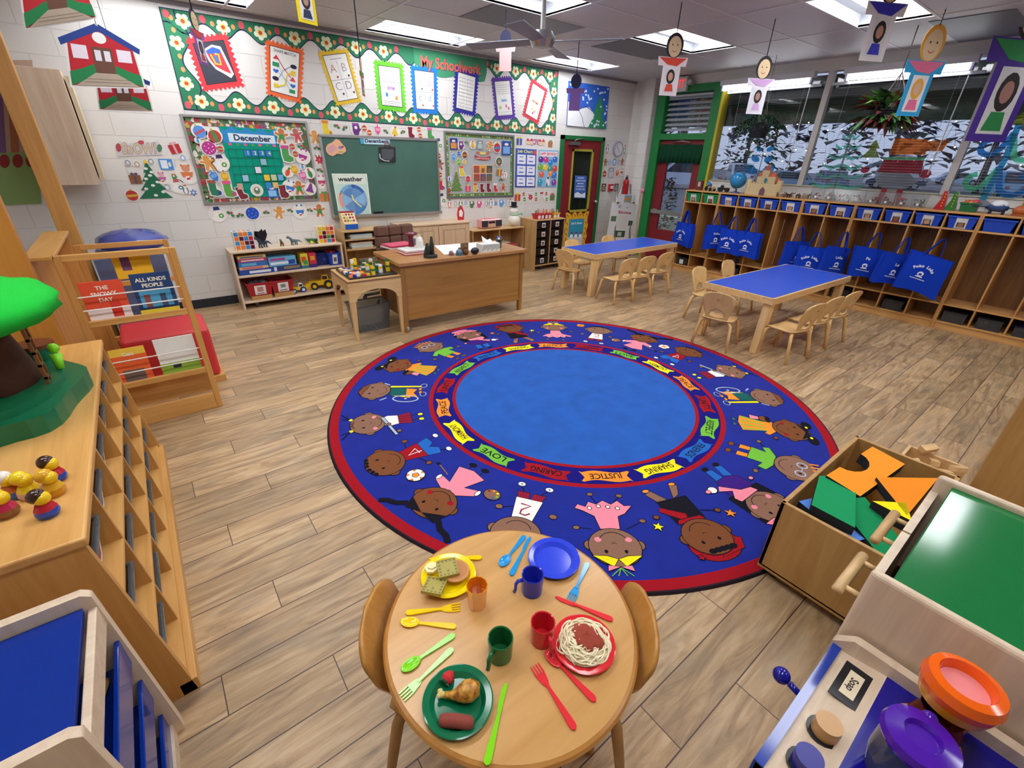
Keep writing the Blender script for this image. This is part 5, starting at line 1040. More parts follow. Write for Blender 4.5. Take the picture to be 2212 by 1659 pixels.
# ---- red classroom door
FX0, FX1, FT = 5.77, 6.80, 1.985
dr = thing('door_1', 'dark red classroom door with a yellow edged window', 'door', (FX0, BACK, 0)); dr['kind'] = 'structure'; m.M = Matrix.Translation((-FX0, -BACK, 0)); 
IM = Matrix.Translation((-FX0, -BACK, 0)); m2 = MB(IM)
for a in ((FX0, FX0 + .06, 0, FT), (FX1 - .06, FX1, 0, FT), (FX0, FX1, FT - .06, FT)): m2.box(a[0], a[1], BACK - .05, BACK - .001, a[2], a[3], GREEN)
m2.build('door_frame', dr)
gx0, gx1, gz0, gz1 = 6.04, 6.56, .78, 1.79; m = MB(IM)
for a in ((FX0 + .06, gx0, 0, FT - .06), (gx1, FX1 - .06, 0, FT - .06), (gx0, gx1, 0, gz0), (gx0, gx1, gz1, FT - .06)): m.box(a[0], a[1], BACK - .03, BACK - .002, a[2], a[3], DRED)
m.build('door_leaf', dr); m = MB(IM); YE = mat('a8a03a', 'paint'); e_ = .035
for a in ((gx0, gx1, gz0, gz0 + e_), (gx0, gx1, gz1 - e_, gz1), (gx0, gx0 + e_, gz0, gz1), (gx1 - e_, gx1, gz0, gz1)): m.box(a[0], a[1], BACK - .038, BACK - .002, a[2], a[3], YE)
m.build('window_trim', dr); m = MB(IM); m.box(gx0 + e_, gx1 - e_, BACK - .012, BACK - .006, gz0 + e_, gz1 - e_, mat('22261e', 'gloss')); m.build('window_pane', dr)
m = MB(IM); m.box(5.93, 6.16, BACK - .085, BACK - .03, 1.845, 1.895, mat('a8acac', 'metal')); m.tube([(6.03, BACK - .06, 1.9), (6.06, BACK - .10, 1.93), (6.26, BACK - .06, 1.955)], .008, mat('a8acac', 'metal')); m.build('door_closer', dr)
p = onback(1279.7, 434.7); m = MB(IM); m.cyl((p.x, BACK - .03, p.z), (p.x, BACK - .06, p.z), .022, mat('c8c8c8', 'chrome')); m.ball((p.x, BACK - .085, p.z), .030, mat('c8c8c8', 'chrome')); m.build('door_knob', dr)
sq = Quad((1238, 379), (1263, 379.5), (1260.5, 428), (1235, 427), off=.050); m = MB(); sq.slab(m, PA('3a64b4'))
for i, t_ in enumerate(('PLEASE', 'REMOVE SHOES', 'BEFORE', 'ENTERING', 'CLASSROOM')): sq.text(m, t_, .5, .10 + .125 * i, .085, PA('e8eef8'), w=min(.8, .085 * len(t_)), bold=.02)
sq.poly(m, [(.05, .80), (.3, .72), (.6, .82), (.95, .74), (.95, .97), (.05, .97)], PA('dfe8f4')); tagged(m, 'shoe_sign', 'blue PLEASE REMOVE SHOES BEFORE ENTERING CLASSROOM sign on the red door window', 'sign')
fq = Quad((1219, 461), (1268, 458), (1258, 548), (1211, 548), off=.045); t = thing('snow_poster', 'snowman poster in a yellow and brown swirled frame on the red door', 'poster', tuple(fq.at(.5, 1))); I = Matrix.Translation(-Vector(t.location)); m = MB(I); E = []
for i in range(48): a = 2 * PI * i / 48; c_, s_ = math.cos(a), math.sin(a); k = max(abs(c_), abs(s_)); w_ = .5 + .035 * math.sin(i * 1.7); E.append((.5 + w_ * c_ / k, .5 + w_ * s_ / k))
fq.poly(m, E, PA('e0a820'))
for i in range(24): a = 2 * PI * i / 24; c_, s_ = math.cos(a), math.sin(a); k = max(abs(c_), abs(s_)); x, y = .5 + .42 * c_ / k, .5 + .45 * s_ / k; fq.poly(m, stroke([(x - .04, y - .02), (x + .01, y), (x + .03, y + .035)], .022), PA('8a3a20'), .0008)
m.build('frame', t); m = MB(I); fq.k = 4; fq.rect(m, .17, .83, .14, .98, PA('e0e0e0')); fq.rect(m, .17, .83, .14, .58, PA('2f90b4')); fq.text(m, 'Let It Snow', .5, .24, .08, PA('d0e8f0'), w=.5, bold=.03); fq.poly(m, [(.17, .62), (.35, .56), (.65, .60), (.83, .55), (.83, .98), (.17, .98)], PA('c8ccd4'))
for x in (.32, .52, .72): fq.poly(m, ell(x, .55, .07, .05, 10), PA('eeeef2')); fq.poly(m, [(x - .06, .50), (x + .06, .50), (x, .43)], PA('6a3a4a'))
m.build('print', t)
# ---- flip chart easel in the corner
ez = thing('chart_easel', 'white flip chart on an easel headed All about Eloise', 'easel', (7.0, 5.70, 0)); m = MB()
for x in (-.22, .24): m.tube([(x, -.10, 0), (x * .8, .06, 1.25)], .016, mat('9a9aa0', 'metal'), 8)
m.tube([(0, .36, 0), (0, .08, 1.25)], .016, mat('9a9aa0', 'metal'), 8); m.build('stand', ez)
def E_(px, py): return sight(px, py, 1, 5.66) - Vector((7.0, 5.70, 0))
m = MB(); q = Quad((1322, 437), (1377, 441), (1361, 518), (1309, 517), ax=1, val=5.66, off=.0); q.c = [c - Vector((7.0, 5.70, 0)) for c in q.c]; q.slab(m, PA('e6e6ea')); q.rect(m, 0, 1, 0, 1, PA('e9e9ed'))
q.text(m, 'All', .32, .10, .12, PA('6a6a72')); q.text(m, 'about', .62, .11, .05, PA('7a7a82')); q.text(m, 'Eloise', .56, .25, .10, PA('b8304a'), w=.50, bold=.03)
for s0, s1, t0, t1, c in ((.06, .26, .36, .50, '5a7a5a'), (.28, .72, .34, .70, 'e2e2e0'), (.78, .95, .46, .60, '4a5a4a'), (.32, .72, .75, .93, '3a5a3a'), (.42, .58, .79, .90, 'c8c8d8')): q.rect(m, s0, s1, t0, t1, PA(c))
m.build('chart_sheet', ez, bev=0); m = MB(); q = Quad((1335, 419), (1371, 421), (1368, 438), (1331, 436), ax=1, val=5.67, off=0); q.c = [c - Vector((7.0, 5.70, 0)) for c in q.c]; q.rect(m, 0, 1, 0, 1, PA('ececf0')); q.rect(m, .42, .85, .08, 1, PA('7ab0c8')); q.poly(m, ell(.6, .6, .16, .3, 8), PA('e0903a')); m.build('top_sheet', ez)
m = MB()
for px in (1334, 1368): p = E_(px, 438); m.box(p.x - .02, p.x + .02, p.y - .02, p.y + .0, p.z - .015, p.z + .012, mat('b8904a', 'metal'))
m.build('clip', ez)
pt = thing('pointer_stick', 'pink tipped pointer stick leaning on the flip chart easel', 'pointer', (7.42, 5.62, 0)); m = MB(); m.tube([(-.02, 0, 0), (.0, .02, 1.12)], .009, mat('d8a888', 'plastic'), 8); m.build('stick', pt); m = MB(); m.ball((0, .02, 1.15), .035, mat('e88aa0', 'plastic'), 14, 10); m.build('tip', pt)
# ================================================================== storage along the back wall
def case(name, label, x, y, w, d, h, zs, mt, mz, cols=(), th=.018, z0=.05, group=None, rz=0, back=None):
    # open case: origin at its front left floor corner, opening towards -y
    t = thing(name, label, 'shelf', (x, y, 0), rz, group)
    for a in (0, w - th): m = MB(); m.box(a, a + th, 0, d, 0, h - th, mz); m.build('side_panel', t, bev=.003)
    m = MB(); m.box(-.004, w + .004, -.006, d, h - th, h, mt); m.build('top_panel', t, bev=.004)
    m = MB(); m.box(th, w - th, d - .01, d, z0, h - th, back or mz); m.build('back_panel', t)
    for z in [z0] + list(zs): m = MB(); m.box(th, w - th, .003, d - .01, z, z + th, mt); m.build('shelf_board', t, bev=.003)
    for c in cols: m = MB(); m.box(c - th / 2, c + th / 2, .004, d - .01, z0 + th, h - th, mz); m.build('divider', t, bev=.002)
    return t
def casters(t, pts):
    for x, y in pts: m = MB(); m.cyl((x - .012, y, .024), (x + .012, y, .024), .024, mat('3a3a3e', 'rubber')); m.box(x - .016, x + .016, y - .014, y + .014, .03, .05, mat('8a8a8e', 'metal')); m.build('caster', t)
s = case('toy_shelf', 'pale birch two level toy shelf under the calendar board', .655, 5.83, 1.215, .32, .65, (.36,), BIRCH, BIRCHZ, group=None, th=.022, z0=.065); casters(s, ((.15, .06), (1.05, .06)))
def bx(name, cat, label, x, y, z, w, d, h, c, rz=0, art=None, kind='paper', group=None, tilt=0):
    m = MB(); m.box(-w / 2, w / 2, 0, d, 0, h, mat(c, kind))
    if art:
        for k, (x0, x1, z0, z1, cc) in enumerate(art): m.flat([(w * (x0 - .5), h * z0), (w * (x1 - .5), h * z0), (w * (x1 - .5), h * z1), (w * (x0 - .5), h * z1)], -.0006 - .0003 * k, mat(cc, kind), ax=1)
    o = m.build(name, bev=.002); o.location = (x, y, z); o.rotation_euler = (tilt, 0, rz); return tag(o, label, cat, group)
def tileblock(px, py, label):
    p = onback(px, py, .3); rnd = random.Random(int(px)); m = MB(); m.box(-.1, .1, 0, .09, 0, .20, mat('efe6d2', 'plastic')); C = ['c83038', '3a90d0', 'e8c030', '5a1a3a', '4a9a2a', 'e8803a']
    for i in range(4):
        for j in range(4): x, z = -.092 + i * .047, .008 + j * .047; c = mat(rnd.choice(C), 'gloss'); m.box(x, x + .041, -.002, 0, z, z + .041, c); m.box(x, x + .041, .005, .08, .2, .201, c) if j == 3 else None
    o = m.build('tile_block'); o.location = (p.x, 5.88, .652); tag(o, label, 'toy', 'magnetic tile cubes on the toy shelf')
tileblock(529, 525, 'white cube of coloured square tiles at the left end of the toy shelf'); tileblock(705, 505, 'white cube of coloured square tiles at the right end of the toy shelf')
def critter(name, label, x, y, z, col, k, wings=False, rz=0, col2=None):
    t = thing(name, label, 'toy', (x, y, z), rz, 'small toys on the toy shelf'); C = mat(col, 'plastic'); m = MB()
    m.tube([(.06 * k, 0, .05 * k), (.02 * k, 0, .045 * k), (-.03 * k, 0, .055 * k), (-.055 * k, 0, .09 * k), (-.075 * k, 0, .10 * k), (-.095 * k, 0, .09 * k)], [.006 * k, .02 * k, .022 * k, .013 * k, .017 * k, .008 * k], C, 10)
    for sx in (-.03, .025):
        for sy in (-1, 1): m.tube([(sx * k, sy * .012 * k, .04 * k), (sx * k - .004, sy * .018 * k, .02 * k), (sx * k, sy * .018 * k, 0)], [.010 * k, .007 * k, .008 * k], C, 7)
    m.tube([(.055 * k, 0, .05 * k), (.085 * k, 0, .03 * k), (.11 * k, .01 * k, .012 * k)], [.010 * k, .006 * k, .002 * k], C, 7)
    m.build('body', t)
    if wings:
        for sy in (-1, 1): m = MB(); m.prism([(-.01 * k, .06 * k), (-.06 * k, .12 * k), (-.05 * k, .16 * k), (.0, .15 * k), (.04 * k, .17 * k), (.05 * k, .12 * k), (.02 * k, .07 * k)], sy * .02 * k, sy * .024 * k, mat(col2 or col, 'plastic'), ax=1); m.build('wing', t)
critter('toy_dragon', 'black and blue winged toy dragon on the toy shelf', 1.02, 5.97, .65, '22304a', 1.15, True, .5, '15151d'); critter('toy_horse', 'small brown toy horse between the dragon and the grey dinosaur', 1.22, 5.97, .65, '7a5c3a', .75, rz=1.2); critter('toy_dinosaur', 'grey blue toy dinosaur next to the green tractor', 1.36, 5.97, .65, '5a6c78', .95, rz=.3)
def vehicle(name, label, x, y, z, rz, body, cab, wheel, hub, L, group='toy vehicles on the toy shelf', trailer=False, arm=None):
    t = thing(name, label, 'toy', (x, y, z), rz, group); B = mat(body, 'gloss'); m = MB(); m.box(-L / 2, L / 2, -L * .18, L * .18, L * .16, L * .36, B); m.hexa([(-L * .30, -L * .16, L * .36), (L * .02, -L * .16, L * .36), (L * .02, L * .16, L * .36), (-L * .30, L * .16, L * .36)], [(-L * .26, -L * .13, L * .58), (-L * .04, -L * .13, L * .58), (-L * .04, L * .13, L * .58), (-L * .26, L * .13, L * .58)], mat(cab, 'gloss')); m.build('body', t, bev=.006)
    m = MB(); m.box(-L * .24, -L * .05, -L * .162, L * .162, L * .40, L * .53, mat('22242a', 'gloss')); m.build('cab_window', t)
    for wx, r in ((-L * .26, L * .19), (L * .30, L * .15)):
        for sy in (-1, 1):
            m = MB(); m.cyl((wx, sy * L * .18, r), (wx, sy * L * .27, r), r, mat(wheel, 'rubber'), n=20); w = m.build('wheel', t, bev=.004); m = MB(); m.cyl((wx, sy * L * .27, r), (wx, sy * L * .285, r), r * .5, mat(hub, 'gloss'), n=14); m.build('hub', w)
    if arm: m = MB(); m.hexa([(L * .42, -L * .2, L * .02), (L * .78, -L * .22, 0), (L * .78, L * .22, 0), (L * .42, L * .2, L * .02)], [(L * .42, -L * .2, L * .3), (L * .62, -L * .22, L * .28), (L * .62, L * .22, L * .28), (L * .42, L * .2, L * .3)], mat(arm, 'gloss')); m.build('bucket', t)
    if trailer: m = MB(); m.hexa([(L * .52, -L * .15, L * .12), (L * 1.0, -L * .15, L * .12), (L * 1.0, L * .15, L * .12), (L * .52, L * .15, L * .12)], [(L * .5, -L * .22, L * .36), (L * 1.2, -L * .22, L * .42), (L * 1.2, L * .22, L * .42), (L * .5, L * .22, L * .36)], B); m.cyl((L * .75, -L * .2, L * .12), (L * .75, L * .2, L * .12), L * .12, mat('d8d030', 'rubber')); m.build('trailer', t)
    return t
vehicle('toy_tractor', 'green toy tractor pulling a trailer on top of the toy shelf', 1.66, 5.97, .65, PI, '1f6b38', '1f6b38', '1c1c1e', 'd8c030', .15, trailer=True)
vehicle('toy_loader', 'large yellow toy loader on the bottom level of the toy shelf', 1.60, 6.0, .085, 2.9, 'e8b81c', 'e8b81c', '2a2420', 'e8b81c', .30, arm='e8b81c'); vehicle('toy_truck', 'small yellow and blue toy digger beside the red bins', 1.30, 5.96, .085, PI, 'e8c428', 'f0eee6', '1f3a8a', 'e6e6e6', .19, arm='e8c428')
z = .383; G = 'games and boxes on the middle level of the toy shelf'
for i, (c, w, h, lb, art) in enumerate((('2a4a9a', .36, .055, 'blue Connect Four game box at the bottom of the left stack', [(.28, .9, .25, .75, 'e0e4f0')]), ('e0b89a', .30, .03, 'peach coloured thin game box in the left stack', [(.1, .8, .2, .8, 'd86a6a')]), ('3a72b8', .30, .048, 'light blue game box in the left stack', [(.1, .6, .2, .8, '6ab0d8')]), ('b83a6a', .29, .036, 'crimson game box in the left stack', [(.1, .9, .3, .7, 'e8d0d8')]), ('dcc478', .29, .034, 'yellow game box on top of the left stack', [(.1, .9, .3, .7, '5a6a9a')]))):
    bx('game_box', 'box', lb, .86 + (i == 0) * .02, 5.86 + .006 * i, z, w, .24, h, c, 0, art, group=G); z += h + .0006
z = .383
for c, w, h, lb, art in (('2c3c78', .40, .06, 'long dark blue game box lying under the alphabet game', [(.05, .3, .1, .9, 'e0e0e8'), (.5, .95, .3, .8, '8a7a5a')]), ('6ab4dc', .30, .10, 'light blue Alphabet game box leaning in the middle of the toy shelf', [(.05, .6, .62, .9, 'a84a8a'), (.05, .8, .2, .45, 'e8f0f4'), (.7, .95, .1, .6, '2a4a9a')])): bx('game_box', 'box', lb, 1.17, 5.87, z, w, .22, h, c, .04, art, group=G); z += h + .001
bx('game_box', 'box', 'yellow and green upright game box on the toy shelf', 1.415, 5.88, .383, .085, .16, .17, 'e0c83a', 0, [(0, 1, 0, .2, '2a7a8a'), (.1, .7, .4, .8, 'd84a3a'), (.3, .9, .25, .55, '3a9a4a')], group=G); bx('game_box', 'box', 'crimson upright game box on the toy shelf', 1.51, 5.88, .383, .085, .16, .17, 'c8304a', 0, [(0, 1, 0, .25, '4a2a7a'), (.2, .8, .5, .8, 'e0a030')], group=G)
def binbox(name, label, x, y, z, w, d, h, col, group, lab=None, rz=0, fill=None, kind='plastic', ax=1):
    t = thing(name, label, 'bin', (x, y, z), rz, group); C = mat(col, kind); m = MB(); k = .84; T = .004
    o0 = [(-w / 2 * k, d * (1 - k) / 2), (w / 2 * k, d * (1 - k) / 2), (w / 2 * k, d * (1 + k) / 2), (-w / 2 * k, d * (1 + k) / 2)]; o1 = [(-w / 2, 0), (w / 2, 0), (w / 2, d), (-w / 2, d)]
    v = [(a, b, 0) for a, b in o0] + [(a, b, h) for a, b in o1] + [(a * .96, d / 2 + (b - d / 2) * .96, h) for a, b in o1] + [(a * .96, d / 2 + (b - d / 2) * .96, .006) for a, b in o0]
    m.add(v, [(0, 3, 2, 1), (0, 1, 5, 4), (1, 2, 6, 5), (2, 3, 7, 6), (3, 0, 4, 7), (4, 5, 9, 8), (5, 6, 10, 9), (6, 7, 11, 10), (7, 4, 8, 11), (8, 9, 13, 12), (9, 10, 14, 13), (10, 11, 15, 14), (11, 8, 12, 15), (12, 13, 14, 15)], C)
    m.build('bin_body', t); m = MB(); e = .008
    for a in ((-w / 2 - e, w / 2 + e, -e, .002), (-w / 2 - e, w / 2 + e, d - .002, d + e), (-w / 2 - e, -w / 2 + .002, 0, d), (w / 2 - .002, w / 2 + e, 0, d)): m.box(a[0], a[1], a[2], a[3], h - .014, h + .002, C)
    m.build('rim', t, bev=.002)
    if lab:
        m = MB(); y0 = lambda zz: d * (1 - k) / 2 * (1 - zz / h)
        for q, (x0, x1, z0, z1, c) in enumerate(lab): o = -.003 - q * .0006; m.add([(x0 * w, y0(z0 * h) + o, z0 * h), (x1 * w, y0(z0 * h) + o, z0 * h), (x1 * w, y0(z1 * h) + o, z1 * h), (x0 * w, y0(z1 * h) + o, z1 * h)], [(0, 1, 2, 3)], PA(c))
        m.build('label_card', t)
    if fill:
        m = MB(); rnd = random.Random(int(x * 100 + z * 10))
        for q in range(14): m.ball((rnd.uniform(-w * .34, w * .34), d / 2 + rnd.uniform(-d * .3, d * .3), h * .86 + rnd.uniform(-.01, .02)), rnd.uniform(.018, .034), mat(rnd.choice(fill), 'plastic'), 8, 6, .3, q)
        m.build('contents', t)['kind'] = 'stuff'
    return t
BG = 'bins on the toy shelf'; CARD = [(-.22, .22, .08, .80, 'ece4e2'), (-.12, .12, .3, .68, 'c08a88'), (-.14, .14, .14, .2, '7a5a5a')]
binbox('storage_bin', 'red bin with a doll card at the lower left of the toy shelf', .87, 5.86, .13, .27, .26, .15, 'a81c2a', BG, CARD, fill=['4a4a5a', '8a5a4a', '3a6a4a', '7a7a8a'])
binbox('storage_bin', 'red bin with a printed white card beside the yellow digger', 1.12, 5.88, .13, .25, .25, .14, 'a81c2a', BG, [(-.22, .25, .05, .85, 'eeecea'), (-.1, .12, .4, .7, '8a8a90'), (-.16, .18, .16, .22, '5a5a60')])
bx('wooden_block', 'block', 'flat wooden block under the left red bin', .87, 5.85, .085, .22, .2, .044, 'b88a55', kind='paint'); bx('wooden_block', 'block', 'flat wooden block under the right red bin', 1.12, 5.85, .085, .22, .2, .044, 'b88a55', kind='paint')
binbox('storage_bin', 'empty navy bin marked 9 on the middle level of the toy shelf', 1.63, 5.92, .383, .15, .22, .15, '15296a', BG, [(.1, .3, .4, .6, '3a5aa0')]); binbox('storage_bin', 'bright blue bin holding a red case at the right of the toy shelf', 1.77, 5.85, .383, .15, .25, .15, '1d46b4', BG, [(-.2, .2, .1, .9, 'e4e2dc'), (-.12, .12, .3, .65, '6a5a6a')], fill=['8a1c2c', 'a82838'])
# paper case, double door cupboard, book case, drawer unit
MG = wood('b8915e', 'd4b080', 0); MGZ = wood('a9824f', 'c8a26e', 2)
c2 = case('paper_case', 'tan wooden case holding paper stacks beside the desk chair', 1.90, 5.83, .62, .32, .78, (.54, .66), MG, MGZ)
rnd = random.Random(11)
for z0, n in ((.559, 6), (.679, 4), (.07, 5)):
    z = z0
    for i in range(n):
        h = rnd.uniform(.008, .016); bx('paper_stack', 'paper', 'sheaf of papers %s in the tan paper case' % (('at the bottom', 'second from the bottom', 'third from the bottom', 'fourth from the bottom', 'fifth from the bottom', 'on top')[i] + {.559: ' of the middle shelf', .679: ' of the upper shelf', .07: ' of the lowest shelf'}[z0]), 2.13 + rnd.uniform(-.01, .01), 5.84, z, .28, .22, h, rnd.choice(['d8d2c4', 'c4ccc0', 'b8c4c8', 'd0b090', 'e0dcd4']), group='paper sheaves in the tan case'); z += h + .001
cr = thing('toy_cash_register', 'wooden toy cash register with red top on the tan paper case', 'toy', (2.04, 5.88, .782)); m = MB(); m.prism([(0, 0), (.16, 0), (.16, .20), (.12, .20), (.04, .09), (0, .08)], -.085, .085, mat('dcc090', 'plastic'), ax=0); m.build('body', cr, bev=.003)
m = MB(); m.box(-.09, .09, .11, .165, .20, .212, mat('c03040', 'gloss')); m.build('top_bar', cr); m = MB(); m.box(-.08, .08, -.004, 0, .01, .07, mat('2a62c0', 'gloss')); m.build('cash_drawer', cr)
for r in range(3):
    for q in range(4): m = MB(); m.cyl((-.055 + q * .036, .055 + r * .026, .10 + r * .032), (-.055 + q * .036, .045 + r * .026, .115 + r * .032), .012, mat(('c83038', '3a9a3a', 'e0c030', '5a3a9a')[(q + r) % 4], 'gloss'), n=10); m.build('key', cr)
cu = thing('cupboard', 'pale wooden cupboard with two panelled doors behind the desk', 'cupboard', (2.70, 5.80, 0)); PW_ = wood('c4a07c', 'dcc0a0', 2); m = MB(); m.box(0, 1.04, .02, .37, 0, .78, PW_); m.build('cabinet_body', cu); m = MB(); m.box(-.02, 1.06, 0, .38, .78, .80, wood('cba988', 'e2c8a8', 0)); m.build('top_panel', cu, bev=.003)
for a in (.01, .525):
    m = MB(); m.box(a, a + .505, 0, .02, .06, .765, PW_)
    for x0, x1, z0, z1 in ((a + .07, a + .435, .11, .12), (a + .07, a + .435, .70, .71), (a + .07, a + .08, .11, .71), (a + .425, a + .435, .11, .71)): m.box(x0, x1, -.003, 0, z0, z1, mat('9a7a58', 'paint'))
    m.box(a + .08, a + .425, -.008, 0, .12, .70, PW_); d = m.build('cupboard_door', cu, bev=.002); m = MB(); m.ball((a + (.47 if a < .1 else .035), -.02, .50), .014, mat('d8b890', 'plastic'), 10, 8); m.build('knob', d)
sh = case('book_case', 'tan open book case with the pink radio on top', 3.80, 5.83, .98, .32, .66, (.30,), MG, MGZ, cols=(.50,))
B_ = ['c87a3a', '7a5a5a', '8a6a6a', '3a5aa8', 'd0ccd0', 'b84a3a', 'c8bca0', '4a6a4a', 'e0a050', '5a7ab8']
for k, (x, z0) in enumerate(((4.05, .318), (4.42, .318), (4.62, .318), (4.05, .07), (4.55, .07))):
    z = z0
    for i in range((5, 7, 4, 5, 3)[k]):
        h = rnd.uniform(.012, .024); bx('book', 'book', '%s in the %s pile of the tan book case' % (('bottom book', 'second book up', 'third book up', 'fourth book up', 'fifth book up', 'sixth book up', 'top book')[i], ('upper left', 'upper middle', 'upper right', 'lower left', 'lower right')[k]), x + rnd.uniform(-.012, .012), 5.86 + rnd.uniform(0, .02), z, (.24, .20, .16, .24, .2)[k], .2, h, rnd.choice(B_), group='books lying in the tan book case'); z += h + .001
rd = thing('radio', 'pink and black boombox on the tan book case', 'radio', (4.20, 5.90, .665)); m = MB(); m.box(-.19, .19, 0, .14, 0, .13, mat('e09a98', 'gloss')); m.build('case', rd, bev=.02)
for sx in (-1, 1): m = MB(); m.box(sx * .13 - .055, sx * .13 + .055, -.006, 0, .02, .11, mat('2a2a2e', 'rubber')); m.build('speaker', rd)
m = MB(); m.box(-.06, .06, -.005, 0, .02, .06, mat('c8b088', 'gloss')); m.box(-.06, .06, -.005, 0, .07, .10, mat('1c1c20', 'gloss')); m.build('control_panel', rd); m = MB(); m.box(-.10, .10, .05, .08, .13, .145, mat('e09a98', 'gloss')); m.build('handle', rd, bev=.005)
sn = thing('snowman_figure', 'honeycomb paper snowman with black top hat beside the drawer unit', 'decoration', (4.66, 5.95, .662)); m = MB(); m.ball((0, 0, .09), (.09, .09, .09), PA('ece8d8'), 24, 14); m.ball((0, 0, .23), (.065, .065, .065), PA('f2f0ea'), 20, 12); m.build('body', sn)
m = MB(); m.lathe([(0, .285), (.065, .285), (.065, .292), (.04, .292), (.043, .355), (0, .355)], PA('1c1c22'), 20); m.build('hat', sn); m = MB(); m.tube([(.055 * math.cos(t * .5), .055 * math.sin(t * .5), .175) for t in range(13)], .014, PA('a8d0b0'), 8); m.tube([(.05, -.03, .175), (.10, -.05, .20), (.13, -.05, .17)], .014, PA('a8d0b0'), 8); m.build('scarf', sn)
sg = thing('santa_figure', 'small flat Santa figure standing at the cupboard end under the chalkboard corner', 'decoration', (3.70, 5.98, .802)); m = MB(); m.prism([(-.05, 0), (.05, 0), (.06, .10), (.03, .17), (0, .20), (-.04, .16), (-.06, .08)], 0, .012, PA('c82c34'), ax=1); m.build('body', sg); m = MB(); m.prism([(-.03, .05), (.02, .04), (.035, .10), (0, .15), (-.03, .12)], -.004, -.001, PA('f0eee8'), ax=1); m.build('beard', sg)
du = case('drawer_unit', 'tan drawer unit with ten clear drawers beside the red door', 4.80, 5.56, .62, .40, .785, (), MG, MGZ, cols=(.31,), z0=.07); casters(du, ((.18, .06), (.50, .06)))
rows = ('top row', 'second row', 'third row', 'fourth row', 'bottom row'); FC = ['8a5a4a', '4a3a34', '6a6a70', '5a7a4a', '7a3a44']
for r in range(5):
    for c in range(2):
        z = .645 - r * .136; h = .115; t = thing('storage_tray', 'clear picture labelled drawer, %s %s of the drawer unit' % (rows[r], ('left', 'right')[c]), 'drawer', (4.80 + .165 + c * .29, 5.565, z), group='clear drawers in the drawer unit'); m = MB(); m.box(-.13, .13, .004, .34, 0, h, mat('6a5650', 'clear')); m.build('drawer_tray', t)
        m = MB(); m.box(-.11, .11, .03, .3, .008, .07, mat(FC[(r + c) % 5], 'cloth')); m.build('contents', t); m = MB(); m.box(-.035, .035, 0, .003, .02, .09, PA('e8e4e4')); m.box(-.022, .022, -.001, 0, .03, .075, PA(('5a4a4a', '8a5a4a')[(r + c) % 2])); m.build('label_card', t)
for x, col, lb in ((4.93, 'c01c2c', 'red divided caddy of markers on the drawer unit'), (5.08, 'c01c2c', 'second red divided caddy of markers, in the middle of the drawer unit'), (5.26, 'e0a818', 'yellow divided caddy of pencils at the right of the drawer unit')):
    t = binbox('marker_caddy', lb, x, 5.60, .786, .14, .14, .075, col, 'marker caddies on the drawer unit', [(-.42, -.08, .1, .85, 'ece8e8'), (.08, .42, .1, .85, 'ece8e8')])
    for k in range(9): m = MB(); a = rnd.uniform(-.05, .05); m.cyl((-.05 + .0125 * k, .04 + .06 * (k % 2), .02), (-.05 + .0125 * k + a * .5, .04 + .06 * (k % 2) + a * .3, .115 + rnd.uniform(0, .03)), .005, mat(rnd.choice(['c83038', '2a2a6a', 'e0b030', '3a8a4a', '8a4a9a', 'e8e0d8', 'e07a3a']), 'plastic'), n=6); m.build('marker', t)
# ================================================================== teacher's desk
D = thing('teacher_desk', 'large brown wooden teacher desk behind the rug', 'desk', (1.85, 4.12, 0), -.03); DW, DD, DH = 1.50, .66, .72; BRW = wood('96682f', 'b48242', 0, .35, .6); BRWZ = wood('8a5e2c', 'a8783c', 2, .35, .6)
m = MB(); m.box(-.02, DW + .04, -.02, DD, DH - .035, DH, wood('a06c3c', 'be8c58', 0, .3, .6)); m.build('desk_top', D, bev=.004)
for x in (.0, DW - .04):
    for y in (.01, DD - .06): m = MB(); m.box(x, x + .045, y, y + .045, 0, DH - .035, BRWZ); m.build('leg', D, bev=.003)
m = MB(); m.box(.045, DW - .04, .02, .035, .15, DH - .035, BRW); m.box(.045, DW - .04, .012, .036, .13, .16, BRW); m.build('front_panel', D); m = MB(); m.box(.01, .03, .05, DD - .06, .15, DH - .035, BRWZ); m.box(DW - .03, DW - .01, .05, DD - .06, .15, DH - .035, BRWZ); m.build('side_panel', D)
ch = thing('office_chair', 'brown quilted office chair behind the desk', 'chair', (2.25, 5.10, 0), .15); CM = mat('6a5044', 'cloth'); m = MB()
for i in range(3):
    for j in range(3): m.box(-.24 + i * .162, -.24 + i * .162 + .156, -.04, .05, .60 + j * .11, .60 + j * .11 + .105, CM)
m.build('backrest', ch, bev=.02); m = MB(); m.box(-.24, .24, .06, .5, .42, .50, CM); m.build('seat', ch, bev=.03); m = MB(); m.cyl((0, .28, .06), (0, .28, .42), .03, mat('2a2a2c', 'metal')); m.build('column', ch)
for k in range(5): a = k * 2 * PI / 5; m = MB(); m.tube([(0, .28, .10), (.28 * math.cos(a), .28 + .28 * math.sin(a), .05)], .018, mat('2a2a2c'), 8); m.ball((.28 * math.cos(a), .28 + .28 * math.sin(a), .025), .025, mat('1c1c1e', 'rubber'), 10, 8); m.build('leg', ch)
dt = lambda px, py: onfloor(px, py, .721)
z = .721; p = dt(875, 555)
for i, (c, h) in enumerate((('b84a5a', .008), ('e6e2de', .012), ('c85a6a', .008), ('e8e4e0', .010), ('d8d8d4', .006))): bx('magazine', 'magazine', '%s magazine of the pile on the desk corner' % ('lowest', 'second', 'third', 'fourth', 'topmost')[i], p.x + .17 + .004 * i, p.y + .03, z, .30, .22, h, c, -.05 + .02 * i, group='magazines piled on the desk corner'); z += h + .001
p = dt(855, 538); z = .721
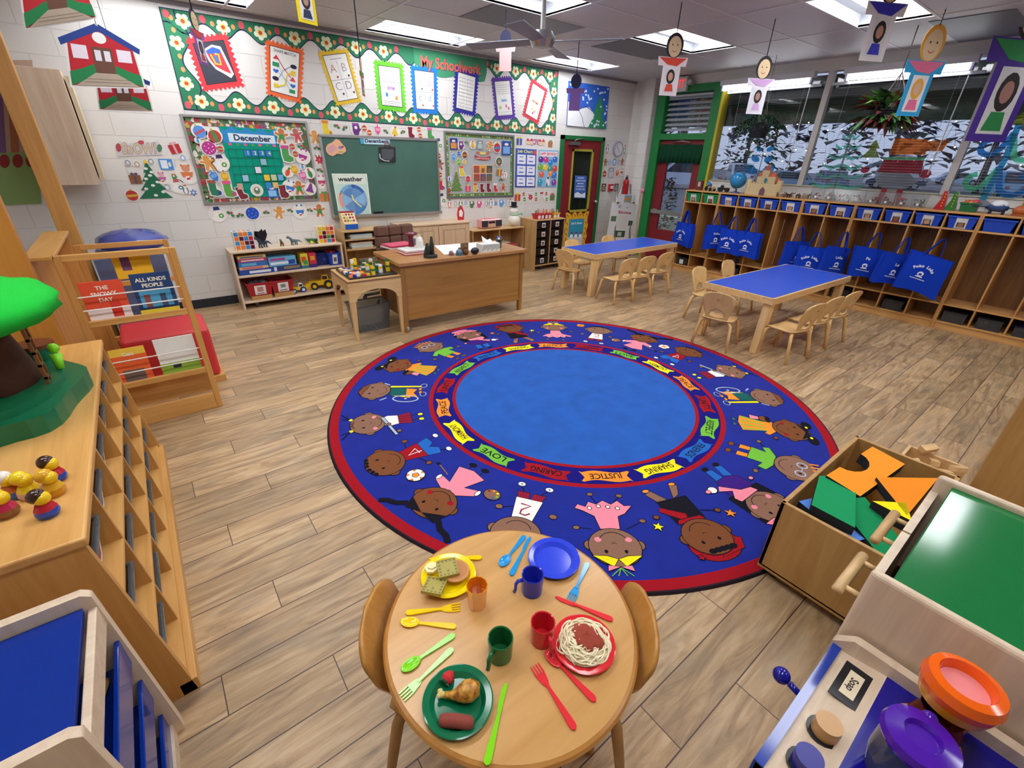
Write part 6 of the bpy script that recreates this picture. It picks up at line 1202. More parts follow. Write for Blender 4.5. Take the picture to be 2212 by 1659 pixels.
for i, (c, h) in enumerate((('d8d4cc', .014), ('b83a5a', .010), ('c8506a', .008))): bx('magazine', 'magazine', '%s of the three magazines behind the corner pile' % ('lowest', 'middle', 'topmost')[i], p.x + .08 + .01 * i, p.y, z, .30, .22, h, c, .12, group='magazines behind the corner pile'); z += h + .001
bx('photo_card', 'card', 'small white framed photo card propped on the magazines', dt(870, 541).x + .12, dt(870, 541).y - .02, .755, .09, .01, .10, 'e8e6e2', 0, [(.15, .85, .15, .85, '6a7a8a')])
p = dt(897, 545); t = thing('burgundy_lamp', 'burgundy plastic gadget with a round head beside the white bottle', 'gadget', (p.x, p.y + .08, .721)); m = MB(); m.lathe([(0, 0), (.04, 0), (.035, .03), (.025, .12), (.03, .16), (0, .16)], mat('6a1c2c', 'gloss')); m.build('stand', t); m = MB(); m.ball((0, 0, .18), (.075, .06, .022), mat('6a1c2c', 'gloss')); m.build('head', t)
p = dt(905, 548); m = MB(); m.lathe([(0, 0), (.04, 0), (.042, .02), (.040, .12), (.03, .15), (.014, .165), (.014, .185), (0, .185)], mat('e8e6e2', 'gloss'), 20); o = m.build('white_bottle'); o.location = (p.x + .04, p.y + .05, .721); tag(o, 'white plastic bottle on the desk', 'bottle')
p = dt(932, 556); t = thing('cactus_ornament', 'dark green cactus shaped ornament on the desk', 'ornament', (p.x, p.y + .02, .721)); CG = mat('2c2f28', 'stone'); m = MB(); m.lathe([(0, 0), (.07, 0), (.072, .02), (.05, .03), (0, .03)], CG, 20); m.build('base', t)
for x, h, r in ((-.03, .14, .026), (.02, .20, .022), (-.055, .08, .016)): m = MB(); m.tube([(x, 0, .02), (x, 0, h * .6), (x, 0, h)], [r, r * 1.05, r * .5], CG, 10); m.build('stem', t)
for px, s_, c, lb in ((975, .030, '8a6a6a', 'small pink glass dome on the desk'), (992, .040, '5a7a8a', 'blue grey glass dome snow globe on the desk')): p = dt(px, 551); t = thing('snow_globe', lb, 'ornament', (p.x, p.y, .721), group='glass domes on the desk'); m = MB(); m.lathe([(0, 0), (s_, 0), (s_, s_ * .25), (0, s_ * .25)], mat(c, 'gloss'), 18); m.build('base', t); m = MB(); m.ball((0, 0, s_ * .7), s_ * .85, mat(c, 'gloss'), 16, 10); m.build('dome', t)
for px, h, lb in ((984, .075, 'small brown wooden bear figure on the desk'), (998, .095, 'taller brown wooden bear figure on the desk')): p = dt(px, 551); t = thing('bear_figure', lb, 'ornament', (p.x + .05, p.y, .721), group='wooden bear figures on the desk'); m = MB(); m.ball((0, 0, h * .33), (h * .33, h * .3, h * .36), mat('6a4428', 'stone'), 14, 10); m.build('body', t); m = MB(); m.ball((0, 0, h * .8), h * .2, mat('7a5030', 'stone'), 12, 8); m.build('head', t)
bx('brown_card', 'card', 'brown card standing on the desk between the bears and the phone', dt(1008, 549).x, dt(1008, 549).y + .03, .721, .09, .02, .11, '7a5c44'); p = dt(1026, 549); m = MB(); m.ball((0, 0, .035), (.05, .03, .036), mat('1c1e22', 'gloss'), 16, 10); o = m.build('black_speaker'); o.location = (p.x, p.y, .721); tag(o, 'small black rounded speaker on the desk', 'speaker')
q = [dt(*v) for v in ((938, 531), (1030, 524), (1062, 533), (960, 551))]; m = MB(); m.prism([(v.x, v.y) for v in q], .7215, .724, PA('e4e4e8')); tagged(m, 'desk_pad', 'large white paper desk pad', 'desk pad')
p = (dt(1038, 547) + dt(1082, 541)) / 2; t = thing('tissue_box', 'white tissue box with dark leaf pattern on the desk', 'tissue box', (p.x, p.y, .721), -.05); m = MB(); m.box(-.12, .12, -.0, .11, 0, .085, PA('dfe0da'))
for k in range(12): x = -.11 + .02 * k; m.flat(stroke([(x, .01 + .01 * (k % 3)), (x + .012, .05), (x + .03, .075)], .006), -.001, PA(('3a4a40', '6a6a6a')[k % 2]), ax=1)
m.build('carton', t); m = MB(); m.add([(-.07, .05, .085), (.05, .03, .085), (.06, .08, .085), (-.05, .08, .085), (-.09, .05, .17), (-.02, .045, .12), (.03, .06, .13), (-.03, .07, .11)], [(0, 1, 5, 4), (1, 2, 6, 5), (2, 3, 7, 6), (3, 0, 4, 7), (4, 5, 7), (5, 6, 7)], PA('f0f0f2'), True); m.build('tissue', t)
p = dt(1083, 536); t = thing('trinket_cup', 'small cup of white and blue trinkets behind the tissue box', 'cup', (p.x, p.y + .05, .721)); m = MB(); m.lathe([(0, 0), (.03, 0), (.034, .09), (0, .09)], mat('3a3a34', 'gloss')); m.build('cup_body', t); m = MB(); [m.ball((.02 * math.cos(k * 2), .02 * math.sin(k * 2), .10 + .008 * (k % 2)), .014, mat(('e6e6e6', '2a4a9a')[k % 2], 'plastic'), 8, 6) for k in range(5)]; m.build('trinkets', t)
# ================================================================== block building table with wheel, bin under it
T = thing('block_table', 'maple activity table with arched aprons holding the black building plate', 'table', (1.335, 4.16, 0), -.05); w, h = .53, .60
m = MB(); m.box(0, w, 0, .56, h - .03, h, wood('bd9158', 'd6ae76', 0)); m.box(-.004, w + .004, -.004, .564, h - .018, h - .010, mat('5a3a2a')); m.build('table_top', T, bev=.003)
for y0 in (0, .545):
    pts = [(0, h - .03), (w, h - .03), (w, h - .20), (w - .06, h - .20)] + [(w / 2 + .20 * math.cos(a), h - .20 + .10 * math.sin(a)) for a in [PI * k / 12 for k in range(13)]] + [(.06, h - .20), (0, h - .20)]
    m = MB(); m.prism(pts, y0, y0 + .015, MAPLE, ax=1); m.build('apron', T)
for x0 in (0, w - .015):
    pts = [(.015, h - .03), (.545, h - .03), (.545, h - .20), (.49, h - .20)] + [(.28 + .20 * math.cos(a), h - .20 + .10 * math.sin(a)) for a in [PI * k / 12 for k in range(13)]] + [(.07, h - .20), (.015, h - .20)]
    m = MB(); m.prism(pts, x0, x0 + .015, MAPLEY, ax=0); m.build('apron', T)
for x in (.03, w - .03):
    for y in (.03, .53): m = MB(); m.hexa([(x - .014, y - .014, 0), (x + .014, y - .014, 0), (x + .014, y + .014, 0), (x - .014, y + .014, 0)], [(x - .026, y - .026, h - .20), (x + .026, y - .026, h - .20), (x + .026, y + .026, h - .20), (x - .026, y + .026, h - .20)], MAPLEZ); m.build('leg', T)
m = MB(); m.cyl((w + .005, .02, .035), (w + .03, .02, .035), .035, mat('8a8a8c', 'rubber'), n=24); m.cyl((w + .03, .02, .035), (w + .034, .02, .035), .02, mat('2a2426')); m.build('wheel', T)
bp = thing('building_plate', 'black studded building plate covered with toy bricks', 'toy', (1.37, 4.20, .602), -.05); m = MB(); m.box(0, .47, 0, .44, 0, .014, mat('1c1c1c', 'plastic')); m.build('plate', bp, bev=.004)
BC = ['e8e8e8', 'f08a18', 'e8c018', '1f2a9a', '1f6a34', 'c8282c']; rnd = random.Random(21)
def brick(x, y, z, c, label):
    m = MB(); s_ = .0155; m.box(-s_, s_, -s_, s_, 0, .019, mat(c, 'plastic'))
    for a in (-.0075, .0075):
        for b in (-.0075, .0075): m.cyl((a, b, .019), (a, b, .0225), .0048, mat(c, 'plastic'), n=8)
    o = m.build('toy_brick'); ca, sa = math.cos(-.05), math.sin(-.05); o.location = (1.37 + x * ca - y * sa, 4.20 + x * sa + y * ca, .616 + z); o.rotation_euler[2] = -.05; tag(o, label, 'toy brick', 'toy bricks on the building plate')
NM = dict(zip(BC, ('white', 'orange', 'yellow', 'blue', 'green', 'red'))); TW = [(.10, .05, 'orange front left'), (.24, .03, 'front middle'), (.30, .12, 'single white'), (.335, .09, 'centre right'), (.42, .12, 'tallest right'), (.20, .20, 'inner'), (.26, .26, 'inner right'), (.31, .30, 'rear right'), (.36, .25, 'right of centre'), (.14, .34, 'rear left'), (.18, .38, 'rear'), (.27, .37, 'far middle'), (.34, .38, 'far right'), (.15, .28, 'left of centre')]
for ti, (x, y, nm) in enumerate(TW):
    for k in range((2, 4, 1, 4, 6, 4, 3, 3, 4, 5, 5, 4, 4, 4)[ti]): c = BC[(ti * 2 + k * 5 + k * k) % 6]; brick(x, y, k * .0192, c, '%s toy brick, level %s of the %s tower on the building plate' % (NM[c], ('one', 'two', 'three', 'four', 'five', 'six')[k], nm))
for k in range(60):
    i, j = k % 6, k // 6; c = BC[rnd.randrange(6)]; x, y = .025 + i * .0325 + (j % 2) * .004, .03 + j * .037
    if any(abs(x - a) < .031 and abs(y - b) < .031 for a, b, _ in TW): continue
    brick(x, y, 0, c, 'single %s toy brick lying in the loose bricks at the left of the building plate' % NM[c])
cb_ = binbox('clear_bin', 'clear plastic bin with a paper slip under the block table', 1.62, 4.36, .0, .38, .26, .28, 'd8dce0', None, kind='clear'); m = MB(); m.box(-.12, .12, .03, .2, .004, .006, PA('e4e6ea')); [m.box(-.10 + .05 * k, -.065 + .05 * k, .05, .17, .0062, .0066, PA('5a6a80')) for k in range(4)]; m.build('paper_slip', cb_)
# ================================================================== window wall, exit door, outdoors
def fr(m, x0, x1, y0, y1, z0, z1, c): m.box(x0, x1, y0, y1, z0, z1, c)
D2 = thing('door_2', 'dark red exit door with glass, green frame and blind covered transom', 'door', (WIN, 5.06, 0)); D2['kind'] = 'structure'; IM = Matrix.Translation((-WIN, -5.06, 0))
m = MB(IM); G2 = mat('127a38', 'paint')
for a in ((5.46, 5.62, 0, 2.74), (4.46, 4.60, 0, 2.74), (4.60, 5.46, 1.97, 2.06), (4.60, 5.46, 2.64, 2.74)): m.box(WIN - .06, WIN + .10, a[0], a[1], a[2], a[3], G2)
m.box(WIN - .055, WIN + .10, 4.42, 4.46, 0, 2.74, mat('c8b428', 'paint')); m.build('door_frame', D2)
m = MB(IM)
for a in ((4.60, 4.76, 0, 1.97), (5.28, 5.46, 0, 1.97), (4.76, 5.28, 0, .52), (4.76, 5.28, 1.88, 1.97)): m.box(WIN, WIN + .05, a[0], a[1], a[2], a[3], DRED)
m.build('door_leaf', D2); m = MB(IM); m.box(WIN + .02, WIN + .026, 4.76, 5.28, .52, 1.88, mat('ffffff', 'glass')); m.build('window_pane', D2); m = MB(IM); m.box(WIN + .05, WIN + .056, 4.60, 5.46, 2.06, 2.64, mat('ffffff', 'glass')); m.build('transom_pane', D2)
m = MB(IM); m.box(WIN - .06, WIN - .03, 4.62, 5.42, .79, .85, mat('a8acaa', 'metal')); m.box(WIN - .03, WIN, 4.64, 4.70, .78, .86, mat('a8acaa', 'metal')); m.box(WIN - .03, WIN, 5.32, 5.40, .78, .86, mat('a8acaa', 'metal')); m.build('push_bar', D2)
m = MB(IM); m.tube([(WIN - .03, 5.2, 1.93), (WIN - .08, 5.0, 1.95), (WIN - .03, 4.85, 1.93)], .008, mat('b8bcbc', 'metal')); m.build('door_closer', D2)
m = MB(); n = 60; v = []
for i in range(n + 1):
    y = 4.63 + .80 * i / n; w_ = .014 * math.sin(i * 1.05); v += [(WIN - .045 + w_ * .5, y, 1.90), (WIN - .05 + w_ * 1.6, y - .01 + .02 * i / n, 1.62)]
m.add(v, [(2 * i, 2 * i + 1, 2 * i + 3, 2 * i + 2) for i in range(n)], mat('17442e', 'cloth'), True); o = m.build('door_valance'); s_ = o.modifiers.new('t', 'SOLIDIFY'); s_.thickness = .003; tag(o, 'dark green gathered valance across the exit door glass', 'curtain')
def blind(y0, y1, z0, z1, label, tilt=.0, sp=.03, x=7.44, wide=.026, wand=True):
    t = thing('window_blind', label, 'blind', (x, (y0 + y1) / 2, z1), group='white window blinds'); I = Matrix.Translation((-x, -(y0 + y1) / 2, -z1)); S_ = mat('b9bdc4', 'paint')
    m = MB(I); m.box(x - .02, x + .02, y0, y1, z1 - .03, z1, S_); m.build('headrail', t); m = MB(I); z = z1 - .05
    while z > z0: m.add([(x - wide / 2, y0, z - tilt), (x + wide / 2, y0, z + tilt), (x + wide / 2, y1, z + tilt), (x - wide / 2, y1, z - tilt)], [(0, 1, 2, 3)], S_); z -= sp
    m.build('slats', t); m = MB(I)
    for y in (y0 + .2, (y0 + y1) / 2, y1 - .2): m.cyl((x, y, z0), (x, y, z1), .0015, S_, n=5)
    m.build('cords', t)
    if wand: m = MB(I); m.cyl((x - .03, y0 + .13, z0 + .15), (x - .03, y0 + .12, z1 - .04), .006, mat('d8dce0', 'gloss'), n=6); m.build('wand', t)
blind(4.62, 5.44, 2.08, 2.62, 'white blind over the exit door transom', .02, .075, WIN + .02, .05, False)
MY = [4.42, 3.01, 1.42, -.16, -1.74]
for i in range(4):
    y1, y0 = MY[i] - .04, MY[i + 1] + .04; wd = thing('window_%d' % (i + 1), 'large shop front window pane with white mullion', 'window', (WIN, (y0 + y1) / 2, 1.385)); wd['kind'] = 'structure'; I = Matrix.Translation((-WIN, -(y0 + y1) / 2, -1.385))
    m = MB(I); m.box(WIN + .05, WIN + .056, y0 - .04, y1 + .04, 1.385, 2.74, mat('ffffff', 'glass')); m.build('window_pane', wd); m = MB(I); m.box(WIN - .03, WIN + .05, y0 - .075, y0 - .005, 1.385, 2.74, mat('c8c4c0', 'paint')); m.box(WIN - .02, WIN + .12, y0, y1, 1.385, 1.40, mat('c4c8b4', 'paint')); m.build('window_frame', wd)
    blind(y0 + .03, y1 - .02, 1.44, 2.60, 'white horizontal blind in the window %s' % ('next to the exit door', 'behind the red leaved plant', 'right of the second mullion', 'outside the view, past the swirl tree cling')[i], .001)
TUBES = bpy.data.materials.new('window_tube'); TUBES.use_nodes = True; b_ = TUBES.node_tree.nodes['Principled BSDF']; b_.inputs['Emission Color'].default_value = (.93, .95, 1, 1); b_.inputs['Emission Strength'].default_value = 6
for y0, y1, lb in ((3.21, 4.41, 'long fluorescent strip light at the top of the window next to the exit door'), (1.62, 2.77, 'long fluorescent strip light above the red leaved hanging plant'), (.02, 1.20, 'long fluorescent strip light at the top of the rightmost window')):
    t = thing('strip_light', lb, 'ceiling light', (7.38, (y0 + y1) / 2, 2.65), group='strip lights over the windows'); hy = (y1 - y0) / 2; m = MB(); m.box(-.04, .05, -hy - .05, hy + .05, .02, .09, mat('d0d0d4', 'paint')); m.box(-.02, .03, -hy - .03, -hy, -.05, .02, mat('9a98b0', 'paint')); m.box(-.02, .03, hy, hy + .03, -.05, .02, mat('9a98b0', 'paint')); m.build('housing', t)
    m = MB(); m.box(-.03, .01, -hy, hy, -.045, .015, TUBES); m.build('tube', t)
# exit sign
es = thing('exit_sign', 'white EXIT sign with red letters above the exit door', 'exit sign', (7.40, 5.22, 2.87)); m = MB(); m.box(-.03, .03, -.16, .16, -.22, -.02, mat('dcd8d4', 'plastic')); m.box(-.01, .01, -.02, .02, -.02, 0, mat('b8b8b8')); m.build('housing', es, bev=.004)
EXR = bpy.data.materials.new('exit_red'); EXR.use_nodes = True; b_ = EXR.node_tree.nodes['Principled BSDF']; b_.inputs['Base Color'].default_value = (.7, .02, .02, 1); b_.inputs['Emission Color'].default_value = (.9, .05, .05, 1); b_.inputs['Emission Strength'].default_value = .7
m = MB(); m.text('EXIT', .15, EXR, (-.032, 0, -.12), (0, -1, 0), (0, 0, 1), w=.24, bold=.02); m.build('lettering', es); m = MB(); m.box(-.04, .02, -.26, -.18, -.14, -.06, mat('9a9aa0')); m.ball((-.05, -.22, -.10), .035, mat('c8ccd0', 'gloss')); m.build('emergency_lamp', es)
# clings on the glass
def cl(px, py, lb, fn, name='window_cling'):
    p = sight(px, py, 0, WIN - .035); m = MB(); k = [0]
    def S(pts, c): k[0] += 1; m.flat([(-x, y) for x, y in pts], -k[0] * .0003, mat(c, 'tint'), ax=0)
    fn(S); o = m.build(name); o.location = p; tag(o, lb, 'window cling', 'holiday clings on the windows')
def ctree(S):
    for k in range(7):
        w_ = .06 + .045 * k; z = .42 - .115 * k
        for s in (-1, 1): S([(s * .01, z), (s * w_ * .5, z - .05), (s * w_, z + .0), (s * w_ * .9, z - .045), (s * w_ * .5, z - .085), (s * .01, z - .05)], '7fd8c8')
    S([(-.012, .42), (.012, .42), (.012, -.5), (-.012, -.5)], '8a9a98'); S([(-.08, -.5), (.08, -.5), (.01, -.38), (-.01, -.38)], '9aa4a8')
def csnow(S): S(ell(0, -.12, .24, .20, 20), 'b8c0cc'); S([(-.2, .02), (.2, .02), (.22, -.12), (-.22, -.12)], 'c84a5a'); S([(-.2, .05), (.2, .05), (.2, .02), (-.2, .02)], '8ae0a8'); S([(-.16, .26), (.16, .24), (.19, .08), (-.17, .08)], 'e07a3a'); S([(.16, .22), (.36, .24), (.33, .12), (.16, .12)], 'e07a3a'); S(stroke([(-.2, 0), (-.36, -.08)], .05), '7a8aa0'); S(ell(-.36, -.1, .05, .04, 8), 'b03a4a'); S(ell(.26, -.12, .06, .05, 8), 'b03a4a'); S([(-.11, -.3), (-.05, -.3), (-.07, -.48), (-.13, -.48)], 'c04a58'); S([(.05, -.3), (.11, -.3), (.12, -.48), (.06, -.48)], 'c04a58')
def cswirl(S):
    for s, z, r, c in ((-1, .12, .15, '3a90e0'), (1, .08, .17, '6ae0b0'), (-1, -.22, .15, '6ae0b0'), (1, -.24, .20, '3a90e0')): S(stroke([(0, z + r * .9)] + [(s * (r * .9 + r * .55 * math.cos(a)), z + r * .5 * math.sin(a)) for a in [PI + .2 + .55 * j for j in range(9)]], .055), c)
    S(stroke([(0, .35), (.02, 0), (-.01, -.42)], .05), '3aa0d0'); S([(-.14, .34), (0, .44), (.14, .34), (.0, .32)], '8a9a3a'); S(stroke([(-.1, -.46), (0, -.42), (.1, -.47)], .05), 'a8a8b8')
def cblue(S):
    for s in (-1, 1):
        for z, r in ((.16, .055), (.03, .07), (-.12, .095)): S(ell(s * (r + .03), z, r, r * .6, 14, rot=s * .4), '3aa0e8')
    S(stroke([(0, .1), (0, -.3)], .012), '6a8aa8')
cl(1822, 345, 'mint coloured fir tree cling on the window glass', ctree); cl(1950, 350, 'snowman cling with orange scarf on the window glass', csnow); cl(2165, 345, 'blue and green swirl tree cling on the right window', cswirl); cl(1645, 348, 'blue teardrop tree cling behind the toy castle', cblue)
cl(1885, 325, 'small olive fir tree cling between the mint tree and the snowman', lambda S: (S([(0, .12), (.07, .02), (-.07, .02)], '7a8a4a'), S([(0, .06), (.1, -.08), (-.1, -.08)], '7a8a4a')))
WB = bpy.data.materials.new('warm_reflection'); WB.use_nodes = True; b_ = WB.node_tree.nodes['Principled BSDF']; b_.inputs['Emission Color'].default_value = (1, .75, .45, 1); b_.inputs['Emission Strength'].default_value = 9
rnd = random.Random(8)
for i in range(3):
    y1, y0 = MY[i] - .1, MY[i + 1] + .1; t = thing('reflected_lights', 'strand of warm white string lights in the window %s' % ('next to the exit door', 'behind the red leaved plant', 'right of the second mullion')[i], 'string lights', (WIN + .1, (y0 + y1) / 2, 2.2), group='string lights in the windows'); P = [(WIN + .12, y1 + (y0 - y1) * k / 17, 2.18 - .28 * (k % 2) - .25 * rnd.random()) for k in range(18)]; I = Matrix.Translation((-WIN - .1, -(y0 + y1) / 2, -2.2)); m = MB(I); m.tube(P, .0025, mat('2a3a30'), 4); m.build('wire', t)
    for p in P: m = MB(I); m.ball(p, .0075, WB, 6, 4); m.build('bulb', t)  # glowing balls stand in for warm points of light reflected in the glass
# hanging plants
def leafy(m, p, d, L, w_, col):
    d = Vector(d).normalized(); s_ = d.cross(Vector((0, 0, 1))); s_ = s_.normalized() if s_.length > .05 else Vector((0, 1, 0)); q = Vector(p); e = Vector((0, 0, -L * .18)); m.add([q, q + d * L * .45 + s_ * w_ + Vector((0, 0, .01)), q + d * L + e, q + d * L * .45 - s_ * w_ + Vector((0, 0, .01)), q + d * L * .5 + Vector((0, 0, -.012))], [(0, 1, 4), (1, 2, 4), (2, 3, 4), (3, 0, 4)], mat(col, 'leaf'))
rnd = random.Random(4)
p = sight(1640, 280, 0, 6.8); t = thing('hanging_ivy', 'dark green trailing ivy in a hanging pot at the window', 'plant', tuple(p)); m = MB(); m.lathe([(0, -.10), (.10, -.10), (.14, .06), (.15, .07), (.13, .07), (.10, 0), (0, 0)], mat('1c2430'), 20); m.build('pot', t)
m = MB()
for k in range(430):
    a = rnd.random() * 2 * PI; r = .04 + .20 * rnd.random() ** .7; tr = rnd.random(); z = .22 - r * .9 if tr < .55 else .05 - rnd.random() ** 1.6 * (.50 if abs(math.sin(a * 1.5)) > .5 else .22); r = r if tr < .55 else .14 + .10 * rnd.random(); x, y = r * math.cos(a), r * math.sin(a) * 1.25; leafy(m, (x, y, z), (math.cos(a), math.sin(a), rnd.uniform(-.6, .3)), rnd.uniform(.04, .07), rnd.uniform(.014, .024), rnd.choice(('1d3a2c', '24483a', '16301f', '2c5038')))
m.build('ivy_leaves', t); m = MB(); [m.tube([(.12 * math.cos(a), .12 * math.sin(a), .06), (0, 0, .45)], .003, mat('6a5a4a'), 4) for a in (0, 2.1, 4.2)]; m.tube([(0, 0, .45), (0, 0, 2.87 - p.z)], .003, mat('6a5a4a'), 4); m.build('hanger', t)
p = sight(1912, 262, 0, 6.3); t = thing('hanging_croton', 'large red and green leaved plant in a dark hanging pot', 'plant', tuple(p)); m = MB(); m.lathe([(0, -.06), (.13, -.06), (.17, .08), (.18, .09), (.16, .09), (.12, .02), (0, .02)], mat('181c24'), 24); m.build('pot', t); m = MB()
for k in range(230):
    a = rnd.random() * 2 * PI; el = rnd.uniform(-.7, .9); r = .16 * rnd.random() ** .5; q = (r * math.cos(a), r * math.sin(a), .10 + .08 * rnd.random() - .10 * (el < 0)); leafy(m, q, (math.cos(a), math.sin(a), el), rnd.uniform(.14, .25), rnd.uniform(.022, .036), rnd.choice(('2f5a2c', '3f6e34', '5a1c20', '6a2428', '24401f', '7a3a20', '3a5a30', '4a1a20', '6aa048')))
m.build('leaves', t); m = MB(); [m.tube([(.16 * math.cos(a), .16 * math.sin(a), .09), (0, 0, .42)], .005, mat('6a5a58'), 5) for a in (.5, 2.6, 4.7)]; m.tube([(0, 0, .42), (0, 0, 2.87 - p.z)], .005, mat('4a4448'), 5); m.build('hanger', t)
# ---- outdoors
m = MB(); m.box(7.8, 120, -70, 110, -.42, -.35, mat('6c7078', 'stone')); o = struct('ground_outside', m)
m = MB(); m.box(7.62, 9.2, -6, 8, -.35, -.02, mat('a8aaa8', 'stone')); struct('pavement_outside', m)
m = MB(); m.box(7.64, 8.9, -6, 8, 2.62, 2.72, mat('2a3234', 'paint')); m.box(8.56, 8.62, -6, 8, 2.22, 2.62, mat('123c2c', 'paint')); m.box(8.0, 8.04, -6, 8, 2.50, 2.62, mat('3a4446', 'paint')); struct('roof_outside', m)
m = MB(); m.box(11.5, 11.8, 2, 16, -.35, .25, mat('c8c8a8', 'stone')); struct('kerb_outside', m)
m = MB(); rnd = random.Random(2)
for k in range(420): a = rnd.random() * 6.28; z = rnd.random() * 1.35; r = .05 + .28 * (1 - abs(z - .6)) * rnd.random(); leafy(m, (8.25 + r * math.cos(a), 5.75 + r * math.sin(a), z), (math.cos(a), math.sin(a), rnd.uniform(-.3, .8)), .09, .02, rnd.choice(('6a5238', '8a7040', '4a3428', '5a4a2a', '9a8a50')))
sb = thing('dried_shrub', 'dry brown potted shrub outside the exit door glass', 'plant', (0, 0, 0)); m.build('shrub_leaves', sb); m = MB(Matrix.Translation((8.25, 5.75, -.02))); m.lathe([(0, 0), (.16, 0), (.22, .3), (0, .3)], mat('8a8a80', 'stone')); m.build('planter', sb)
def car(px, py, L, h, col, label, yaw, z0=-.35):
    p = sight(px, py, 2, z0); t = thing('car', label, 'car', (p.x, p.y, z0), yaw, 'cars parked outside the windows'); B = mat(col, 'gloss'); W_ = .9; m = MB()
    m.prism([(-L / 2, .35), (-L / 2 + .05, .75), (-L * .28, h * .58), (-L * .16, h * .97), (L * .22, h), (L * .40, h * .62), (L / 2 - .03, h * .52), (L / 2, .35)], -W_, W_, B, ax=1); m.build('body', t, bev=.04)
    m = MB()
    for s in (-1, 1): m.prism([(-L * .24, h * .60), (-L * .15, h * .92), (L * .20, h * .94), (L * .33, h * .62)], s * W_ - .005, s * W_ + .01, mat('2a3848', 'gloss'), ax=1)
    m.hexa([(L * .36, -W_ * .8, h * .66), (L * .375, -W_ * .8, h * .66), (L * .375, W_ * .8, h * .66), (L * .36, W_ * .8, h * .66)], [(L * .24, -W_ * .75, h * .96), (L * .255, -W_ * .75, h * .96), (L * .255, W_ * .75, h * .96), (L * .24, W_ * .75, h * .96)], mat('3a4a60', 'gloss')); m.hexa([(-L * .30, -W_ * .8, h * .60), (-L * .29, -W_ * .8, h * .60), (-L * .29, W_ * .8, h * .60), (-L * .30, W_ * .8, h * .60)], [(-L * .19, -W_ * .75, h * .94), (-L * .18, -W_ * .75, h * .94), (-L * .18, W_ * .75, h * .94), (-L * .19, W_ * .75, h * .94)], mat('3a4a60', 'gloss')); m.build('windows', t)
    for x in (-L * .32, L * .31):
        for s in (-1, 1): m = MB(); m.cyl((x, s * (W_ - .2), .34), (x, s * (W_ + .02), .34), .34, mat('1c1c20', 'rubber'), n=20); m.cyl((x, s * (W_ + .02), .34), (x, s * (W_ + .03), .34), .2, mat('b0b4bc', 'metal'), n=12); m.build('wheel', t)
    m = MB(); [m.box(-L / 2 - .02, -L / 2 + .05, s * .7 - .12, s * .7 + .12, .75, .9, mat('b02830', 'gloss')) for s in (-1, 1)]; m.build('tail_lights', t)
car(1592, 400, 4.4, 1.85, 'c8d4ea', 'tall white car seen between the globe and the castle', .65); car(1478, 408, 4.8, 1.9, 'd0d8e8', 'white off-road car seen through the exit door glass', 2.2); car(1700, 412, 4.6, 1.45, '8aa4bc', 'silver car behind the first mullion', 2.15); car(1790, 408, 4.5, 1.5, '5a6a88', 'grey car behind the mint tree cling', .55); car(1925, 408, 4.7, 1.45, '3a4c78', 'dark blue car behind the snowman cling', 2.0); car(2060, 400, 4.5, 1.5, 'b8c8e4', 'pale silver car left of the swirl tree cling', 2.0); car(2165, 428, 4.9, 1.9, '8ac4ee', 'light blue van behind the swirl tree cling', .4)
rnd = random.Random(6)
for i in range(16):
    y = -24 + i * 6.6; x = 58 + rnd.uniform(-4, 6) - .25 * abs(y - 25); hh = rnd.uniform(7.5, 11); t = thing('bare_tree', 'dusky tree of the wood behind the car park, number of its row unseen', 'tree', (x, y, -.4)); t['label'] = 'dusky purple grey tree in the wood behind the car park'; t['group'] = 'trees behind the car park'
    m = MB(); m.tube([(0, 0, 0), (.1, .1, hh * .4), (0, .2, hh * .8)], [.28, .2, .06], mat('4a4450', 'stone'), 7); m.build('trunk', t); m = MB()
    for k in range(240): a = rnd.random() * 6.28; z = hh * (.12 + .88 * rnd.random()); r = 4.2 * rnd.random() ** .6 * (1.1 - abs(z / hh - .5)); leafy(m, (r * math.cos(a), r * math.sin(a), z), (math.cos(a), math.sin(a), rnd.uniform(-.4, .9)), rnd.uniform(.8, 1.7), rnd.uniform(.25, .55), rnd.choice(('5c5468', '4a4658', '6c6478', '3f4450', '4c5448')))
    m.build('crown', t)
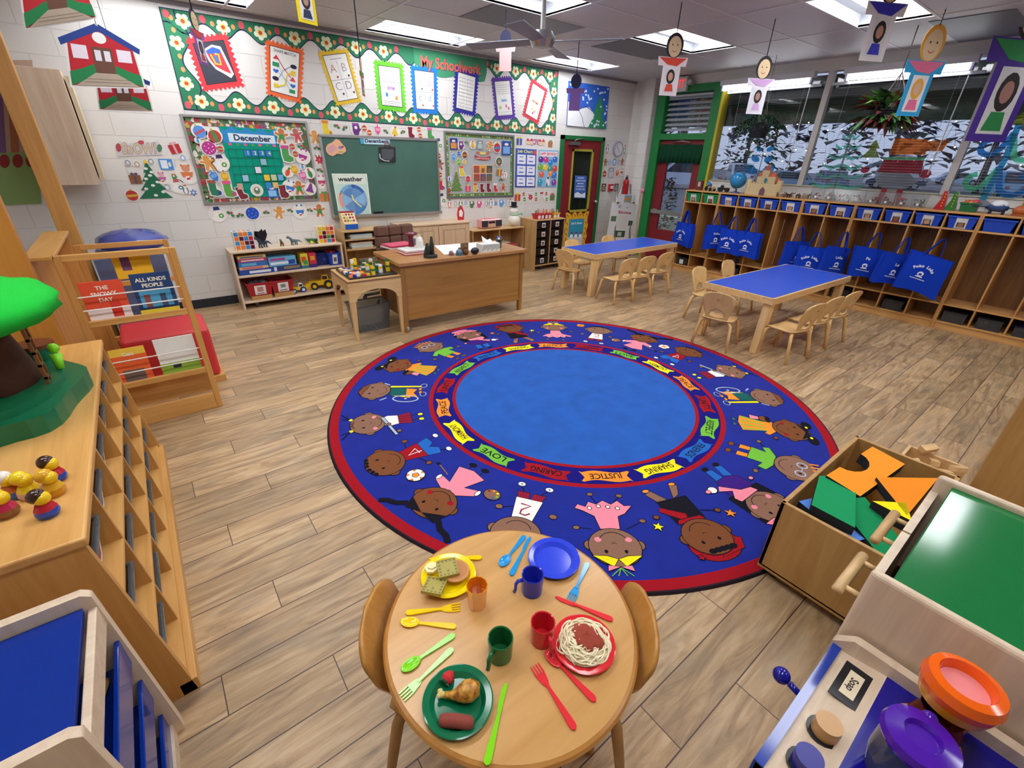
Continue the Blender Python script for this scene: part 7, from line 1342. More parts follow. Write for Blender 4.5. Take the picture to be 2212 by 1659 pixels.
# ================================================================== cubby lockers under the windows
UN = [(4.465, 3.884, 2, 'two bay', 'with green bins at the exit door end'), (3.884, 2.70, 4, 'four bay', 'next to the green bins'), (2.70, 2.09, 2, 'two bay', 'behind the near blue table'), (2.09, .932, 4, 'four bay', 'holding four tote bags'), (.932, -.25, 4, 'four bay', 'without tote bags at the right edge')]
CX0, CX1, CH_ = CUB, CUB + .38, 1.25; BAYS = []
for y1, y0, n, nm, lb in UN:
    L = y1 - y0; t = thing('locker_unit', 'wooden %s locker unit %s' % (nm, lb), 'locker', (CX0, y0, 0), group='wooden locker units under the windows'); th = .018
    for a in (0, L - th): m = MB(); m.box(0, .38, a, a + th, 0, CH_, CUBW); m.build('side_panel', t, bev=.002)
    m = MB(); m.box(-.002, .38, .001, L - .001, CH_ - th, CH_ + .001, CUBX); m.build('top_panel', t, bev=.002); m = MB(); m.box(.37, .38, th, L - th, .08, CH_ - th, wood('6a4524', '8a6034', 2)); m.build('back_panel', t); m = MB(); m.box(.012, .37, th, L - th, 0, .075, CUBX); m.build('plinth', t)
    for z in (.075, .275, 1.065): m = MB(); m.box(.0, .37, th, L - th, z, z + th, CUBX); m.build('shelf_board', t, bev=.002)
    for k in range(1, n):
        y = L * k / n
        for z0, z1 in ((.093, .275), (.293, 1.065), (1.083, CH_ - th)): m = MB(); m.box(.004, .37, y - .008, y + .008, z0, z1, CUBW); m.build('divider', t)
    for k in range(n): m = MB(); yc = L * (k + .5) / n; m.tube([(.365, yc, .99), (.32, yc, .985), (.315, yc, 1.01)], .004, mat('8a8a8e', 'metal'), 6); m.build('coat_hook', t)
    BAYS += [(y1 - L * (k + .5) / n, L / n) for k in range(n)]
SK = ['b08a70', '8a5a44', 'c09a80', '9a7058', '7a4c3a', 'b89078', '8a6450', 'a87c64']
ords = ['first', 'second', 'third', 'fourth', 'fifth', 'sixth', 'seventh', 'eighth', 'ninth', 'tenth', 'eleventh', 'twelfth', 'thirteenth', 'fourteenth']
HD = ['short dark hair', 'a grey beard', 'black hair and a white collar', 'dark hair', 'a brown face', 'a black cap', 'a tan face', 'short black hair', 'brown hair', 'long black hair', 'a red banner', 'long brown hair']
RB = Matrix.Rotation(-PI / 2, 4, 'Z')
for k, (y, w) in enumerate(BAYS[:14]):
    g = k < 2; lab = None if k > 11 else [(-.20, .20, .62, 1.0, 'dcdcdc'), (-.20, .20, .02, .62, ('c8c4c0', 'd8d4d0')[k % 2]), (-.14, .14, .04, .50, '2a1c18'), (-.10, .10, .12, .46, SK[k % 8]), (-.16, .16, .02, .12, ('7a2a34', '2a2a34', 'b8b4b0')[k % 3])]
    t = binbox('cubby_bin', ('green' if g else 'blue') + (' locker bin, %s from exit door, photo of %s' % (ords[k], HD[k]) if k < 12 else ' locker bin without photo, %s from the exit door' % ords[k]), 0, 0, 0, w - .05, .33, .125, '0f8a48' if g else '1648c0', 'plastic bins in the top row of the lockers', lab); t.location = (CX0 + .006, y, 1.084); t.rotation_euler[2] = -PI / 2
for k, c, lb in ((0, '8a8c90', 'grey lidded box with a white label in the lowest locker row beside the far table'), (3, '8a8a8c', 'grey lidded box in the lowest row of the second locker unit'), (8, '8c8c90', 'clear lidded box in the lowest row under the folded tote bag'), (10, '8c8c90', 'clear lidded box in the lowest row beside the wide divider'), (12, '9a9aa0', 'clear lidded box in the lowest row of the empty lockers, left one'), (13, '9a9aa0', 'clear lidded box with a yellow ball in the lowest row'), (14, '9a9aa0', 'clear lidded box with a blue lid in the lowest row')):
    y, w = BAYS[k]; t = thing('shoe_box', lb, 'box', (CX0 + .03, y, .0935), -PI / 2, 'small boxes in the lowest locker row'); m = MB(); m.box(-.10, .10, 0, .2, 0, .10, mat(c, 'clear')); m.build('box_body', t); m = MB(); m.box(-.105, .105, -.005, .205, .10, .115, mat('2a3a8a' if k == 14 else '8a8c92', 'clear')); m.build('lid', t); m = MB(); m.box(-.08, .08, .03, .17, .005, .06, mat('4a4648', 'cloth')); m.build('contents', t)
    if k in (0, 3): m = MB(); m.box(-.04, .03, -.003, -.001, .015, .085, PA('d8d8d8')); m.build('label_card', t)
    if k == 13: m = MB(); m.ball((-.03, .03, .08), .02, mat('e0c020', 'gloss'), 10, 8); m.build('ball', t)
def tote(y, z, rz, w, label, x=6.93, sag=0.0, roll=0.0, txt='Poko Loko', th=.10, seed=0, h=.36):
    t = thing('tote_bag', label, 'bag', (x, y, z), group='blue tote bags hung in the lockers', rot=(0, roll, rz)); BL = mat('1238b0', 'cloth'); rnd = random.Random(seed); N, K = 9, 9
    def pt(i, j, s):
        u = -.5 + i / N; v_ = j / K; ww = w * (1 - .10 * v_ * (s > 0)); tt = th * (.35 + .65 * (1 - v_)) / 2; bl = .02 * math.sin(PI * v_) * math.cos(PI * u)
        return (u * ww + sag * (1 - v_) * .12, s * (-tt - bl) + .007 * math.sin(7 * u + 5 * v_ + seed) + .004 * (rnd.random() - .5), -h + h * v_ - (.02 + sag * .02) * (1 - v_) * math.sin(PI * (u + .5)) * (-1))
    m = MB()
    for s in (1, -1):
        v = [pt(i, j, s) for j in range(K + 1) for i in range(N + 1)]; f = [(j * (N + 1) + i, j * (N + 1) + i + 1, (j + 1) * (N + 1) + i + 1, (j + 1) * (N + 1) + i) for j in range(K) for i in range(N)]; m.add(v, f if s > 0 else [q[::-1] for q in f], BL, True)
    rnd = random.Random(seed)
    for i in (0, N):
        a = [pt(i, j, 1) for j in range(K + 1)]; b = [pt(i, j, -1) for j in range(K + 1)]; mid = [(p[0] - (.012 if i == 0 else -.012) * 0, (p[1] + q[1]) / 2, p[2]) for p, q in zip(a, b)]; mid = [(p[0] + (.03 if i == 0 else -.03) * (j / K), p[1], p[2]) for j, p in enumerate(mid)]
        m.add(a + mid + b, [(j, j + 1, K + 2 + j, K + 1 + j) for j in range(K)] + [(K + 1 + j, K + 2 + j, 2 * K + 3 + j, 2 * K + 2 + j) for j in range(K)], BL, True)
    a = [pt(i, 0, 1) for i in range(N + 1)]; b = [pt(i, 0, -1) for i in range(N + 1)]; m.add(a + b, [(i, i + 1, N + 2 + i, N + 1 + i) for i in range(N)], BL, True); m.build('bag_body', t)
    for s in (1, -1): m = MB(); y_ = s * -.02; m.tube([(-.075, y_, -.05), (-.07, y_, 0), (-.02, s * -.01, .17), (0, 0, .19), (.02, s * -.01, .17), (.07, y_, 0), (.075, y_, -.05)], .013, BL, 6, flat=.25); m.build('handle', t)
    m = MB(); WT = mat('dfe4f0', 'paper'); yf = -th * .42 - .028
    for i, ch_ in enumerate(txt):
        if ch_ == ' ': continue
        a = PI / 2 + (len(txt) / 2 - i - .5) * .20; m.text(ch_, .042, WT, (.12 * math.cos(a), yf, -.235 + .12 * math.sin(a)), (math.sin(a), 0, -math.cos(a)), (math.cos(a), 0, math.sin(a)), bold=.04)
    m.flat(ell(0, -.20, .028, .026, 14), yf, WT, ax=1); m.flat(ell(0, -.205, .016, .014, 10), yf - .0006, BL, ax=1); m.flat([(-.035, -.236), (.035, -.236), (.03, -.225), (-.03, -.225)], yf, WT, ax=1)
    for k in range(14): m.flat([(-.07 + k * .0102, -.262), (-.064 + k * .0102, -.262), (-.064 + k * .0102, -.252), (-.07 + k * .0102, -.252)], yf, WT, ax=1)
    m.build('print', t); return t
tote(4.33, .765, -PI / 2 - .25, .40, 'blue tote bag hanging flat nearest the exit door', seed=1); tote(3.78, .80, -PI / 2 + .85, .30, 'blue tote bag turned edgewise in the second locker unit', x=6.90, seed=2, txt='Poko'); tote(3.52, .77, -PI / 2 + .30, .34, 'blue tote bag sagging over a pair of shoes', x=6.88, sag=.5, roll=.08, seed=3); tote(3.24, .77, -PI / 2 - .1, .36, 'blue tote bag hanging flat beside the bead string', x=6.90, seed=4)
tote(2.60, .73, -PI / 2 + 1.0, .32, 'blue tote bag turned away behind the near blue table', x=6.92, seed=5, txt='o'); tote(2.36, .70, -PI / 2 + .2, .36, 'blue tote bag hanging flat behind the near blue table', x=6.86, seed=6); tote(2.08, .74, -PI / 2 + .9, .30, 'narrow tilted blue tote bag at the corner of the near blue table', x=6.88, roll=.10, seed=7, txt='Loko')
tote(1.75, .78, -PI / 2 + .5, .36, 'crumpled blue tote bag, first of the four in the wide locker', x=6.88, sag=.6, roll=.12, seed=8, txt='Po'); tote(1.47, .76, -PI / 2 + .8, .34, 'edgewise blue tote bag, second of the four in the wide locker', x=6.88, sag=.3, roll=.16, seed=9, txt='Lo'); tote(1.16, .80, -PI / 2 + .25, .42, 'large twisted blue tote bag, last before the empty lockers', x=6.82, sag=.5, roll=.22, th=.14, seed=10, h=.42)
m = MB(); [m.ball((6.962, 2.86 + .0, .98 - k * .022), .004, mat('e8e8f0', 'gloss'), 6, 4) for k in range(28)]; tagged(m, 'bead_string', 'string of white beads hanging in the fourth locker bay', 'bead string')
m = MB(); m.prism([(0, 0), (.09, 0), (.10, .03), (.06, .05), (.0, .06)], 0, .04, mat('2a2a34', 'cloth'), ax=1); o = m.build('shoe', bev=.008); o.location = (6.99, 3.40, .294); o.rotation_euler[2] = PI; tag(o, 'dark shoe with white sole standing under the sagging tote bag', 'shoe')
# ---- on top of the lockers
TZ2 = 1.252
def top(px, py, x=7.1): q = sight(px, py, 0, x); return (x, q.y, TZ2)
g = thing('globe', 'blue globe on a dark blue stand on top of the lockers', 'globe', top(1588, 420)); m = MB(); m.lathe([(0, 0), (.07, 0), (.065, .012), (.012, .025), (.010, .06), (0, .06)], mat('1c2c6a', 'gloss')); m.tube([(0, .12 * math.sin(a), .175 - .12 * math.cos(a)) for a in [PI * k / 10 for k in range(11)]], .005, mat('1c2c5a'), 6); m.build('stand', g); m = MB(); m.ball((0, 0, .175), .112, mat('2a86c0', 'gloss'), 28, 18); m.build('sphere', g)
c = thing('toy_castle', 'cream toy castle with orange roofs on top of the lockers', 'toy', (7.12, 3.32, TZ2), -PI / 2 + .15); CS = mat('cdb88a', 'paint'); RF = mat('d8603a', 'paint'); m = MB(); m.box(-.20, .20, -.07, .07, 0, .15, CS); m.box(-.11, .13, -.06, .06, .15, .24, CS); m.box(-.06, .03, -.045, .045, .24, .32, CS)
for x in (-.20, .20): m.cyl((x, -.04, 0), (x, -.04, .20), .04, CS); 
for k in range(9): m.box(-.19 + .044 * k, -.17 + .044 * k, -.072, -.05, .15, .168, CS)
m.build('walls', c); 
for x, z, r, h in ((-.08, .24, .04, .07), (-.015, .32, .045, .08), (.08, .24, .055, .08), (.16, .17, .04, .07)): m = MB(); m.lathe([(r, z), (r * .55, z + h * .5), (0, z + h)], RF, 8, c=(x, 0, 0), smooth=False); m.build('roof', c)
m = MB(); m.prism([(-.035, 0), (.035, 0), (.035, .07), (0, .11), (-.035, .07)], -.074, -.071, mat('6a4a5a', 'paint'), ax=1); m.build('gate', c); m = MB(); m.prism(ell(.01, .19, .022, .035, 12), -.064, -.061, mat('2a7a8a', 'paint'), ax=1); m.build('tower_window', c)
vehicle('toy_car', 'black toy jeep beside the globe on the lockers', *top(1562, 414), -PI / 2 + .3, '1c1e22', '2a2c30', '101012', '2a2a2e', .17, 'toy cars on the lockers'); vehicle('toy_car', 'cream toy car with black wheels on the lockers', *top(1533, 412), -PI / 2 - .4, 'b8a888', '8a3a3a', '15151a', '2a2a2e', .17, 'toy cars on the lockers')
bx('toy_dino_case', 'toy', 'dark red figure box at the exit door end of the lockers', *top(1508, 408)[:2], TZ2, .09, .06, .13, '6a2230', -PI / 2, [(.3, .8, .4, .9, 'b8a8a0')]); m = MB(); m.prism(star(0, 0, .04, 5, .5), 0, .02, mat('2a90d8', 'gloss'), ax=0); o = m.build('blue_toy_bow'); o.location = (7.08, 4.16, TZ2 + .1); tag(o, 'bright blue bow shaped toy at the exit door end of the lockers', 'toy')
rnd = random.Random(14)
for k in range(16):
    y = 3.07 - .024 * k; t = thing('toy_animal', '%s farm animal figure, number %s from the castle' % (('brown', 'white', 'black', 'tan')[k % 4], 'x'), 'toy', (7.02 + .05 * (k % 3), y, TZ2), rnd.uniform(0, 6), 'farm animal figures on the lockers'); t['label'] = '%s toy animal standing in the herd beside the castle, %s along' % (('dark brown', 'white', 'black', 'tan')[k % 4], (ords + ['fifteenth', 'last'])[k]); C = mat(('5a3828', 'dcd4cc', '2a2426', '9a7a5a')[k % 4]); m = MB(); m.tube([(-.03, 0, .035), (0, 0, .037), (.025, 0, .037), (.035, 0, .055), (.048, 0, .056)], [.008, .012, .011, .007, .006], C, 7); [m.cyl((x, s * .006, 0), (x, s * .006, .03), .004, C, n=6) for x in (-.02, .02) for s in (-1, 1)]; m.build('body', t)
for k in range(8):
    y = 2.62 - .155 * k; t = thing('sandwich_bag', 'clear bag of small sorting toys standing on the lockers, %s from the animal herd' % ords[k], 'bag', (7.13, y, TZ2), -PI / 2, 'clear toy bags on the lockers'); m = MB(); m.hexa([(-.065, -.03, 0), (.065, -.03, 0), (.065, .03, 0), (-.065, .03, 0)], [(-.08, -.002, .14), (.08, -.002, .14), (.08, .002, .14), (-.08, .002, .14)], mat('e4e6ea', 'clear')); m.build('bag_body', t)
    m = MB(); [m.ball((rnd.uniform(-.045, .045), rnd.uniform(-.014, .014), rnd.uniform(.012, .085)), rnd.uniform(.008, .014), mat(rnd.choice(('9a4a3a', 'c8a080', '5a7a5a', 'c04a48', '8a6a5a', 'd8c0b0')), 'plastic'), 7, 5) for _ in range(16)]; m.build('contents', t)['kind'] = 'stuff'
    m = MB(); m.box(-.012, .012, -.034, -.032, .02, .045, PA('f0f0f0')); m.build('number_card', t)
for y, c, lb in ((1.33, 'b82430', 'red slope toy with yellow studs on the lockers'), (1.24, '3a7a3a', 'green slope toy beside the red one on the lockers')): t = thing('toy_slide', lb, 'toy', (7.10, y, TZ2), -PI / 2, 'slope toys on the lockers'); m = MB(); m.prism([(-.05, 0), (.05, 0), (.03, .12), (.02, .19), (-.01, .19), (-.015, .10)], -.03, .03, mat(c, 'gloss'), ax=1); m.build('body', t, bev=.003); m = MB(); [m.ball((.012, -.034, .04 + .03 * k), .007, mat('e0c040', 'gloss'), 6, 4) for k in range(5)]; m.build('studs', t)
binbox('toy_basket', 'green basket of yellow and orange scraps on the lockers', 7.06, 1.09, TZ2, .15, .12, .09, '1f6a3c', None, fill=['d8a038', 'c8603a', 'c8b858', 'c84a5a'], rz=-PI / 2)
t = thing('toy_plane', 'white and navy toy aeroplane on the lockers', 'toy', (7.08, .86, TZ2), -PI / 2); m = MB(); m.tube([(-.10, 0, .06), (-.05, 0, .065), (.03, 0, .07), (.08, 0, .055)], [.01, .04, .05, .015], mat('2c4a80', 'gloss'), 12); m.ball((0, 0, .09), (.07, .045, .045), mat('e4e6ea', 'gloss')); m.build('body', t); m = MB(); m.box(-.20, .20, -.03, .03, .06, .068, mat('2a2c50', 'gloss')); m.build('wing', t, bev=.003); m = MB(); [m.cyl((x, 0, 0), (x, 0, .05), .014, mat('1c2040')) for x in (-.05, .05)]; m.build('landing_gear', t)
t = thing('toy_figure', 'orange seated toy figure at the right end of the lockers', 'toy', (7.06, .68, TZ2)); m = MB(); m.ball((0, 0, .05), (.05, .07, .05), mat('b8602a'), 12, 8); m.ball((0, -.01, .115), (.03, .03, .035), mat('d8883a'), 12, 8); m.box(-.05, .04, -.06, .06, 0, .02, mat('9a5028')); m.build('body', t)
# ================================================================== near left: bin shelf, kitchen piece, book rack, wall things
t = thing('bin_shelf', 'honey wood toy shelf with three rows of slanted picture bins at the left', 'shelf', (-.345, 1.36, 0)); L = 1.70; zt = .76
m = MB(); m.box(-.62, .01, -.01, L, zt - .03, zt, HONEY); m.build('top_panel', t, bev=.008)
for y in (0, L - .02): m = MB(); m.prism([(-.6, 0), (.075, 0), (.0, zt - .03), (-.6, zt - .03)], y, y + .02, HONEYZ, ax=1); m.build('side_panel', t, bev=.003)
m = MB(); m.box(-.6, -.58, .02, L - .02, .02, zt - .03, HONEYZ); m.build('back_panel', t); m = MB(); m.box(.03, .085, 0, L, 0, .06, HONEY); m.build('plinth', t, bev=.004)
for r, z in enumerate((.06, .28, .50)): m = MB(); x1 = .068 - .075 * z / zt; m.box(-.58, x1, .02, L - .02, z, z + .015, HONEY); m.build('shelf_board', t)
for k in range(1, 6):
    y = L * k / 6; m = MB(); m.prism([(-.58, .075), (.055, .075), (.0, zt - .03), (-.58, zt - .03)], y - .007, y + .007, HONEYZ, ax=1); m.build('divider', t)
for r, z in enumerate((.515, .295, .075)):
    for k in range(6):
        y = 1.36 + L * (k + .5) / 6; o = binbox('picture_bin', 'clear picture bin in the %s row of the bin shelf, %s from the camera' % (('top', 'middle', 'bottom')[r], ords[k]), 0, 0, 0, .22, .3, .13, 'c8ccd0', 'clear picture bins in the bin shelf', [(-.34, .34, .05, .9, 'dcdadc'), (-.2, .2, .3, .75, ('a8404a', '5a6a7a', '7a5a4a')[(r + k) % 3])], kind='clear', fill=('e0b020', '2a4ab0', 'c83038', '8a8a80'))
        o.location = (-.345 + .01 - .075 * z / zt + .03, y, z + .001); o.rotation_euler[2] = PI / 2
th = thing('tree_house', 'plastic toy tree house with bright green roof, brown trunk and dark green base', 'toy', (-.62, 2.36, zt)); m = MB(); GB = mat('0c6a44', 'plastic')
m.prism([(.26 * math.cos(a) * (1 + .08 * math.sin(5 * a)), .36 * math.sin(a) * (1 + .06 * math.cos(7 * a))) for a in [2 * PI * k / 40 for k in range(40)]], 0, .07, GB); m.prism([(x * .8, y * .85) for x, y in ell(0, 0, .26, .36, 24)], .07, .10, GB); m.build('base', th, bev=.01)
m = MB(); m.tube([(0, 0, .08), (.02, .02, .16), (0, 0, .26), (0, -.02, .36)], [.17, .12, .12, .15], mat('4a2614', 'stone'), 14); m.build('trunk', th); m = MB(); m.ball((0, -.04, .40), (.30, .36, .085), mat('1fb038', 'cloth'), 26, 12, .10, 3); m.ball((-.06, .05, .46), (.2, .24, .08), mat('1fb038', 'cloth'), 22, 10, .1, 4); m.build('roof', th)
m = MB(); [m.box(.17, .18, -.10 + d, -.09 + d, .08, .34, mat('7a4a2a')) for d in (0, .05)]; [m.box(.17, .18, -.10, -.04, z, z + .01, mat('7a4a2a')) for z in (.12, .17, .22, .27, .32)]; m.build('ladder', th); m = MB(); m.cyl((.12, .24, .10), (.12, .24, .15), .06, mat('0c6a44')); m.cyl((.12, .24, .15), (.12, .24, .165), .065, mat('7a3c28')); m.build('stump', th)
m = MB(); m.tube([(.2, .05, .10), (.2, .07, .16)], [.012, .02], mat('8ae020')); m.ball((.2, .08, .18), .02, mat('8ae020'), 8, 6); m.build('frog', th)
for k, (px, py, hc, c1, c2, lb) in enumerate(((118, 1025, '3a2218', 'b82430', '2a4aa8', 'brown haired toy figure in red and blue at the back of the shelf top'), (100, 1100, '3a2218', 'b82430', '2a4aa8', 'brown haired toy figure in red and blue nearest the shelf edge'), (115, 1055, 'd8a020', 'd8a020', 'c88a18', 'golden toy bear figure between the brown haired figures'), (12, 1100, 'e8c020', 'c03050', '8a5a30', 'yellow haired toy figure in pink at the left image edge'), (28, 1060, 'e0d8d0', 'c86a3a', '4a6ab0', 'white haired toy figure in blue on the shelf top'), (62, 1060, 'e8c820', 'e8c820', 'd8b0a0', 'yellow haired toy figure lying behind the others'))):
    p = onfloor(px, py, zt + .02); q = thing('toy_person', lb, 'toy', (p.x, p.y, zt), group='toy figures on the bin shelf'); m = MB(); m.lathe([(0, 0), (.022, 0), (.027, .012), (.025, .025)], mat(c2, 'gloss')); m.lathe([(.025, .025), (.018, .04), (0, .045)], mat(c1, 'gloss')); m.build('body', q); m = MB(); m.ball((.002, 0, .058), .020, mat('e8c018', 'gloss'), 14, 10); m.build('head', q); m = MB(); m.ball((-.006, .003, .066), .021, mat(hc, 'gloss'), 14, 10); m.build('hair', q)
k_ = thing('play_stove', 'blue and birch play kitchen unit at the lower left corner', 'play kitchen', (-.34, .86, 0)); BLU = mat('0c2f8c', 'gloss'); m = MB(); m.box(-.6, -.035, .03, .38, .62, .635, BLU); m.build('counter_top', k_)
for y in (0, .385): m = MB(); m.prism([(-.62, 0), (.02, 0), (.02, .05), (-.012, .655), (-.03, .67), (-.62, .67)], y, y + .025, BIRCHZ, ax=1); m.build('side_panel', k_, bev=.006)
m = MB(); m.box(-.03, -.012, .025, .385, .55, .62, BIRCH); m.build('front_rail', k_, bev=.003)
for z in (.48, .30, .12): m = MB(); m.box(-.5, -.02, .025, .385, z - .10, z - .09, BLU); m.box(-.02, -.008, .025, .385, z - .10, z, BLU); m.build('shelf_tray', k_, bev=.003)
m = MB(); m.box(-.03, 0, .025, .385, .0, .05, BIRCH); m.build('kick_board', k_); m = MB(); m.tube([(-.06, .06 + .28 * i / 8, .40 + .05 * math.sin(i * .39)) for i in range(9)], .012, mat('b89a6a', 'cloth'), 8); m.build('basket_rim', k_)
D_ = thing('book_rack', 'wooden book display rack with slanted picture books behind white rods', 'book rack', (-.45, 3.5, 0)); W_, RH = .56, 1.12
for y in (0, 1.02):
    for x in (0, W_ - .035): m = MB(); m.box(x, x + .035, y, y + .03, 0, RH - .1 * (y > 1), HONEYZ); m.build('stile', D_, bev=.003)
    for z in (0, .28, .70, RH - .035): m = MB(); m.box(.035, W_ - .035, y + .002, y + .028, z if z < 1 else z - .1 * (y > 1), (z if z < 1 else z - .1 * (y > 1)) + (.12 if z == 0 else .035), HONEYX); m.build('rail', D_, bev=.003)
for z in (.38, .46, .80, .88): m = MB(); m.cyl((.03, .012, z), (W_ - .03, .012, z), .004, mat('e4e0d8'), n=8); m.build('rod', D_)
m = MB(); m.box(-.12, .01, 0, 1.05, RH - .02, RH, HONEY); m.build('top_panel', D_, bev=.003); m = MB(); m.box(-.12, -.10, 0, 1.05, .0, RH - .02, HONEYZ); m.box(-.10, -.0, 1.0, 1.02, 0, RH - .02, HONEYZ); m.build('side_panel', D_); m = MB(); m.box(.03, W_ - .03, .10, .12, .10, .28, HONEYX); m.build('base_board', D_)
for x, z, w, h, c, lb, art in ((-.30, .715, .20, .24, 'd84a2a', 'picture book titled THE SNOWY DAY on the rack', [(0, 1, 0, .35, 'e6d8d4'), (.55, .8, .1, .5, 'c83020')]), (-.06, .715, .20, .26, '1f3c6c', 'blue picture book titled ALL KINDS OF PEOPLE on the rack', [(.1, .9, .2, .6, '4a9ac0'), (0, 1, 0, .15, 'd8c030'), (.2, .35, .2, .5, '8a4a4a'), (.6, .75, .2, .5, '3a4a6a')]), (-.30, .29, .18, .24, 'e0602a', 'orange picture book about cats on the lower rack', [(0, 1, .8, 1, 'e8c040'), (.2, .8, .05, .4, '6a5a50')]), (-.05, .29, .22, .26, 'e2e0d8', 'white picture book with a green meadow on the lower rack', [(0, 1, 0, .35, '8ab03a'), (.3, .5, .2, .32, '22262a')]), (-.12, .95, .18, .16, 'e0a818', 'yellow book behind the top rods of the rack', [(.2, .45, .3, .8, '6a3a5a')])):
    o = bx('picture_book', 'book', lb, x, 3.535 + .02 * (h < .2), z, w, .008, h, c, 0, art, tilt=-.08, group='picture books on the book rack')
    if 'SNOWY' in lb or 'KINDS' in lb or 'cats' in lb: m = MB(); [m.text(s_, .032, PA('f4ecd8'), (0, -.003, h - .04 - .035 * i), (1, 0, 0), (0, 0, 1), bold=.02) for i, s_ in enumerate(('THE', 'SNOWY', 'DAY') if 'SNOWY' in lb else ('ALL KINDS', 'PEOPLE') if 'KINDS' in lb else ('Cats',))]; m.build('title', o)
sf = thing('red_bench', 'red cushioned low bench behind the book rack', 'bench', (-.36, 3.95, 0)); m = MB(); m.box(0, .54, .02, .50, .05, .44, mat('cc3438', 'paint')); m.build('cushion', sf, bev=.03); m = MB(); m.box(.0, .56, .0, .53, 0, .05, HONEYX); m.build('base_board', sf)
m = MB(); m.ball((0, 0, 0), (.25, .34, .09), mat('3a4a9a', 'gloss'), 22, 12, .12, 8); o = m.build('plastic_bag'); o.location = (-.12, 5.2, .93); tag(o, 'blue bundle wrapped in clear plastic behind the book rack', 'bag'); m = MB(); m.box(-.40, .06, 4.9, 5.5, 0, .84, mat('5a6484', 'paint')); tagged(m, 'storage_chest', 'pale storage chest under the blue plastic bundle', 'chest')
for a, c, lb in (((-.56, -.44, 5.14, 5.26, 0, 2.86), HONEYZ, 'tall orange wooden post left of the wall cupboard'), ((-1.3, -.51, 3.28, 3.34, 0, 2.2), wood('a86a24', 'bf8438', 2), 'wide orange wooden panel standing at the left image edge')): m = MB(); m.box(*a, c); tag(m.build('wooden_post', bev=.005), lb, 'post')
wc_ = thing('wall_cupboard', 'pale wooden cupboard mounted high on the left of the back wall', 'cupboard', (-.62, 5.75, 1.34)); m = MB(); m.box(0, .40, 0, .40, 0, .86, BIRCHZ); m.build('cabinet_body', wc_, bev=.004); m = MB(); m.box(.41, .44, .02, .38, .05, .82, PA('d8c8a8')); m.build('paper_roll', wc_)
mu = Quad((-60, 130), (70, 130), (90, 440), (-40, 445), off=.01); m = MB(); mu.slab(m, PA('b89a88')); mu.rect(m, 0, 1, .62, 1, PA('8aa868')); [mu.rect(m, .1 + .22 * k, .24 + .22 * k, .15, .62, PA(c)) for k, c in enumerate(('5a6aa8', '7a5a8a', 'a86a4a', '6a7a9a'))]; [mu.poly(m, ell(.2 + .22 * k, .68, .09, .05, 10), PA('8a2c30')) for k in range(4)]; tagged(m, 'paper_mural', 'brown paper mural of painted legs and shoes over grass', 'mural')
def school(c4, val, lb):
    q = Quad(*c4, val=val, off=.0); m = MB(); q.poly(m, [(.06, .22), (.5, 0), (.94, .22), (1, 1), (0, 1)], PA('e8e4e0')); q.poly(m, [(.09, .25), (.5, .05), (.91, .25), (.97, .97), (.03, .97)], PA('bb2430')); q.poly(m, [(-.02, .28), (.48, -.03), (.52, .07), (.0, .38)], PA('28428a')); q.poly(m, [(1.02, .28), (.52, -.03), (.48, .07), (1.0, .38)], PA('28428a')); q.poly(m, ell(.5, .19, .09, .09, 16), PA('ecece8'))
    q.rect(m, .37, .63, .34, .76, PA('6a4638')); q.rect(m, .40, .48, .39, .56, PA('dcdce4')); q.rect(m, .52, .60, .39, .56, PA('dcdce4')); q.rect(m, .12, .31, .34, .55, PA('e6dce6')); q.rect(m, .69, .88, .34, .55, PA('e6dce6')); q.poly(m, [(.03, .97), (.04, .76), (.2, .70), (.36, .62), (.38, .8)], PA('23804a')); q.poly(m, [(.97, .97), (.96, .76), (.8, .70), (.64, .62), (.62, .8)], PA('23804a')); q.poly(m, [(.36, .76), (.64, .76), (.92, .97), (.08, .97)], PA('b0a08e')); [q.rect(m, .2, .8, t_, t_ + .006, PA('4a3a3a')) for t_ in (.86, .91)]
    o = m.build('schoolhouse_poster'); s = o.modifiers.new('card', 'SOLIDIFY'); s.thickness = .0001; tag(o, lb, 'poster', 'red schoolhouse posters hung at the left'); a = (q.c[0] + q.c[1]) / 2; m = MB(); m.cyl((a.x, a.y, a.z - .02), (a.x, a.y, 2.87), .002, mat('3a3a3a'), n=5); m.build('cord', o)
school(((118, 38), (292, 72), (316, 192), (152, 188)), 4.6, 'red schoolhouse poster with blue roof, clock and two windows, fully seen'); school(((20, -90), (175, -95), (212, 40), (52, 66)), 3.9, 'cut off schoolhouse poster at the top left image corner'); school(((190, 150), (318, 150), (332, 242), (214, 238)), 5.1, 'schoolhouse poster mostly hidden behind the full one')
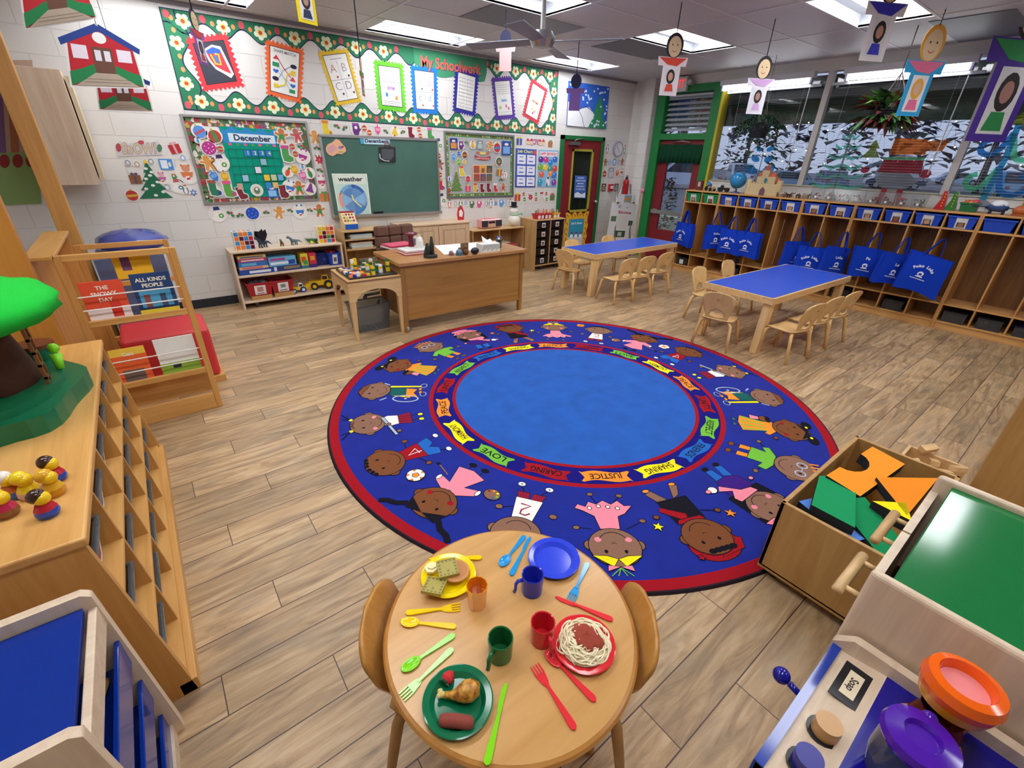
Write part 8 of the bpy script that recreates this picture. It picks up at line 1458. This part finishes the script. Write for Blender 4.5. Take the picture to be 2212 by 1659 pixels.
# ================================================================== near right: block box, play kitchen, shelf
B = thing('block_box', 'plain wooden box full of foam blocks at the right edge of the rug', 'box', (1.80, .02, .06)); PLY = wood('a87c44', 'c2985c', 2, .45); bw, bd, bh = .85, .42, .36
for a in ((0, .018, 0, bd), (bw - .018, bw, 0, bd), (0, bw, bd - .018, bd), (0, bw, 0, .018)): m = MB(); m.box(*a, 0, bh, PLY); m.build('side_panel', B, bev=.003)
m = MB(); m.box(0, bw, 0, bd, -.01, .01, PLY); m.build('bottom_panel', B); [(lambda m_: (m_.cyl((x, y, -.05), (x, y, -.01), .03, mat('2a2a2c')), m_.build('caster', B)))(MB()) for x in (.06, bw - .06) for y in (.06, bd - .06)]
def foam(pts, z, h, c, x, y, rz, lb, tilt=0):
    m = MB(); m.prism(pts, 0, h * .3, mat('2a2a2c', 'cloth')); m.prism(pts, h * .3, h, mat(c, 'cloth'), side=mat('2c2c30', 'cloth')); o = m.build('foam_block'); o.location = (x, y, z); o.rotation_euler = (tilt, 0, rz); tag(o, lb, 'block', 'foam blocks in the wooden box')
A_ = [(-.22, -.07), (.22, -.07), (.22, .07), (.10, .07)] + [(.10 * math.cos(a), .07 - .07 * math.sin(a)) for a in [PI * k / 8 for k in range(1, 8)]] + [(-.10, .07), (-.22, .07)]
foam(A_, .40, .05, 'f0942c', 2.30, .30, -.1, 'large orange foam arch on top of the wooden box', .1); foam([(-.2, -.07), (.2, -.05), (.08, .08), (-.16, .08)], .405, .04, '1c9058', 2.02, .31, .25, 'green foam wedge at the rug side of the box'); foam([(-.07, -.14), (.07, -.14), (.07, .14), (-.07, .14)], .36, .045, '1a8a54', 1.97, .16, -.5, 'green dimpled foam brick leaning at the front of the box', .25); foam([(-.2, -.09), (.2, -.02), (-.05, .10)], .42, .04, 'f08a24', 2.28, .14, -.2, 'orange foam triangle in the middle of the box'); foam([(-.06, -.05), (.06, -.05), (0, .07)], .40, .06, 'f0dc18', 2.08, .14, .4, 'yellow foam wedge beside the dimpled green brick'); foam([(-.12, -.04), (.12, -.04), (.12, .04), (-.12, .04)], .30, .09, '5a8ad8', 1.90, .28, 1.2, 'black and light blue foam brick at the left of the box')
S_ = thing('play_cupboard', 'birch play cupboard with a glossy green top and green doors', 'play kitchen', (1.20, -.50, 0)); GR = mat('0d7038', 'gloss'); m = MB(); m.box(.0, .62, .02, .52, .76, .78, GR); m.build('top_panel', S_, bev=.003)
for x in (-.02, .60): m = MB(); m.box(x, x + .025, 0, .56, 0, .80, BIRCHZ); m.build('side_panel', S_, bev=.012)
m = MB(); m.box(0, .62, .0, .02, .02, .8, BIRCH); m.build('back_panel', S_)
for x in (.01, .31): m = MB(); m.box(x, x + .29, .54, .56, .04, .74, BIRCHZ); m.box(x + .05, x + .24, .555, .562, .10, .68, mat('0a4a22', 'gloss')); d = m.build('cupboard_door', S_); m = MB(); m.tube([(x + .06, .56, .64), (x + .06, .60, .64)], .008, MAPLEZ); m.tube([(x + .20, .56, .64), (x + .20, .60, .64)], .008, MAPLEZ); m.tube([(x + .03, .605, .64), (x + .23, .605, .64)], .014, MAPLE, 10); m.build('handle', d)
K2 = thing('play_sink', 'birch and blue play kitchen counter with knobs in the lower right corner', 'play kitchen', (.72, -.42, 0)); m = MB(); m.box(0, .42, 0, .36, .56, .575, mat('14108c', 'gloss')); m.build('counter_top', K2)
m = MB(); m.hexa([(0, .36, .50), (.42, .36, .50), (.42, .46, .50), (0, .46, .50)], [(0, .36, .575), (.42, .36, .575), (.42, .44, .56), (0, .44, .56)], BIRCH); m.box(0, .42, .44, .47, .05, .56, BIRCHZ); m.build('control_panel', K2)
m = MB(); m.prism([(0, 0), (.48, 0), (.48, .57), (.44, .61), (0, .61)], .42, .445, BIRCHZ, ax=0); m.build('side_panel', K2, bev=.008); m = MB(); m.box(0, .42, .455, .475, .52, .565, mat('1c3ca0', 'gloss')); m.build('front_edge', K2)
for x, c in ((.17, 'c8965a'), (.07, '14148a')): m = MB(); m.cyl((x, .405, .565), (x, .405, .571), .034, mat('14141a')); m.cyl((x, .405, .571), (x, .405, .605), .026, mat(c, 'plastic'), n=28); m.build('knob', K2, bev=.004)
m = MB(); m.tube([(.24, .47, .53), (.24, .50, .54)], .008, mat('1a1a8a', 'gloss')); m.ball((.24, .52, .545), .020, mat('1a1a8a', 'gloss')); m.build('pull_knob', K2); m = MB(); m.box(.27, .39, .375, .435, .569, .5715, mat('14141c')); m.box(.29, .37, .39, .42, .5715, .573, mat('e8d8b8', 'paper')); m.text('Soap', .022, mat('1c1c20'), (.33, .405, .5735), (-1, 0, 0), (0, -1, 0), bold=.02); m.build('soap_label', K2)
pi = thing('toy_pitcher', 'clear toy pitcher with purple lid on the blue play counter', 'toy', (.91, -.13, .576)); m = MB(); m.lathe([(0, 0), (.045, 0), (.055, .05), (.055, .12)], mat('a8b4e8', 'clear'), 28); m.build('jug', pi); m = MB(); m.lathe([(.058, .12), (.062, .13), (.058, .145), (.03, .15), (.025, .14), (0, .14)], mat('4c18a0', 'gloss'), 32); m.ball((.06, 0, .135), .014, mat('4c18a0', 'gloss')); m.build('lid', pi)
cf = thing('toy_coffee_maker', 'orange and yellow toy coffee maker with a brown pot in the lower right', 'toy', (1.05, -.15, .576)); m = MB(); m.lathe([(0, 0), (.06, 0), (.06, .012), (0, .012)], mat('e89a10', 'gloss')); m.tube([(.05, -.03, .01), (.065, -.04, .10), (.045, -.03, .16)], .018, mat('e8a010', 'gloss'), 10); m.build('base', cf); m = MB(); m.lathe([(0, .012), (.04, .012), (.046, .05), (.035, .09), (.038, .10)], mat('7a2c10', 'tint'), 24); m.tube([(-.04, 0, .09), (-.075, 0, .08), (-.07, 0, .04), (-.045, 0, .03)], .007, mat('7a2c10', 'tint')); m.build('coffee_pot', cf)
m = MB(); m.lathe([(0, .135), (.055, .135), (.062, .16)], mat('f0a010', 'gloss'), 32); m.lathe([(.062, .16), (.066, .18), (.060, .20), (.045, .205), (.040, .18), (0, .175)], mat('f06410', 'gloss'), 32); m.flat(ell(0, 0, .040, .040, 24), .183, mat('e88a8a', 'gloss')); m.build('brew_head', cf)
R = thing('side_shelf', 'plain wooden cabinet with a wicker basket on top at the right edge', 'cabinet', (3.25, -.62, 0)); m = MB(); m.box(0, .9, 0, .60, 0, .80, PLY); m.build('cabinet_body', R, bev=.006); m = MB(); m.box(-.02, .92, -.02, .62, .80, .82, HONEYX); m.build('top_panel', R, bev=.005); m = MB(); m.lathe([(0, 0), (.10, 0), (.13, .16), (.135, .165), (.12, .165), (.09, .02), (0, .02)], wood('a8745a', 'c8987a', 0), 24, c=(.15, .45, .821)); tag(m.build('wicker_basket'), 'small brown wicker basket on the cabinet at the right edge', 'basket').location = (3.25, -.62, 0)
wb = thing('block_tray', 'open wooden tray of unpainted building blocks behind the foam block box', 'tray', (2.72, .02, .0)); m = MB(); m.box(0, .5, 0, .26, 0, .12, PLY); m.box(0, .5, .25, .265, 0, .22, MAPLE); m.box(0, .015, 0, .25, 0, .22, MAPLE); m.box(.485, .5, 0, .25, 0, .22, MAPLE); m.build('tray_body', wb, bev=.002); rnd = random.Random(9)
for k in range(12): m = MB(); w = rnd.uniform(.03, .06); (m.cyl((-w, 0, 0), (w, 0, 0), .018, MAPLE) if k % 3 == 0 else m.box(-w, w, -.02, .02, -.015, .015, MAPLE)); o = m.build('wood_block', bev=.002); o.location = (2.78 + .038 * k, .05 + .05 * (k % 4), .15 + .05 * (k % 3)); o.rotation_euler = (rnd.uniform(-.4, .4), rnd.uniform(-.3, .3), rnd.uniform(0, 3)); tag(o, 'unpainted wooden block in the open tray', 'block', 'unpainted blocks in the open tray')
# ================================================================== ceiling fan and hanging paper children
fa = thing('ceiling_fan', 'white ceiling fan seen from below at the top of the picture', 'fan', (2.95, 3.45, 2.50)); m = MB(); m.cyl((0, 0, .05), (0, 0, .37), .02, mat('c8c8c8')); m.lathe([(0, -.05), (.08, -.04), (.11, .02), (.08, .07), (0, .08)], mat('b8b8b8', 'metal')); m.build('motor', fa)
for k in range(4): a = .55 + k * PI / 2; c_, s_ = math.cos(a), math.sin(a); m = MB(Matrix.Rotation(a, 4, 'Z')); m.hexa([(.1, -.05, -.01), (.66, -.075, -.02), (.66, .075, .0), (.1, .05, .01)], [(.1, -.05, -.002), (.66, -.075, -.012), (.66, .075, .008), (.1, .05, .018)], mat('8c93a0', 'paint')); m.build('blade', fa, bev=.004)
def hang(px, py, hp, y, c1, c2, skin, hair, lb, turn=0.0):
    p = sight(px, py, 1, y); h = (sight(px, py - hp / 2, 1, y) - sight(px, py + hp / 2, 1, y)).length; t = thing('hanging_portrait', lb, 'hanging decoration', tuple(p), turn, 'paper children hung from the ceiling'); m = MB(); F = lambda pts, k, c: m.flat([(x * h, z * h) for x, z in pts], -.001 - .0004 * k, PA(c), ax=1)
    m.prism([(x * h, z * h) for x, z in ((-.30, .12), (.30, .12), (.28, -.02), (.18, -.02), (.18, -.5), (-.18, -.5), (-.18, -.02), (-.28, -.02))], 0, .002, PA(c1), ax=1); F([(-.28, .11), (.28, .11), (.1, -.02), (-.1, 0)], 1, c2); m.build('shirt', t); m = MB(); F([(-.12, -.04), (.12, -.04), (.12, -.45), (-.12, -.45)], 3, 'dcdce0'); F(ell(0, -.19, .085, .12, 14), 4, hair); F(ell(0, -.19, .052, .07, 12), 5, skin); F([(-.09, -.43), (.09, -.43), (.06, -.31), (-.06, -.31)], 5, c2); m.build('photo', t)
    m = MB(); m.prism([(x * h, z * h) for x, z in ell(0, .30, .17, .20, 18)], 0, .002, PA(hair), ax=1); F(ell(0, .28, .13, .165, 16), 2, 'dcc09a'); [F(ell(s * .05, .31, .014, .014, 6), 3, '4a3a30') for s in (-1, 1)]; F(stroke(arc(0, .25, .05, -2.6, -.5, 6), .012), 3, 'b05a50'); m.build('paper_face', t); m = MB(); m.cyl((0, 0, .48 * h), (0, 0, 2.87 - p.z), .004, mat('2c2c40', 'cloth'), n=6); m.build('cord', t)
for a in ((1452, 140, 135, 3.0, 'e8dce0', 'd84a3a', 'c89a80', '2a2028', 'paper child with dark haired girl photo beside the exit sign', -.5), (1642, 185, 115, 2.7, 'e4e0ea', 'c8a0d0', 'a8786a', '1f1a1c', 'paper child hanging in front of the ivy', -.5), (1912, 30, 160, 1.7, 'e8e4ea', '3a3ac0', 'b88a78', '241a1a', 'large paper child with long haired girl photo near the top right', -.5), (1994, 155, 125, 1.6, '2a9ad0', 'd86a90', 'd0a890', 'd8a040', 'paper child with yellow hair in front of the croton', -.5), (2205, 130, 150, 1.2, '4a2c96', '2a8a4a', 'a87a70', '2a2024', 'purple shirted paper child at the right image edge', -.5), (428, 80, 115, 3.6, '9a5ab0', 'c84a4a', '6a5a50', '2a2440', 'purple and red paper child over the painted numeral page', 1.0), (782, 165, 85, 4.4, 'b83a44', '4aa040', '6a5a58', '1c1c30', 'narrow red paper child beside the letters page', 1.0), (655, -30, 160, 2.9, 'e8d01c', '2f3a52', 'a88a78', '3a2a28', 'yellow framed paper child at the top image edge', .3), (1092, 110, 90, 4.2, 'c8a8a8', '6a5a8a', '9a8a80', '2a2a48', 'edgewise paper child near the ceiling fan', 2.3), (1243, 200, 80, 4.6, '7a5aa0', 'a890b8', '9a8a98', '2a2a48', 'edgewise purple paper child before the winter painting', 2.3)): hang(*a)
